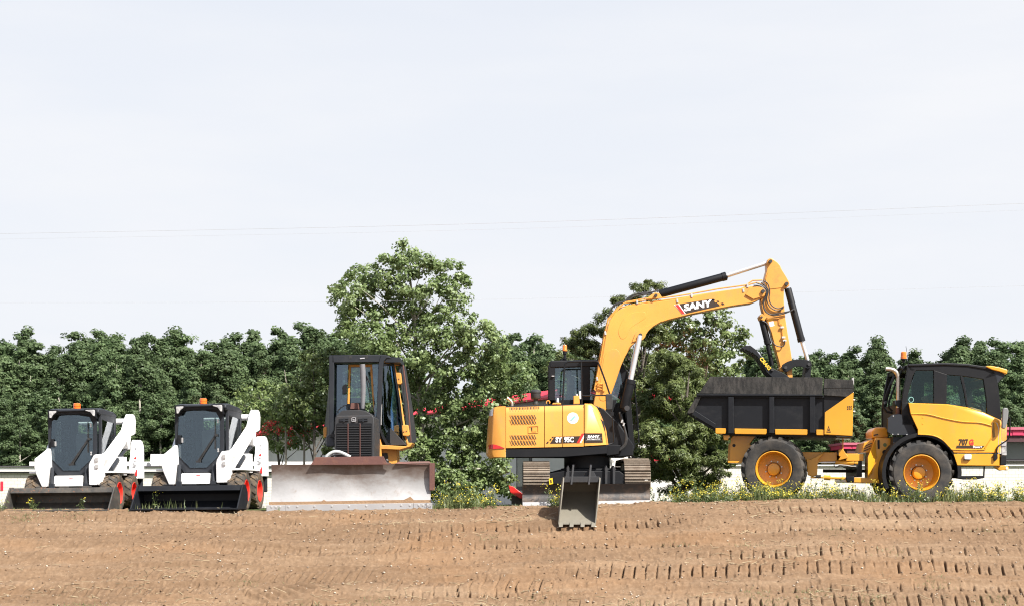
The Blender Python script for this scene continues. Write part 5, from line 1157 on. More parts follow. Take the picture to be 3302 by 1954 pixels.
b = MB(); PY(b, 'L', [(1410, 190), (1415, 60), (1460, 0), (1500, -20), (1660, -20), (1700, 20), (1720, 170)], YD + 0.55, YD + 1.2); hc = B('rear_hood', b, M['dumpyellow'], bevel=0.03)
b = MB(); PY(b, 'L', [(1440, 118), (1520, 100), (1525, 122), (1444, 138)], YD + 0.54, YD + 0.57); B('vent', b, M['interior'], hc)
b = MB(); PY(b, 'L', [(1520, 215), (1560, 212), (1562, 375), (1525, 380)], YD + 0.405, YD + 0.43); B('latch', b, M['black'], bevel=0.006)
b = MB(); b.lathe([(0, -0.015), (0.042, -0.015), (0.045, 0.0), (0, 0.0)], W('L', 1650, 438, YD + 0.42), 'y', 20); B('filler_cap', b, M['black'])
b = MB(); b.lathe([(0, -0.003), (0.036, -0.003), (0.036, 0.002), (0, 0.002)], W('L', 1655, 305, YD + 0.42), 'y', 20); B('round_decal', b, paint('dull green ink', (0.10, 0.14, 0.05), 0.5, (0.2, 0.15, 0.05), 0.4))
# black engine box, exhaust
b = MB(); layers(b, 'I', [([(288, 644), (335, 612), (458, 606), (544, 770), (544, 786), (332, 790), (284, 758)], YD + 0.12), ([(280, 640), (330, 605), (462, 598), (550, 770), (550, 793), (330, 796), (276, 762)], YD + 0.15), ([(280, 640), (330, 605), (462, 598), (550, 770), (550, 793), (330, 796), (276, 762)], YD + 0.9)]); eb = B('engine_box', b, M['charcoal'])
for (x, y) in ((335, 618), (378, 782), (458, 785), (330, 782)):
    b = MB(); b.lathe([(0, -0.008), (0.011, -0.006), (0.013, 0.01)], W('I', x, y, YD + 0.12), 'y', 8); B('bolt', b, M['bolt'], eb)
b = MB(); PY(b, 'I', [(330, 800), (560, 796), (470, 850), (400, 890), (330, 900)], YD + 0.2, YD + 0.5); B('inner_panel', b, M['charcoal'], bevel=0.01)
b = MB(); TU(b, 'I', [(374, 600, YD + 0.3), (374, 500, YD + 0.3), (375, 300, YD + 0.3), (372, 262, YD + 0.3), (358, 226, YD + 0.3), (330, 204, YD + 0.3), (295, 196, YD + 0.3), (262, 194, YD + 0.3)], 0.040, 16, 4); xp = B('exhaust_stack', b, M['steelpipe'])
b = MB(); TU(b, 'I', [(374, 600, YD + 0.3), (374, 545, YD + 0.3)], 0.045, 14); B('pipe_collar', b, M['rust'], xp)
b = MB(); PY(b, 'I', [(345, 476), (412, 474), (428, 535), (405, 566), (388, 540), (345, 512)], YD + 0.22, YD + 0.4); B('pipe_bracket', b, M['charcoal'], xp, bevel=0.006)
# cab
YQ0, YQ1 = YD + 0.12, YE - 0.15
b = MB()
for Ya, Yb in ((YQ0, YQ0 + 0.08), (YQ1 - 0.08, YQ1)):
    T = lambda pts: b.prism(XZ('I', pts, YD + 0.12), Ya, Yb)
    T([(470, 152), (800, 142), (1000, 152), (1235, 196), (1260, 260), (1150, 290), (980, 262), (820, 248), (700, 210), (540, 208), (500, 215), (478, 200)])
    T([(470, 160), (545, 205), (515, 250), (480, 380), (455, 500), (410, 500), (430, 380), (452, 260)])
    T([(700, 205), (822, 245), (816, 520), (700, 505)])
    T([(1146, 285), (1240, 205), (1265, 240), (1290, 420), (1312, 665), (1290, 665), (1265, 640), (1180, 605), (1172, 450)])
    T([(412, 495), (820, 512), (1000, 540), (1150, 590), (1310, 660), (1310, 700), (412, 700)])
for q in ([(472, 158), (500, 158), (500, 200), (476, 200)], [(1200, 205), (1240, 210), (1250, 260), (1210, 260)], [(425, 500), (460, 500), (460, 690), (420, 690)], [(1270, 660), (1308, 668), (1308, 695), (1270, 695)]): b.prism(XZ('I', q, YD + 0.12), YQ0 + 0.04, YQ1 - 0.04)
cab2 = B('cab', b, M['black'], bevel=0.01)
b = MB(); PY(b, 'I', [(938, 262), (966, 266), (990, 380), (1014, 540), (996, 540), (972, 400)], YQ0 + 0.01, YQ0 + 0.06); B('door_bar', b, M['black'], cab2, bevel=0.006)
b = MB(); b.prism(XZ('I', [(466, 158), (480, 150), (800, 141), (1000, 151), (1180, 178), (1240, 196), (1240, 215), (1000, 175), (800, 165), (470, 172)], YD + 0.12), YQ0 - 0.02, YQ1 + 0.02); B('roof', b, M['black'], cab2, bevel=0.02)
b = MB(); b.prism(XZ('I', [(420, 495), (830, 520), (1150, 600), (1300, 670), (1290, 720), (420, 720)], YD + 0.12), YQ0 + 0.08, YQ1 - 0.08); B('cab_floor', b, M['interior'], cab2)
for q in ([(540, 205), (702, 205), (702, 502), (452, 498)], [(818, 246), (940, 258), (1152, 288), (1182, 606), (1000, 545), (816, 518)]):
    b = MB(); b.prism(XZ('I', q, YD + 0.12), YQ0 + 0.03, YQ0 + 0.036); B('side_window', b, M['tintglass'], cab2)
    b = MB(); b.prism(XZ('I', q, YD + 0.12), YQ1 - 0.05, YQ1 - 0.044); B('side_window', b, M['clearglass'], cab2)
b = MB(); b.prism(XZ('I', [(650, 430), (690, 415), (735, 425), (735, 445), (700, 450), (735, 520), (680, 520)], YD + 0.5), YD + 0.7, YD + 1.2); b.prism(XZ('I', [(660, 505), (830, 515), (830, 560), (660, 560)], YD + 0.5), YD + 0.7, YD + 1.2); B('seat', b, M['seat'], cab2, bevel=0.03)
c = W('I', 1110, 530, YD + 0.9); b = MB(); b.tube([c + Matrix.Rotation(R(22), 3, 'Y') @ Vector((0.19 * math.cos(a), 0.19 * math.sin(a), 0)) for a in np.linspace(0, 2 * math.pi, 21)], 0.016, 6); b.tube([c, W('I', 1160, 640, YD + 0.9)], 0.03, 8); B('steering_wheel', b, M['black'], cab2)
b = MB(); b.prism(XZ('I', [(1085, 590), (1160, 560), (1240, 610), (1250, 660), (1100, 660)], YD + 0.5), YD + 0.5, YQ1 - 0.2); B('dashboard', b, M['interior'], cab2, bevel=0.02)
b = MB(); ring(b, XZ('I', [(500 + 24 * math.cos(a), 470 + 26 * math.sin(a)) for a in np.linspace(0, 6.28, 17)[:-1]], YQ0), XZ('I', [(500 + 19 * math.cos(a), 470 + 21 * math.sin(a)) for a in np.linspace(0, 6.28, 17)[:-1]], YQ0), YQ0 + 0.024, YQ0 + 0.029); B('window_sticker', b, M['greenmark'], cab2)
for Yq in (YD + 0.45,):
    b = MB(); TU(b, 'I', [(395, 175, Yq), (345, 230, Yq), (290, 360, Yq), (240, 490, Yq), (238, 540, Yq), (270, 580, Yq), (320, 590, Yq)], 0.022, 8); TU(b, 'I', [(420, 185, Yq), (360, 300, Yq), (290, 480, Yq), (285, 540, Yq), (320, 575, Yq)], 0.018, 8); B('rear_guard', b, M['black'])
b = MB(); PY(b, 'I', [(240, 490), (270, 480), (275, 500), (245, 512)], YD + 0.4, YD + 0.5); B('guard_bar', b, M['charcoal'])
b = MB(); PY(b, 'I', [(385, 185), (470, 150), (475, 165), (440, 185), (420, 215), (410, 190)], YD + 0.35, YD + 0.45); B('beacon_bracket', b, M['black'])
c = W('I', 422, 108, YD + 0.4)
b = MB(); b.lathe([(0, -0.06), (0.03, -0.06), (0.03, -0.02), (0.058, -0.01), (0.058, 0.01), (0, 0.01)], c, 'z', 16); bs = B('beacon_base', b, M['black'])
b = MB(); b.lathe([(0, 0.01), (0.058, 0.01), (0.058, 0.045), (0.054, 0.05), (0.052, 0.125), (0.04, 0.14), (0, 0.142)], c, 'z', 20); B('beacon', b, M['amberlens'], bs)
b = MB(); TU(b, 'I', [(462, 150, YD + 0.5), (452, 60, YD + 0.5), (440, -10, YD + 0.5)], 0.004, 6); B('antenna', b, M['black'])
b = MB(); b.prism(XZ('I', [(1168, 180), (1180, 170), (1215, 169), (1300, 186), (1364, 206), (1358, 246), (1290, 222), (1225, 205)], YD + 0.1), YQ0 - 0.04, YQ1 + 0.04); B('roof_lip', b, M['dumpyellow'], cab2, bevel=0.015)
b = MB(); b.prism(XZ('I', [(1236, 206), (1300, 226), (1345, 246), (1340, 268), (1310, 290), (1280, 330), (1262, 300)], YD + 0.1), YQ0, YQ1); B('sun_visor', b, M['charcoal'], cab2, bevel=0.01)
# yellow body
hb0 = [(480, 506), (820, 520), (1000, 550), (1150, 596), (1285, 660), (1296, 700), (1290, 947), (886, 945), (838, 880), (788, 828), (692, 786), (562, 780), (562, 738), (498, 600)]
hb1 = [(472, 499), (820, 512), (1000, 541), (1150, 588), (1300, 656), (1314, 692), (1306, 954), (880, 952), (830, 884), (782, 836), (690, 795), (555, 788), (555, 740), (490, 600)]
b = MB(); layers(b, 'I', [(hb0, YD + 0.02), ([(.4 * a[0] + .6 * c[0], .4 * a[1] + .6 * c[1]) for a, c in zip(hb0, hb1)], YD + 0.035), (hb1, YD + 0.09), (hb1, YE - 0.1)]); body = B('body_shell', b, M['dumpyellow'], smooth=50)
b = MB(); P3(b, 'I', [(1226, 675, YD + 0.012), (1275, 690, YD + 0.03), (1280, 790, YD + 0.03), (1240, 815, YD + 0.012), (1230, 750, YD + 0.012)], 0.02); B('air_scoop', b, paint('dark ochre plastic', (0.20, 0.11, 0.02), 0.5, DUST, 0.2), body)  # scoop in one even ochre, darker than the body
b = MB(); P3(b, 'I', [(1250, 668, YD + 0.02), (1300, 668, YD + 0.05), (1312, 700, YD + 0.08), (1310, 960, YD + 0.08), (1284, 960, YD + 0.015), (1286, 740, YD + 0.015), (1270, 690, YD + 0.015)], 0.03); B('corner_highlight', b, M['silver'], body, bevel=0.006)  # grey front corner, its highlight put into the pale silver colour
b = MB(); TU(b, 'I', [(500, 600, YD + 0.018), (640, 602, YD + 0.012), (800, 640, YD + 0.012), (960, 670, YD + 0.012), (1120, 680, YD + 0.012), (1225, 708, YD + 0.012)], 0.010, 6, 4); B('crease', b, M['dumpyellow'], body)
b = MB(); TU(b, 'I', [(560, 782, YD + 0.012), (690, 792, YD + 0.012), (782, 832, YD + 0.012), (850, 900, YD + 0.012), (890, 920, YD + 0.012), (1140, 922, YD + 0.012), (1170, 900, YD + 0.012), (1225, 815, YD + 0.012)], 0.009, 6, 4); B('crease', b, M['dumpyellow'], body)
for y in (632, 686):
    b = MB(); b.lathe([(0, -0.006), (0.014, -0.004), (0.017, 0.004)], W('I', 603, y, YD + 0.02), 'y', 10); B('bolt', b, M['dumpyellow'], body)
text_mesh('lettering', '707', M['letterblack'], 0.14, body, W('I', 970, 856, YD + 0.015), sx=0.80, bold=0.006)
text_mesh('lettering', 'G', M['letterred'], 0.14, body, W('I', 1043, 858, YD + 0.015), sx=0.80, bold=0.006)
b = MB(); PY(b, 'I', [(912, 884), (1162, 887), (1138, 910), (904, 908)], YD + 0.014, YD + 0.03); dc = B('decal', b, M['letterblack'], body)
text_mesh('lettering', 'Power+', M['sticker'], 0.055, dc, W('I', 1098, 898, YD + 0.010), sx=0.95, bold=0.002)
b = MB(); layers(b, 'I', [([(884, 962), (1288, 966), (1288, 1064), (918, 1060)], YD + 0.02), ([(880, 958), (1292, 962), (1292, 1070), (914, 1066)], YD + 0.035), ([(880, 958), (1292, 962), (1292, 1070), (914, 1066)], YE - 0.1)]); lo = B('lower_panel', b, M['dumpyellow'])
b = MB(); PY(b, 'I', [(980, 972), (985, 966), (1040, 964), (1046, 970), (1044, 1000), (1036, 1010), (984, 1008)], YD - 0.03, YD + 0.03); B('side_lamp', b, M['sticker'], lo, bevel=0.012)
b = MB(); PY(b, 'I', [(978, 1008), (1040, 1008), (1034, 1016), (974, 1016)], YD - 0.01, YD + 0.03); B('lamp_base', b, M['interior'], lo)
b = MB(); PY(b, 'I', [(1246, 960), (1278, 958), (1280, 1000), (1262, 1022), (1246, 1020)], YD - 0.02, YD + 0.03); B('hinge', b, M['black'], lo, bevel=0.006)
b = MB(); b.lathe([(0, -0.004), (0.012, -0.003), (0.012, 0.004)], W('I', 1229, 989, YD + 0.02), 'y', 10); B('bolt', b, M['interior'], lo)
b = MB(); b.prism(XZ('I', [(1300, 975), (1350, 975), (1348, 1062), (1296, 1060)], YD + 0.1), YD + 0.06, YE - 0.2); B('bumper', b, M['black'], bevel=0.01)
b = MB(); PY(b, 'I', [(1312, 892), (1356, 888), (1358, 975), (1312, 972)], YD + 0.1, YD + 0.3); hl = B('headlight', b, M['lamp'], bevel=0.012)
b = MB(); PY(b, 'I', [(1310, 850), (1356, 846), (1356, 890), (1310, 892)], YD + 0.09, YD + 0.3); B('lamp_hood', b, M['silver'], hl, bevel=0.008)
b = MB(); PY(b, 'I', [(1230, 1074), (1330, 1066), (1362, 1072), (1368, 1092), (1355, 1108), (1320, 1104), (1290, 1110), (1262, 1096)], YD + 0.5, YD + 0.6); tw = B('towing_eye', b, M['dumpyellow'], bevel=0.008)
b = MB(); b.lathe([(0, -0.006), (0.022, -0.006), (0.022, 0.002)], W('I', 1349, 1090, YD + 0.5), 'y', 14); B('towing_hole', b, M['sticker'], tw)
# step, mirror
b = MB(); TU(b, 'I', [(930, 1068, YD + 0.1), (932, 1165, YD + 0.05)], 0.016, 8); TU(b, 'I', [(1156, 1072, YD + 0.1), (1152, 1165, YD + 0.05)], 0.016, 8); PY(b, 'I', [(918, 1158), (1162, 1156), (1160, 1176), (1090, 1190), (1000, 1190), (918, 1178)], YD + 0.0, YD + 0.25); B('step', b, M['black'], bevel=0.005)
b = MB(); PY(b, 'I', [(1322, 700), (1328, 560), (1340, 545), (1375, 548), (1382, 575), (1378, 640), (1365, 700), (1352, 735), (1322, 732)], YD - 0.12, YD - 0.05); mm_ = B('mirror', b, paint('dull grey mirror shell', (0.16, 0.165, 0.17), 0.5, (0.25, 0.24, 0.22), 0.3), bevel=0.02)
b = MB(); TU(b, 'I', [(1375, 630, YD - 0.06), (1390, 650, YD - 0.04), (1386, 780, YD - 0.02), (1370, 830, YD), (1310, 872, YD + 0.02), (1275, 905, YD), (1268, 990, YD)], 0.013, 8, 3); B('mirror_arm', b, M['black'])
# wheels
def big_wheel(cx, cz, Yc, near):
    C = W('I', cx, cz, YD); C.y = Yc; s = -1
    b = MB(); Rt = 0.585
    pr = [(0.335, -0.20), (0.36, -0.235), (0.44, -0.25), (0.52, -0.245), (0.555, -0.22), (0.575, -0.16), (0.580, 0), (0.575, 0.16), (0.555, 0.22), (0.52, 0.245), (0.44, 0.25), (0.36, 0.235), (0.335, 0.20)]
    b.lathe(pr, C, 'y', 48)
    for sd in (-1, 1): rot_lugs(b, C, 'y', 0.55, 0.612, 0.225, 19, 0.058, 0.36, sd, wrap=0.10, off=0.0 if sd < 0 else 0.5)
    w = B('wheel', b, M['tyre'], smooth=30)
    b = MB(); q = -1
    b.lathe([(0.338, -0.195), (0.335, -0.225), (0.322, -0.228), (0.312, -0.20), (0.302, -0.15), (0.292, -0.04), (0.280, 0.05), (0.20, 0.08), (0.13, 0.07), (0.12, 0.05), (0.115, -0.03), (0.105, -0.055), (0.06, -0.065), (0, -0.067)], C, 'y', 40)
    b.lathe([(0.336, 0.2), (0.0, 0.15)], C, 'y', 24)
    rm = B('rim', b, M['dumpyellow'], w, smooth=40)
    for k in range(8):
        a = k * math.pi / 4 + 0.3; b = MB(); b.lathe([(0, 0.02), (0.013, 0.02), (0.015, 0.09)], C + Vector((0.155 * math.cos(a), 0, 0.155 * math.sin(a))), 'y', 8); B('bolt', b, M['bolt'], w)
rx, rz_ = FR['H'][0] + 890 / 2.8, FR['H'][1] + 1095 / 2.8
rx, rz_ = (rx - 2760) * 2.8007, (rz_ - 1120) * 2.8007
for (cx, cz) in ((rx, rz_), (600, 1128)):
    big_wheel(cx, cz, YD + 0.27, True); big_wheel(cx, cz, YE - 0.32, False)
for (cx, cz) in ((rx, rz_), (600, 1128)):
    C = W('I', cx, cz, YD); b = MB(); b.tube([(C.x, YD + 0.3, C.z), (C.x, YE - 0.35, C.z)], 0.13, 14); B('axle', b, M['grime'])
# wheel arch of the cab
C = W('I', 600, 1128, YD); b = MB()
o_ = arc(C.x, C.z, 0.735, -8, 205, 26); i_ = arc(C.x, C.z, 0.665, -8, 205, 26)
b.prism([p for p in o_ if True] + i_[::-1], YD + 0.03, YD + 0.62); B('wheel_arch', b, M['black'])
b = MB(); b.prism(arc(C.x, C.z, 0.72, 0, 180, 20), YD + 0.58, YD + 0.62); b.prism(XZ('I', [(880, 960), (1290, 965), (1290, 1060), (880, 1060)], YD), YD + 0.2, YE - 0.2); B('inner_wing', b, M['interior'])
# the truck stands slightly folded at its hinge: tail section turned away from the viewer
def fold():
    HX, HY = 0.0, YD - 27.5
    todo = []
    def walk(o):
        for c in kids(o):
            if c.type == 'MESH': todo.append(c)
            walk(c)
    walk(dm)
    for o in todo:
        vs = np.empty(len(o.data.vertices) * 3, np.float32); o.data.vertices.foreach_get('co', vs); vs = vs.reshape(-1, 3)
        rear = vs[:, 0].mean() < 0
        a, sx_, sz_ = (R(-12), 1.0, 1.012) if rear else (R(-3.0), 0.985, 1.0)
        dx = (vs[:, 0] - HX) * sx_; dy = vs[:, 1] - HY
        vs[:, 0] = HX + dx * math.cos(a) - dy * math.sin(a); vs[:, 1] = HY + dx * math.sin(a) + dy * math.cos(a)
        vs[:, 2] = (vs[:, 2] + 0.05 - ZC) * sz_ + ZC - 0.05
        o.data.vertices.foreach_set('co', vs.reshape(-1)); o.data.update()
fold()
# ================================================================ leaves, trees
def leaf_quads(P, Nn, half, asp, rg, tint=None):
    """diamond leaves at points P with normals Nn"""
    n = len(P)
    Nn = Nn / np.linalg.norm(Nn, axis=1, keepdims=True)
    a = rg.normal(size=(n, 3)); t = np.cross(Nn, a); t /= np.linalg.norm(t, axis=1, keepdims=True) + 1e-9
    s_ = np.cross(Nn, t)
    L = half * (0.7 + 0.6 * rg.random((n, 1))); Wd = L * asp
    V = np.stack([P - t * L, P + s_ * Wd + Nn * L * .15, P + t * L, P - s_ * Wd + Nn * L * .15], 1)
    return V, (rg.random(n) if tint is None else tint)
def quad_mesh(name, V, tint, mat):
    n = len(V); me = bpy.data.meshes.new(name)
    me.vertices.add(n * 4); me.vertices.foreach_set('co', V.reshape(-1).astype(np.float32))
    me.loops.add(n * 4); me.loops.foreach_set('vertex_index', np.arange(n * 4, dtype=np.int32))
    me.polygons.add(n); me.polygons.foreach_set('loop_start', np.arange(0, n * 4, 4, dtype=np.int32))
    me.update(calc_edges=True)
    at = me.attributes.new('tint', 'FLOAT', 'FACE'); at.data.foreach_set('value', np.asarray(tint, np.float32))
    me.materials.append(mat); return me
def crown_points(lobes, rg, per, clump=(0.10, 0.2), leaves=26, flat=1.0, shell=0.55, up=0.35):
    """leaf points and normals: each lobe carries clumps on and in its shell, each clump a tuft of leaves"""
    Ps, Ns, Ts = [], [], []
    for (x, y, z, r) in lobes:
        nc = max(3, int(per * r * r))
        d = rg.normal(size=(nc, 3)); d /= np.linalg.norm(d, axis=1, keepdims=True)
        rad = r * (shell + (1.06 - shell) * rg.random((nc, 1)) ** 0.6)
        cc = np.array([x, y, z]) + d * rad * np.array([1, 1, flat])
        cr = clump[0] + (clump[1] - clump[0]) * rg.random((nc, 1))
        ct = rg.random((nc, 1))
        k = leaves
        q = rg.normal(size=(nc, k, 3)); q /= np.linalg.norm(q, axis=2, keepdims=True)
        rr = cr[:, None] * rg.random((nc, k, 1)) ** 0.45
        pts = cc[:, None] + q * rr * np.array([1, 1, 0.8])
        nn = q * 0.7 + d[:, None] * 0.5 + rg.normal(size=(nc, k, 3)) * 0.45 + np.array([0, 0, up])
        Ps.append(pts.reshape(-1, 3)); Ns.append(nn.reshape(-1, 3)); Ts.append((0.55 * ct[:, None, 0] + 0.45 * rg.random((nc, k))).reshape(-1))
    return np.concatenate(Ps), np.concatenate(Ns), np.concatenate(Ts)
M['leaf_aspen'] = leafmat('aspen leaves', (0.070, 0.112, 0.050), (0.142, 0.195, 0.092), 0.42, 0.015, 0.5)
M['leaf_poplar'] = leafmat('poplar leaves', (0.092, 0.142, 0.048), (0.225, 0.285, 0.118), 0.40, 0.035, 0.45)
M['leaf_bush'] = leafmat('bush leaves', (0.105, 0.158, 0.048), (0.255, 0.315, 0.122), 0.42, 0.04)
M['needle'] = leafmat('pine needles', (0.075, 0.108, 0.034), (0.195, 0.230, 0.085), 0.28, 0.03)
M['bark_pale'] = paint('pale aspen bark', (0.36, 0.34, 0.29), 0.85, (0.07, 0.06, 0.05), 0.6, scale=5, stretch=(1, 1, 3), bump=0.3)
M['bark_dark'] = paint('grey brown bark', (0.10, 0.085, 0.07), 0.9, (0.04, 0.035, 0.03), 0.6, scale=6, bump=0.4)
M['twig'] = paint('bleached dead wood', (0.30, 0.27, 0.23), 0.85, (0.15, 0.13, 0.11), 0.5, scale=6)

def wood(name, root_, lobes, base, top, r0, mat, rg, limbs=14):
    b = MB(); base = Vector(base); top = Vector(top)
    n = 9; pts = []
    for i in range(n):
        t = i / (n - 1); pts.append(base.lerp(top, t) + Vector((rg.normal() * 0.03, rg.normal() * 0.03, 0)) * (1 if 0 < i else 0) * (top - base).length * .12)
    b.tube(pts, [r0 * (1 - 0.85 * i / (n - 1)) for i in range(n)], 8)
    idx = rg.choice(len(lobes), min(limbs, len(lobes)), replace=False)
    for j in idx:
        L = Vector(lobes[j][:3]); h = (L.z - base.z) / max(0.1, (top.z - base.z))
        t = max(0.12, min(0.9, h - 0.18 - 0.1 * rg.random())); k = t * (n - 1); i0 = int(k)
        s_ = Vector(pts[i0]).lerp(Vector(pts[min(i0 + 1, n - 1)]), k - i0)
        mid = s_.lerp(L, 0.5) + Vector((rg.normal() * .08, rg.normal() * .08, 0.08 * (L - s_).length)); rr = r0 * (1 - 0.85 * t) * 0.5
        b.tube([s_, mid, L], [rr, rr * .65, rr * .25], 6)
    return b.build(name, mat, root_, smooth=60)
def make_tree(name, label, cat, base, lobes, mats, half, asp, per, rg, r0=0.07, top=None, clump=(0.1, 0.2), leaves=26, flat=1.0, group=None, limbs=14, shell=0.55, up=0.35):
    r_ = root(name, base, label, cat, group, world=False)
    lb_ = [(x - base[0], y - base[1], z - base[2], r) for x, y, z, r in lobes]
    P, Nn, T = crown_points(lb_, rg, per, clump, leaves, flat, shell, up)
    V, t = leaf_quads(P, Nn, half, asp, rg, T)
    o = bpy.data.objects.new('crown', quad_mesh('crown', V, t, mats[0])); COL.objects.link(o); o.parent = r_
    zt = max(l[2] for l in lb_); tp = top if top else (np.mean([l[0] for l in lb_]), 0, zt * 0.93)
    wood('trunk', r_, lb_, (0, 0, 0), tp, r0, mats[1], rg, limbs)
    return r_
def DL(lst, Y, rg, depth=0.6, sx_=1.0):
    """crown lobes measured on the photo (2508-wide), each set at a depth of its own around Y"""
    out = []
    for (px, py, r) in lst:
        y = Y + depth * rg.normal()
        out.append(((px - 1254) * y / 3510, y, ZC + (1200 - py) * y / 3510, r * Y / 3510)); 
    return out

rg = np.random.default_rng(11)
pop = [(983, 603, 18), (985, 640, 32), (1012, 622, 18), (938, 632, 18), (958, 668, 42), (1040, 645, 26), (1075, 660, 34), (1112, 672, 28), (900, 685, 42), (868, 695, 30), (825, 722, 26), (846, 735, 42), (920, 725, 55), (1000, 705, 58), (1080, 722, 55), (1122, 742, 28), (862, 775, 38), (852, 806, 30), (930, 795, 55), (1000, 785, 65), (1080, 795, 55), (905, 838, 48), (1130, 690, 20), (1060, 640, 18),
       (1150, 805, 45), (1200, 805, 28), (1000, 865, 75), (1100, 870, 75), (1190, 858, 55), (1232, 885, 36), (1060, 950, 85), (1160, 950, 75), (1232, 935, 45), (960, 930, 60), (1050, 1040, 85), (1150, 1040, 75), (1100, 1125, 80), (1180, 1120, 75), (1232, 1150, 42), (1080, 1185, 60), (1180, 1188, 60), (1245, 1192, 28), (1100, 1215, 35), (1160, 1212, 35), (1020, 1110, 60), (1215, 1000, 40), (1272, 900, 26), (1292, 928, 14), (1262, 962, 24), (1228, 985, 28), (1160, 1060, 40), (900, 880, 45), (880, 870, 40), (1245, 1090, 22)]
P0 = W('D', 1080, 0, 31.5)
make_tree('poplar_tree', 'tall glossy-leaved poplar rising behind the bulldozer, highest crown in the scene', 'tree', (P0.x - 0.3, 31.6, -0.08), DL(pop, 31.5, rg, 0.45), (M['leaf_poplar'], M['bark_pale']), 0.036, 0.80, 100, rg, 0.09, (-0.4, 0, 5.3), (0.09, 0.23), 58, limbs=26, shell=0.3)
bush = [(770, 885, 34), (800, 900, 40), (760, 935, 45), (800, 960, 45), (725, 965, 36), (770, 1000, 45), (715, 1005, 42), (800, 1030, 40), (755, 1045, 36), (690, 1020, 26), (800, 1080, 30), (815, 1010, 40), (820, 870, 24)]
P0 = W('D', 770, 0, 32.5)
make_tree('young_poplar', 'bright green young poplar close behind the left side of the bulldozer cab', 'tree', (P0.x, 32.5, -0.1), DL(bush, 32.5, rg, 0.3), (M['leaf_bush'], M['bark_dark']), 0.036, 0.78, 130, rg, 0.05, None, (0.08, 0.2), 48, shell=0.3)
bush = [(650, 1000, 34), (700, 1000, 34), (735, 1045, 34), (650, 1060, 30), (690, 1070, 34), (735, 1085, 26), (630, 1040, 26), (650, 950, 30), (690, 975, 34), (720, 1020, 30), (610, 965, 28), (580, 985, 22), (640, 985, 32), (615, 1010, 30), (655, 1025, 30), (690, 1045, 30), (720, 1060, 26), (665, 1060, 26), (700, 1085, 22), (735, 1095, 18), (680, 1100, 18)]
P0 = W('D', 690, 0, 33.5)
shr = make_tree('shrub', 'leafy berry shrub before the white barn, right of the second loader', 'shrub', (P0.x, 33.5, -0.1), DL(bush, 33.5, rg, 0.3), (M['leaf_bush'], M['bark_dark']), 0.038, 0.75, 105, rg, 0.045, None, (0.07, 0.17), 22, limbs=11, shell=0.3)
brg = np.random.default_rng(63); Vb, Tb = [], []
for k in range(30):
    px, py = brg.uniform(632, 770), 1052 + brg.normal() * 14
    c = W('D', px, py, 33.5 - 0.35 - 0.2 * brg.random()) - Vector(shr.location); n_ = int(brg.integers(10, 34)); P = np.array(c) + brg.normal(size=(n_, 3)) * np.array([.05, .04, .035])
    V, t = leaf_quads(P, brg.normal(size=(n_, 3)) * .5 + np.array([.3, -.8, .4]), 0.020, 0.95, brg); Vb.append(V); Tb.append(t)
o = bpy.data.objects.new('berries', quad_mesh('berries', np.concatenate(Vb), np.concatenate(Tb), leafmat('red berries', (0.40, 0.02, 0.015), (0.75, 0.06, 0.03), 0.1, 0.08))); COL.objects.link(o); o.parent = shr
# pines: flat sprays of needles
def pine(name, label, lst, Y, trunk_px, seed, per=70, top=None, half=0.05):
    rg = np.random.default_rng(seed)
    b0 = W('D', trunk_px, 0, Y)
    return make_tree(name, label, 'tree', (b0.x, Y, -0.1), DL(lst, Y, rg, 0.5), (M['needle'], M['bark_dark']), half, 0.20, per * 2.3, rg, 0.085, top, (0.07, 0.17), 110, flat=0.58, limbs=30, shell=0.2, up=0.5)
pine('pine_tree', 'dark olive pine behind the excavator cab with a ragged leaning top', [(1590, 692, 16), (1612, 700, 12), (1565, 706, 20), (1545, 735, 28), (1600, 738, 20), (1572, 772, 34), (1510, 735, 11), (1500, 765, 18), (1470, 778, 14), (1452, 800, 18), (1430, 812, 30), (1490, 812, 30), (1540, 812, 40), (1600, 822, 42), (1400, 842, 32), (1450, 850, 45), (1520, 870, 55), (1590, 880, 55), (1378, 872, 28), (1420, 900, 48), (1500, 930, 65), (1570, 950, 60), (1360, 905, 26), (1400, 950, 40), (1480, 1000, 60), (1560, 1010, 60)], 33.5, 1540, 21, 66, (0.5, 0, 4.9))
pine('pine_tree', 'bushy yellow-green pine under the excavator boom, its skirt reaching the weeds', [(1640, 952, 40), (1690, 905, 34), (1620, 1100, 46), (1670, 1130, 50), (1715, 1090, 46), (1770, 1120, 40), (1600, 1145, 34), (1650, 1195, 30), (1720, 1190, 32), (1650, 880, 38), (1620, 915, 42), (1660, 940, 55), (1720, 945, 42), (1600, 985, 55), (1650, 1005, 60), (1710, 1005, 55), (1765, 1000, 42), (1600, 1065, 55), (1680, 1065, 60), (1750, 1065, 55), (1800, 1045, 38), (1650, 1115, 45), (1730, 1125, 45), (1625, 1160, 38), (1690, 1175, 38), (1755, 1165, 30), (1800, 1110, 34), (1580, 1110, 34), (1820, 1020, 20)], 32.2, 1668, 22, 66)
rg = np.random.default_rng(5)
P0 = W('D', 1722, 0, 37)
make_tree('aspen_tree', 'light green aspen with a white trunk seen under the excavator boom', 'tree', (P0.x, 37, -0.2), DL([(1700, 792, 40), (1745, 780, 38), (1640, 800, 30), (1660, 770, 26), (1785, 800, 28), (1815, 815, 14), (1680, 830, 45), (1742, 842, 48), (1790, 848, 36), (1700, 900, 48), (1765, 900, 48), (1805, 920, 34), (1745, 960, 42), (1815, 965, 26), (1690, 965, 40), (1830, 880, 16), (1640, 850, 38), (1760, 760, 22)], 37, rg, 0.5), (M['leaf_bush'], M['bark_pale']), 0.042, 0.80, 92, rg, 0.075, (0.1, 0, 5.0), (0.1, 0.23), 46, limbs=16, shell=0.3)
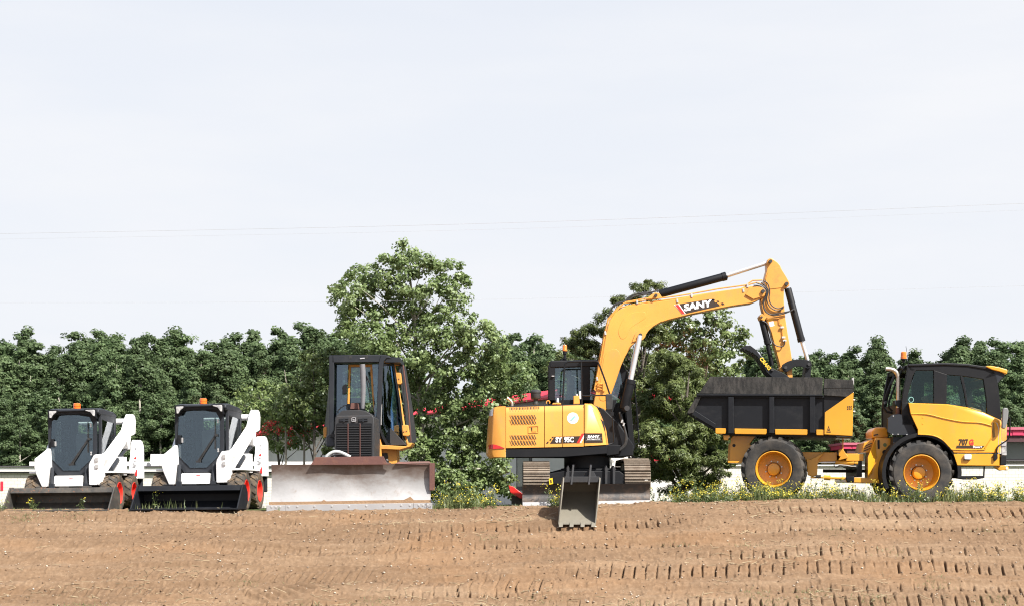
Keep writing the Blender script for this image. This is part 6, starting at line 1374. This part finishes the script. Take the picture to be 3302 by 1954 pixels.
# bare dead saplings behind the second loader
for k, (label, br) in enumerate((('bare bleached dead sapling, taller one beside the bulldozer cab', [[(745, 1010), (752, 960), (762, 915), (766, 880), (768, 850)], [(752, 960), (742, 925), (735, 900)], [(762, 930), (775, 905), (785, 885)], [(745, 985), (738, 940), (734, 918)], [(764, 900), (757, 880)]]),
                                 ('bare bleached dead sapling, shorter one nearer the second loader', [[(700, 1020), (704, 985), (708, 955), (700, 930), (697, 905)], [(705, 975), (713, 950), (716, 930)], [(704, 990), (696, 965)]]))):
    Y = 33.0 - 0.3 * k; b0 = W('D', br[0][0][0], br[0][0][1], Y)
    r_ = root('dead_sapling', (b0.x, Y, -0.1), label, 'dead tree', 'bare dead saplings')
    for i, p in enumerate(br):
        b = MB(); pts = [W('D', x, y, Y) for x, y in p]
        if i == 0: pts = [Vector((pts[0].x, Y, -0.1))] + pts
        b.tube(pts, list(np.linspace(0.03 if i == 0 else 0.013, 0.006, len(pts))), 6); b.build('trunk' if i == 0 else 'branch', M['twig'], r_)

# forest: aspen variants, copied
def forest_variant(seed, H=8.0, R0=1.25, conif=False):
    rg = np.random.default_rng(seed); lob = []
    lean = rg.normal() * 0.25
    for k in range(58):
        h = 0.12 + 0.88 * (k + rg.random()) / 58
        prof = R0 * (math.sin(math.pi * min(1, (h * 0.88 + 0.12))) ** 0.7) * (1.15 - 0.55 * h)
        if conif: prof = R0 * 0.95 * (1.04 - h)
        a = rg.random() * 6.283; d = prof * (0.35 + 0.6 * rg.random())
        lob.append((d * math.cos(a) + lean * h, d * math.sin(a), H * (h * 0.94), (0.22 + 0.40 * rg.random() ** 1.4) * (1.14 - 0.5 * h) * (0.8 if conif else 1)))
    for k in range(4): lob.append((lean + rg.normal() * .16, rg.normal() * .12, H * (0.90 + 0.03 * k), 0.20 - 0.02 * k))
    P, Nn, T = crown_points(lob, rg, 70, (0.15, 0.34), 84, 0.85, 0.3, 0.4)
    V, t = leaf_quads(P, Nn, 0.056, 0.82, rg, T)
    return quad_mesh('crown', V, t, M['leaf_aspen']), lob, rg
VAR = [forest_variant(300 + i, R0=(1.6, 1.9, 1.45, 1.75, 1.6, 1.05)[i], conif=(i == 5)) for i in range(6)]
WOODS = []
for me_, lob, rg_ in VAR:
    b = MB(); n = 7; pts = [Vector((rg_.normal() * .05, rg_.normal() * .05, 7.5 * i / (n - 1))) for i in range(n)]
    b.tube(pts, [0.10 * (1 - 0.8 * i / (n - 1)) for i in range(n)], 7)
    for j in range(10):
        L = lob[int(rg_.integers(len(lob)))]; s_ = Vector((0, 0, max(0.8, L[2] - 0.9))); b.tube([s_, Vector(L[:3])], [0.03, 0.01], 5)
    o = b.build('trunk_proto', M['bark_pale'], None, smooth=60); WOODS.append(o.data); bpy.data.objects.remove(o)
ORD = ['first', 'second', 'third', 'fourth', 'fifth', 'sixth', 'seventh', 'eighth', 'ninth', 'tenth', 'eleventh', 'twelfth', 'thirteenth', 'fourteenth', 'fifteenth', 'sixteenth', 'seventeenth', 'eighteenth', 'nineteenth', 'twentieth', 'twenty-first', 'twenty-second', 'twenty-third']
frg = np.random.default_rng(77)
def forest_tree(px, top, Y, v, label, group, wide=1.0):
    H = (1200 - top) * Y / 3510 + ZC + 0.5; s_ = H / 8.1
    r_ = root('forest_tree', ((px - 1254) * Y / 3510, Y, -0.5), label, 'tree', group, world=False, rz=frg.random() * 6.28)
    r_.scale = (s_ * wide, s_ * wide, s_)
    for nm, me_ in (('crown', VAR[v][0]), ('trunk', WOODS[v])):
        o = bpy.data.objects.new(nm, me_); COL.objects.link(o); o.parent = r_
sky_l = [(-30, 835), (22, 832), (66, 806), (128, 846), (190, 812), (246, 806), (300, 818), (342, 816), (404, 802), (448, 822), (508, 838), (560, 818), (622, 806), (684, 800), (756, 792), (816, 806), (872, 812), (930, 830)]
sky_m = [(1205, 812), (1252, 815), (1306, 818), (1350, 842), (1420, 850)]
sky_r = [(1842, 868), (1885, 838), (1940, 872), (1990, 858), (2030, 864), (2082, 850), (2124, 826), (2168, 862), (2210, 880), (2262, 858), (2312, 862), (2352, 826), (2400, 834), (2452, 828), (2506, 836), (2560, 846)]
def plant(lst, Y, drop, where, group, jit=6):
    for i, (px, t) in enumerate(sorted(lst)):
        forest_tree(px, t + drop, Y + 3 * frg.random(), int(frg.integers(0, 5)) if not (px, t) in ((66, 806), (2262, 858), (2124, 826), (404, 802)) else 5, f'{where}, {ORD[i]} of its row from left', group, 1.05 + 0.4 * frg.random())
plant(sky_l, 78, 0, 'skyline aspen behind the loaders', 'skyline aspens behind the loaders')
plant(sky_m, 76, 0, 'skyline aspen between poplar and excavator boom', 'skyline aspens in the middle gap')
plant(sky_r, 80, 0, 'skyline aspen above the dump truck', 'skyline aspens above the dump truck')
bk_l = [(px, float(np.interp(px, [a_ for a_, _ in sky_l], [b_ for _, b_ in sky_l])) + 8 + 26 * frg.random()) for px in range(-8, 930, 52)]
bk_m = [(px, 832 + 14 * frg.random()) for px in (1228, 1280, 1330, 1385)]
bk_r = [(px, float(np.interp(px, [a_ for a_, _ in sky_r], [b_ for _, b_ in sky_r])) + 8 + 30 * frg.random()) for px in range(1850, 2560, 46)]
plant(bk_l, 72, 0, 'second-row aspen behind the loaders', 'second row aspens behind the loaders')
plant(bk_m, 71, 0, 'second-row aspen left of the excavator cab', 'second row aspens left of the excavator cab')
plant(bk_r, 74, 0, 'second-row aspen above the dump truck', 'second row aspens above the dump truck')
fr_l = [(px + 14 * frg.normal(), 852 + 60 * frg.random()) for px in range(-10, 860, 50)]
fr_m = [(px, 870 + 40 * frg.random()) for px in (1220, 1290, 1350)]
fr_r = [(px + 14 * frg.normal(), 900 + 55 * frg.random()) for px in range(1840, 2560, 48)]
plant(fr_l, 66, 0, 'forest edge aspen behind the loaders', 'forest edge aspens behind the loaders')
plant(fr_m, 66, 0, 'forest edge aspen left of the excavator cab', 'forest edge aspens left of the excavator cab')
plant(fr_r, 67, 0, 'forest edge aspen above the dump truck', 'forest edge aspens above the dump truck')
fb_l = [(px + 12 * frg.normal(), 945 + 60 * frg.random()) for px in range(15, 780, 46)]
fb_r = [(px + 12 * frg.normal(), 970 + 55 * frg.random()) for px in range(1860, 2560, 46)]
plant(fb_l, 60, 0, 'low foot-of-forest aspen behind the loaders', 'low aspens at the foot of the forest behind the loaders')
plant(fb_r, 63.5, 0, 'low foot-of-forest aspen behind the dump truck', 'low aspens at the foot of the forest behind the dump truck')

# deeper forest: reads as one mass beyond the countable trees
drg = np.random.default_rng(808); Vd, Td = [], []
for k in range(84):
    me_ = VAR[int(drg.integers(6))][0]; nv = len(me_.vertices); co_ = np.empty(nv * 3, np.float32); me_.vertices.foreach_get('co', co_); Q = co_.reshape(-1, 4, 3)
    Q = Q[drg.random(len(Q)) < 4200 / len(Q)]; ce = Q.mean(1, keepdims=True); Q = ce + (Q - ce) * 2.6
    a = drg.random() * 6.28; ca, sa = math.cos(a), math.sin(a); Hs = (9.2 + 1.3 * drg.random()) / 8.1; Ws = 1.5
    Q = np.stack([(Q[..., 0] * ca - Q[..., 1] * sa) * Ws, (Q[..., 0] * sa + Q[..., 1] * ca) * Ws, Q[..., 2] * Hs], -1) + np.array([-78 + 156 * (k + drg.random()) / 84, 98 + 10 * drg.random(), -0.5])
    Vd.append(Q); Td.append(drg.random(len(Q)))
o = bpy.data.objects.new('forest', quad_mesh('forest', np.concatenate(Vd), np.concatenate(Td), M['leaf_aspen'])); COL.objects.link(o); tag(o, 'deep green forest mass behind the aspens', None, None, 'stuff')

# ================================================================ buildings
def brickmat(name, col, mortar, sc=1.0, w=0.2, h=0.1):
    m, nt, out = newmat(name)
    b = N(nt, 'ShaderNodeBsdfPrincipled'); b.inputs['Roughness'].default_value = 0.85
    tc = N(nt, 'ShaderNodeTexCoord'); sp = N(nt, 'ShaderNodeSeparateXYZ'); nt.links.new(tc.outputs['Object'], sp.inputs[0])
    cb_ = N(nt, 'ShaderNodeCombineXYZ'); nt.links.new(sp.outputs['X'], cb_.inputs[0]); nt.links.new(sp.outputs['Z'], cb_.inputs[1])
    br = N(nt, 'ShaderNodeTexBrick'); br.inputs['Scale'].default_value = sc; br.inputs['Brick Width'].default_value = w; br.inputs['Row Height'].default_value = h
    br.inputs['Mortar Size'].default_value = 0.007; br.inputs['Color1'].default_value = tuple(col) + (1,); br.inputs['Color2'].default_value = tuple(c * 0.94 for c in col) + (1,); br.inputs['Mortar'].default_value = tuple(mortar) + (1,)
    nt.links.new(cb_.outputs[0], br.inputs['Vector'])
    c = mixc(nt, ramp(nt, noise(nt, 1.5, 5, 0.6), [(0.45, (0, 0, 0)), (0.8, (0.35, 0.35, 0.35))]), br.outputs['Color'], (0.5, 0.46, 0.40))
    nt.links.new(c, b.inputs['Base Color']); nt.links.new(b.outputs[0], out.inputs[0]); return m
M['brick'] = brickmat('white painted brick', (0.60, 0.575, 0.53), (0.36, 0.335, 0.30))
M['stucco'] = paint('white wall paint', (0.68, 0.66, 0.64), 0.8, (0.5, 0.47, 0.43), 0.35, scale=2)
M['maroon'] = paint('magenta red fascia', (0.48, 0.026, 0.085), 0.55, (0.2, 0.05, 0.06), 0.3, scale=2)
M['barnred'] = paint('red roof sheet', (0.66, 0.018, 0.040), 0.5, (0.25, 0.03, 0.04), 0.3, scale=2)
M['soffit'] = paint('shade toned soffit', (0.06, 0.02, 0.025), 0.7, (0.1, 0.05, 0.05), 0.3)  # shade under the eaves put into the colour, reddish black
M['trimdark'] = paint('dark trim', (0.06, 0.055, 0.06), 0.6, (0.15, 0.13, 0.12), 0.3)
M['trimwhite'] = paint('white trim', (0.72, 0.71, 0.70), 0.6, (0.5, 0.47, 0.44), 0.3)
M['pane'] = paint('grey green blind glass', (0.15, 0.17, 0.155), 0.25, (0.2, 0.2, 0.18), 0.3)
def wz(py, Y): return ZC + (1200 - py) * Y / 3510
def wx(px, Y): return (px - 1254) * Y / 3510
# low white building on the left
Y = 45.0
wl = root('white_building', (wx(300, Y), Y, -0.6), 'low white brick building with a flat roof behind the two loaders', 'building')
Bw = lambda n, mb, m, p, **k: mb.build(n, m, p, **k)
xa, xb = wx(-420, Y), wx(800, Y)
b = MB(); b.box2((xa, Y, -0.6), (xb, Y + 5, wz(1158, Y))); Bw('wall', b, M['brick'], wl)
b = MB(); b.box2((xa - .05, Y - 0.10, wz(1158, Y)), (xb + .05, Y + 5.05, wz(1154, Y))); Bw('eave_strip', b, M['trimdark'], wl)
b = MB(); b.box2((xa - .05, Y - 0.13, wz(1154, Y) + .002), (xb + .05, Y + 5.1, wz(1143, Y))); Bw('fascia', b, M['trimwhite'], wl)
b = MB(); b.box2((xa - .08, Y - 0.18, wz(1143, Y) + .002), (xb + .08, Y + 5.2, wz(1140, Y))); Bw('coping', b, M['trimdark'], wl)
b = MB(); b.box2((wx(64, Y), Y + 0.3, wz(1140, Y) + .002), (xb, Y + 4.8, wz(1129, Y))); Bw('parapet', b, M['trimwhite'], wl)
b = MB(); b.box2((wx(2, Y), Y - 0.02, wz(1200, Y)), (wx(8, Y), Y + 0.05, wz(1178, Y))); Bw('wall_sign', b, M['barnred'], wl)
rv = root('roof_vent', (wx(377, Y), Y + 0.8, wz(1128, Y)), 'white boxy roof vent with a round duct, between the two loaders', 'roof vent')
b = MB(); b.box2((wx(357, 45), Y + 0.55, wz(1129, Y)), (wx(402, 45), Y + 1.1, wz(1110, Y))); Bw('housing', b, M['trimwhite'], rv, bevel=0.02)
b = MB(); b.tube([(wx(380, Y), Y + 0.5, wz(1134, Y)), (wx(380, Y), Y + 0.2, wz(1134, Y)), (wx(366, Y), Y - 0.05, wz(1140, Y))], 0.12, 14); Bw('duct', b, M['trimwhite'], rv)
# low white wall on the right
wr = root('brick_wall', (wx(2000, 44), 44.0, -0.6), 'long low white brick wall behind the weeds and dump truck wheels', 'wall')
b = MB(); b.box2((wx(1545, 44), 44.0, -0.6), (wx(3000, 44), 44.3, wz(1140, 44))); Bw('wall_body', b, M['brick'], wr)
b = MB(); b.box2((wx(1540, 44), 43.94, wz(1140, 44)), (wx(3005, 44), 44.36, wz(1137, 44))); Bw('coping', b, M['trimwhite'], wr)
# barn with red fascia running back to the left
d1 = Vector((-12.5, 26.5)).normalized(); d2 = Vector((d1.y, -d1.x)); c0 = Vector((1.45, 34.6)); Lb, Wb = 30.0, 2.2
def bp(u, v, z): p = c0 + d1 * u + d2 * v; return (p.x, p.y, z)
bn = root('barn', (c0.x, c0.y, -0.3), 'long white barn with red roof edge receding behind the poplar', 'barn')
def obox(mb, u0, u1, v0, v1, z0, z1):
    vs = [bp(u, v, z) for u in (u0, u1) for v in (v0, v1) for z in (z0, z1)]
    return mb.add(vs, [(0, 1, 3, 2), (4, 6, 7, 5), (0, 4, 5, 1), (2, 3, 7, 6), (0, 2, 6, 4), (1, 5, 7, 3)])
b = MB(); obox(b, 0, Lb, 0, Wb, -0.5, 2.32); Bw('wall', b, M['stucco'], bn)
b = MB(); obox(b, -0.4, Lb + .4, -0.45, Wb + .4, 2.34, 2.50); Bw('soffit', b, paint('lilac grey soffit board', (0.30, 0.27, 0.29), 0.7, (0.2, 0.18, 0.18), 0.3), bn)
vs = [bp(u, v, z) for (u, v, z) in ((-0.5, -0.55, 2.502), (Lb + .5, -0.55, 2.502), (Lb + .5, Wb + .5, 2.502), (-0.5, Wb + .5, 2.502), (-0.5, -0.55, 2.55), (Lb + .5, -0.55, 2.55), (Lb + .5, Wb + .5, 2.55), (-0.5, Wb + .5, 2.55), (0.1, 0.05, 2.80), (Lb, 0.05, 2.80), (Lb, Wb, 2.80), (0.1, Wb, 2.80))]
b = MB(); b.add(vs, [(0, 3, 2, 1), (0, 1, 5, 4), (1, 2, 6, 5), (2, 3, 7, 6), (3, 0, 4, 7), (4, 5, 9, 8), (5, 6, 10, 9), (6, 7, 11, 10), (7, 4, 8, 11), (8, 9, 10, 11)]); Bw('roof', b, M['barnred'], bn)
b = MB(); obox(b, 2.2, 3.1, -0.02, 0.05, 0.3, 1.35); w_ = Bw('window', b, M['trimdark'], bn)
b = MB(); obox(b, 2.3, 3.0, -0.035, 0.0, 0.4, 1.25); Bw('pane', b, M['pane'], w_)
# maroon roofed pavilion buildings on the right
for (Y, px0, px1, rows, label) in ((61.5, 2064, 2445, (1083, 1088.5, 1098.5, 1109), 'distant building with a maroon flat roof edge seen under the dump truck'),
                                   (46.0, 2418, 2900, (1045, 1051.5, 1065.5, 1081), 'white brick building with maroon flat roof edge at the right edge of the photo')):
    g = root('flat_roof_building', (wx((px0 + px1) / 2, Y), Y, -0.6), label, 'building')
    x0, x1 = wx(px0, Y), wx(px1, Y); far_ = Y > 50
    zt, z1, z2, z3 = [wz(r_, Y) for r_ in rows]
    b = MB(); b.box2((x0 + 0.5, Y + 0.6, -0.6), (x1 - 0.5, Y + 6, z3)); Bw('wall', b, M['brick'], g)
    b = MB(); b.box2((x0 + .2, Y + 0.05, z3), (x1 - .2, Y + 6.2, z2 - 0.002)); Bw('soffit', b, M['soffit'], g)
    b = MB(); b.box2((x0, Y, z2), (x1, Y + 6.4, z1 - 0.002))
    n_ = int((x1 - x0) / 0.38)
    for k in range(n_): b.box((x0 + 0.19 + k * 0.38 * (x1 - x0) / (n_ * 0.38), Y - 0.004, (z1 + z2) / 2), (0.33, 0.02, (z1 - z2) * 0.9))
    rf_ = Bw('fascia', b, M['maroon'], g)
    b = MB(); b.box2((x0 - 0.05, Y - 0.07, z1), (x1 + 0.05, Y + 6.5, zt)); Bw('roof', b, paint('pinkish roof edge', (0.42, 0.10, 0.15), 0.5, (0.3, 0.1, 0.12), 0.3), rf_)
    if not far_:
        b = MB(); b.box2((wx(2446, Y), Y + 0.52, wz(1127, Y)), (wx(2800, Y), Y + 0.62, wz(1080, Y))); w_ = Bw('window', b, M['trimdark'], g)
        b = MB(); b.box2((wx(2449, Y), Y + 0.50, wz(1122, Y)), (wx(2796, Y), Y + 0.53, wz(1081, Y))); Bw('pane', b, M['pane'], w_)
        b = MB(); b.box2((wx(2440, Y), Y + 0.40, wz(1127.5, Y)), (wx(2805, Y), Y + 0.62, wz(1124, Y))); Bw('sill', b, M['trimdark'], w_)
# small red roofed things
Y = 30.6
sh_ = root('kennel', (wx(1268, Y), Y, -0.1), 'small low box with slanted red lid between poplar and excavator blade', 'kennel')
b = MB(); PY(b, 'E', [(285, 1190), (375, 1200), (375, 1260), (285, 1255)], Y, Y + 0.6); Bw('box', b, M['bark_dark'], sh_)
b = MB(); PY(b, 'E', [(262, 1110), (300, 1120), (380, 1180), (380, 1215), (350, 1210), (276, 1165)], Y - 0.1, Y + 0.7); Bw('lid', b, M['red'], sh_, bevel=0.01)
Y = 42.5
sd_ = root('shed', (wx(1635, Y), Y, -0.3), 'low shed with red roof half hidden behind the yellow-green pine', 'shed')
b = MB(); b.box2((wx(1592, Y), Y, -0.5), (wx(1690, Y), Y + 1.2, wz(1127, Y))); Bw('wall', b, M['stucco'], sd_)
b = MB(); b.prism([(Y - 0.3, wz(1128, Y)), (Y + 0.7, wz(1106, Y)), (Y + 1.5, wz(1128, Y))], wx(1585, Y), wx(1698, Y), 'yz'); Bw('roof', b, M['barnred'], sd_)
# overhead lines
M['wire'] = paint('grey cable', (0.34, 0.34, 0.35), 0.5, (0.3, 0.3, 0.3), 0.2)
for (p0, pm, p1, Y, label, rr) in (((-300, 579), (1254, 546), (2900, 483), 36, 'uppermost thin overhead cable across the sky', 0.003), ((-300, 592), (1254, 561), (2900, 500), 36.4, 'middle thin overhead cable just below the uppermost one', 0.0016), ((-300, 742), (1100, 735), (2900, 690), 29.8, 'lowest thin overhead cable passing in front of the poplar', 0.0013)):
    b = MB(); a, c, d = W('D', *p0, Y), W('D', *pm, Y), W('D', *p1, Y)
    b.tube(smoothpath([a + (a - c), a, c, d, d + (d - c)], 10), rr, 6); o = b.build('overhead_cable', M['wire'], None); tag(o, label, 'cable', 'overhead cables')
# ================================================================ weeds, straw, stones
def blades(n, px, py, hgt, wid, rg, lean=0.5):
    """grass blades as narrow tapering quads"""
    z = ground_z(px, py) - 0.01
    a = rg.random(n) * 6.283; h = hgt * (0.45 + 0.75 * rg.random(n)); l = h * lean * rg.random(n)
    dx, dy = np.cos(a), np.sin(a); b_ = rg.random(n) * 6.283; wx_, wy_ = np.cos(b_) * wid, np.sin(b_) * wid
    B0 = np.stack([px, py, z], 1); T = np.stack([px + dx * l, py + dy * l, z + h], 1); Md = np.stack([px + dx * l * .35, py + dy * l * .35, z + h * .55], 1)
    S = np.stack([wx_, wy_, np.zeros(n)], 1)
    return np.stack([B0 - S, B0 + S, Md + S * .8, Md - S * .8], 1), np.stack([Md - S * .8, Md + S * .8, T + S * .1, T - S * .1], 1)
srg = np.random.default_rng(404)
def density(x):
    """how thickly the weeds stand along the crest"""
    return np.interp(x, [-12, -9.3, -9.0, -8.0, -7.2, -6.9, -6.4, -6.0, -4.6, -4.3, -4.0, -1.5, -1.35, -0.7, 0.2, 0.6, 2.4, 2.6, 3.1, 9.6, 12], [.7, .7, .35, .2, .25, .5, .5, .1, .15, .6, .05, .05, .95, .7, .35, .12, .12, .95, 1, 1, 1])
M['grass'] = leafmat('grass blades', (0.085, 0.125, 0.040), (0.26, 0.28, 0.13), 0.35, 0.04)
M['weed'] = leafmat('weed leaves', (0.07, 0.12, 0.035), (0.21, 0.25, 0.10), 0.35, 0.04)
M['flower'] = leafmat('yellow petals', (0.55, 0.44, 0.02), (0.85, 0.75, 0.12), 0.3, 0.03)
M['straw'] = leafmat('dry straw', (0.17, 0.125, 0.07), (0.40, 0.33, 0.21), 0.15, 0.06)
# grass along the crest and behind
n = 40000
x = srg.uniform(-12, 12, n); y = np.where(srg.random(n) < 0.62, srg.uniform(25.75, 27.2, n), srg.uniform(27.0, 33, n))
keep = srg.random(n) < np.clip(density(x) * (0.42 + 2.2 * fbm(x, y * .6, 0.8, 3, 66)), 0, 1) * np.clip((y - 25.7 + 0.25 * fbm(x, y, 1.5, 3, 5)) / 0.35, 0, 1); x, y = x[keep], y[keep]
A_, B_ = blades(len(x), x, y, np.clip(0.13 + 0.34 * fbm(x, y * .5, 0.9, 3, 8), 0.05, 0.4), 0.005, srg)
t = np.tile(srg.random(len(x)), 2)
o = bpy.data.objects.new('grass', quad_mesh('grass', np.concatenate([A_, B_]), t, M['grass'])); COL.objects.link(o); tag(o, 'green grass fringe along the crest of the dirt bank', None, None, 'stuff')
# weeds with yellow heads
def weeds(name, label, spots, seed):
    rg = np.random.default_rng(seed); Vs, Ts, Fv, Ft, Sv = [], [], [], [], []
    for (wx0, wy0, h) in spots:
        z0 = float(base_z(np.array([wx0]), np.array([wy0]))[0]) - 0.02
        ns = rg.integers(2, 5)
        for s_ in range(ns):
            lean = rg.normal(size=2) * 0.16 * h; hh = h * (0.65 + 0.45 * rg.random())
            tip = np.array([wx0 + lean[0], wy0 + lean[1], z0 + hh]); b0 = np.array([wx0 + rg.normal() * .02, wy0 + rg.normal() * .02, z0])
            ax = rg.random() * 6.28; sd_ = np.array([math.cos(ax), math.sin(ax), 0]) * 0.0035
            Sv.append(np.stack([b0 - sd_, b0 + sd_, tip + sd_ * .6, tip - sd_ * .6]))
            k = int(hh / 0.022); tt = rg.random(k) * 0.95
            P = b0 + (tip - b0) * tt[:, None] + rg.normal(size=(k, 3)) * np.array([.03, .03, .012]) * (1.25 - tt[:, None]) * 1.0
            V, t_ = leaf_quads(P, rg.normal(size=(k, 3)) * .7 + np.array([0, -0.2, .8]), 0.026, 0.38, rg); Vs.append(V); Ts.append(t_)
            if rg.random() < 0.42:
                m_ = rg.integers(5, 14); P = tip + rg.normal(size=(m_, 3)) * np.array([.032, .032, .024]); V, t_ = leaf_quads(P, rg.normal(size=(m_, 3)) * .5 + np.array([0, -.3, .8]), 0.0115, 0.95, rg); Fv.append(V); Ft.append(t_)
    V = np.concatenate(Vs + [np.stack(Sv)]); T = np.concatenate(Ts + [np.full(len(Sv), 0.4)])
    me = quad_mesh(name, np.concatenate([V] + Fv), np.concatenate([T] + Ft), M['weed']); me.materials.append(M['flower'])
    mi = np.zeros(len(me.polygons), np.int32); mi[len(V):] = 1; me.polygons.foreach_set('material_index', mi)
    o = bpy.data.objects.new(name, me); COL.objects.link(o); tag(o, label, None, None, 'stuff'); return o
wr_ = np.random.default_rng(9); sp_ = []
for k in range(900):
    u = wr_.random()
    if u < 0.80: xx = wr_.uniform(2.55, 9.8)
    elif u < 0.90: xx = wr_.uniform(-1.4, -0.3)
    elif u < 0.94: xx = wr_.uniform(0.7, 1.0)
    elif wr_.random() < 0.75: continue
    else: xx = wr_.choice([-9.4, -8.9, -7.9, -6.7, -6.5, -4.3]) + wr_.normal() * 0.12
    big = 1.15 if (2.5 < xx < 3.1 or -1.4 < xx < -1.0) else 1.0
    if wr_.random() > 0.62 + 1.5 * float(fbm(np.array([xx]), np.array([2.0]), 0.9, 2, 91)[0]) and -4 < xx: continue
    yy_ = wr_.uniform(25.85, 26.5) if xx > 2.5 else wr_.uniform(25.8, 26.3)
    if xx > 2.5 and wr_.random() < 0.3: yy_ = wr_.uniform(27.3, 31)
    sp_.append((xx, yy_, big * (0.13 + 0.30 * wr_.random() ** 1.5) * (0.8 if xx < -3 else 1)))
weeds('wildflowers', 'yellow flowering weeds along the crest of the bank', sp_, 31)
# straw and bits lying on the dirt
n = 3600
x = srg.uniform(-10, 10, n); y = srg.uniform(22.3, 26.0, n)
pt = fbm(x * 0.6, y * 1.6, 0.9, 3, 44) + 0.10 * np.clip(x / 5, -1, 1) + 0.14 * np.clip((23.4 - y), -1, 1)
keep = srg.random(n) < np.clip(pt * 3.2 + 0.05, 0.03, 1); x, y = x[keep], y[keep]; n = len(x)
z = ground_z(x, y) + 0.012; a = srg.normal(size=n) * 0.7; L = 0.035 + 0.10 * srg.random(n) ** 2
D_ = np.stack([np.cos(a) * L, np.sin(a) * L * .7, srg.normal(size=n) * 0.012 + np.sin(a) * L * .3], 1); S_ = np.stack([-np.sin(a), np.cos(a), np.full(n, .6)], 1) * 0.0035
C_ = np.stack([x, y, z], 1)
o = bpy.data.objects.new('straw', quad_mesh('straw', np.stack([C_ - D_ - S_, C_ - D_ + S_, C_ + D_ + S_, C_ + D_ - S_], 1), srg.random(n), M['straw'])); COL.objects.link(o); tag(o, 'dry straw and stalks littering the dirt bank', None, None, 'stuff')
# sparse green sprigs on the bank
spots = [(610, 1428, 60), (1340, 1336, 30), (1990, 1445, 120), (2130, 1465, 120), (1850, 1450, 80), (2290, 1430, 80), (200, 1478, 50), (60, 1262, 110), (180, 1262, 60), (900, 1470, 60), (1820, 1330, 40), (2420, 1300, 40), (2050, 1300, 40), (1650, 1330, 40), (1330, 1470, 50), (1200, 1318, 40), (2180, 1350, 40), (1900, 1470, 90), (2440, 1470, 80), (1560, 1475, 60), (760, 1480, 40)]
xs, ys = [], []
for (dx_, dy_, k) in spots:
    Yc = Yrow(dy_, (dx_ - 1254) / 145); xc = (dx_ - 1254) * Yc / 3510
    xs.append(xc + srg.normal(size=k) * 0.16); ys.append(Yc + srg.normal(size=k) * 0.07)
x, y = np.concatenate(xs), np.concatenate(ys)
A_, B_ = blades(len(x), x, y, 0.055, 0.004, srg, 1.6); t = np.tile(srg.random(len(x)), 2)
o = bpy.data.objects.new('weeds', quad_mesh('weeds', np.concatenate([A_, B_]), t, M['grass'])); COL.objects.link(o); tag(o, 'sparse green sprigs sprouting from the dirt bank', None, None, 'stuff')
# clods and pebbles
n = 5200; x = srg.uniform(-10.2, 10.2, n); y = srg.uniform(22.2, 25.9, n); z = ground_z(x, y)
base = np.array([(1, 0, 0), (-1, 0, 0), (0, 1, 0), (0, -1, 0), (0, 0, 1), (0, 0, -.6)], float); tri_ = np.array([(0, 2, 4), (2, 1, 4), (1, 3, 4), (3, 0, 4), (2, 0, 5), (1, 2, 5), (3, 1, 5), (0, 3, 5)])
r_ = 0.006 + 0.022 * srg.random(n) ** 4
V = base[None] * r_[:, None, None] * (0.7 + 0.6 * srg.random((n, 6, 1))); an = srg.random(n) * 6.28; ca, sa = np.cos(an)[:, None], np.sin(an)[:, None]
V = np.stack([V[..., 0] * ca - V[..., 1] * sa, V[..., 0] * sa + V[..., 1] * ca, V[..., 2] * .75], -1) + np.stack([x, y, z + r_ * .3], 1)[:, None]
me = bpy.data.meshes.new('gravel'); me.vertices.add(n * 6); me.vertices.foreach_set('co', V.reshape(-1).astype(np.float32))
fi = (tri_[None] + (np.arange(n) * 6)[:, None, None]).reshape(-1); me.loops.add(len(fi)); me.loops.foreach_set('vertex_index', fi.astype(np.int32))
me.polygons.add(n * 8); me.polygons.foreach_set('loop_start', np.arange(0, n * 24, 3, dtype=np.int32)); me.update(calc_edges=True)
at = me.attributes.new('tint', 'FLOAT', 'FACE'); at.data.foreach_set('value', np.repeat(srg.random(n) ** 2.5, 8).astype(np.float32))
me.materials.append(leafmat('earth clods and pale pebbles', (0.15, 0.09, 0.05), (0.55, 0.48, 0.40), 0.0, 0.02)); o = bpy.data.objects.new('gravel', me); COL.objects.link(o); tag(o, 'scattered clods and pale pebbles on the bank', None, None, 'stuff')
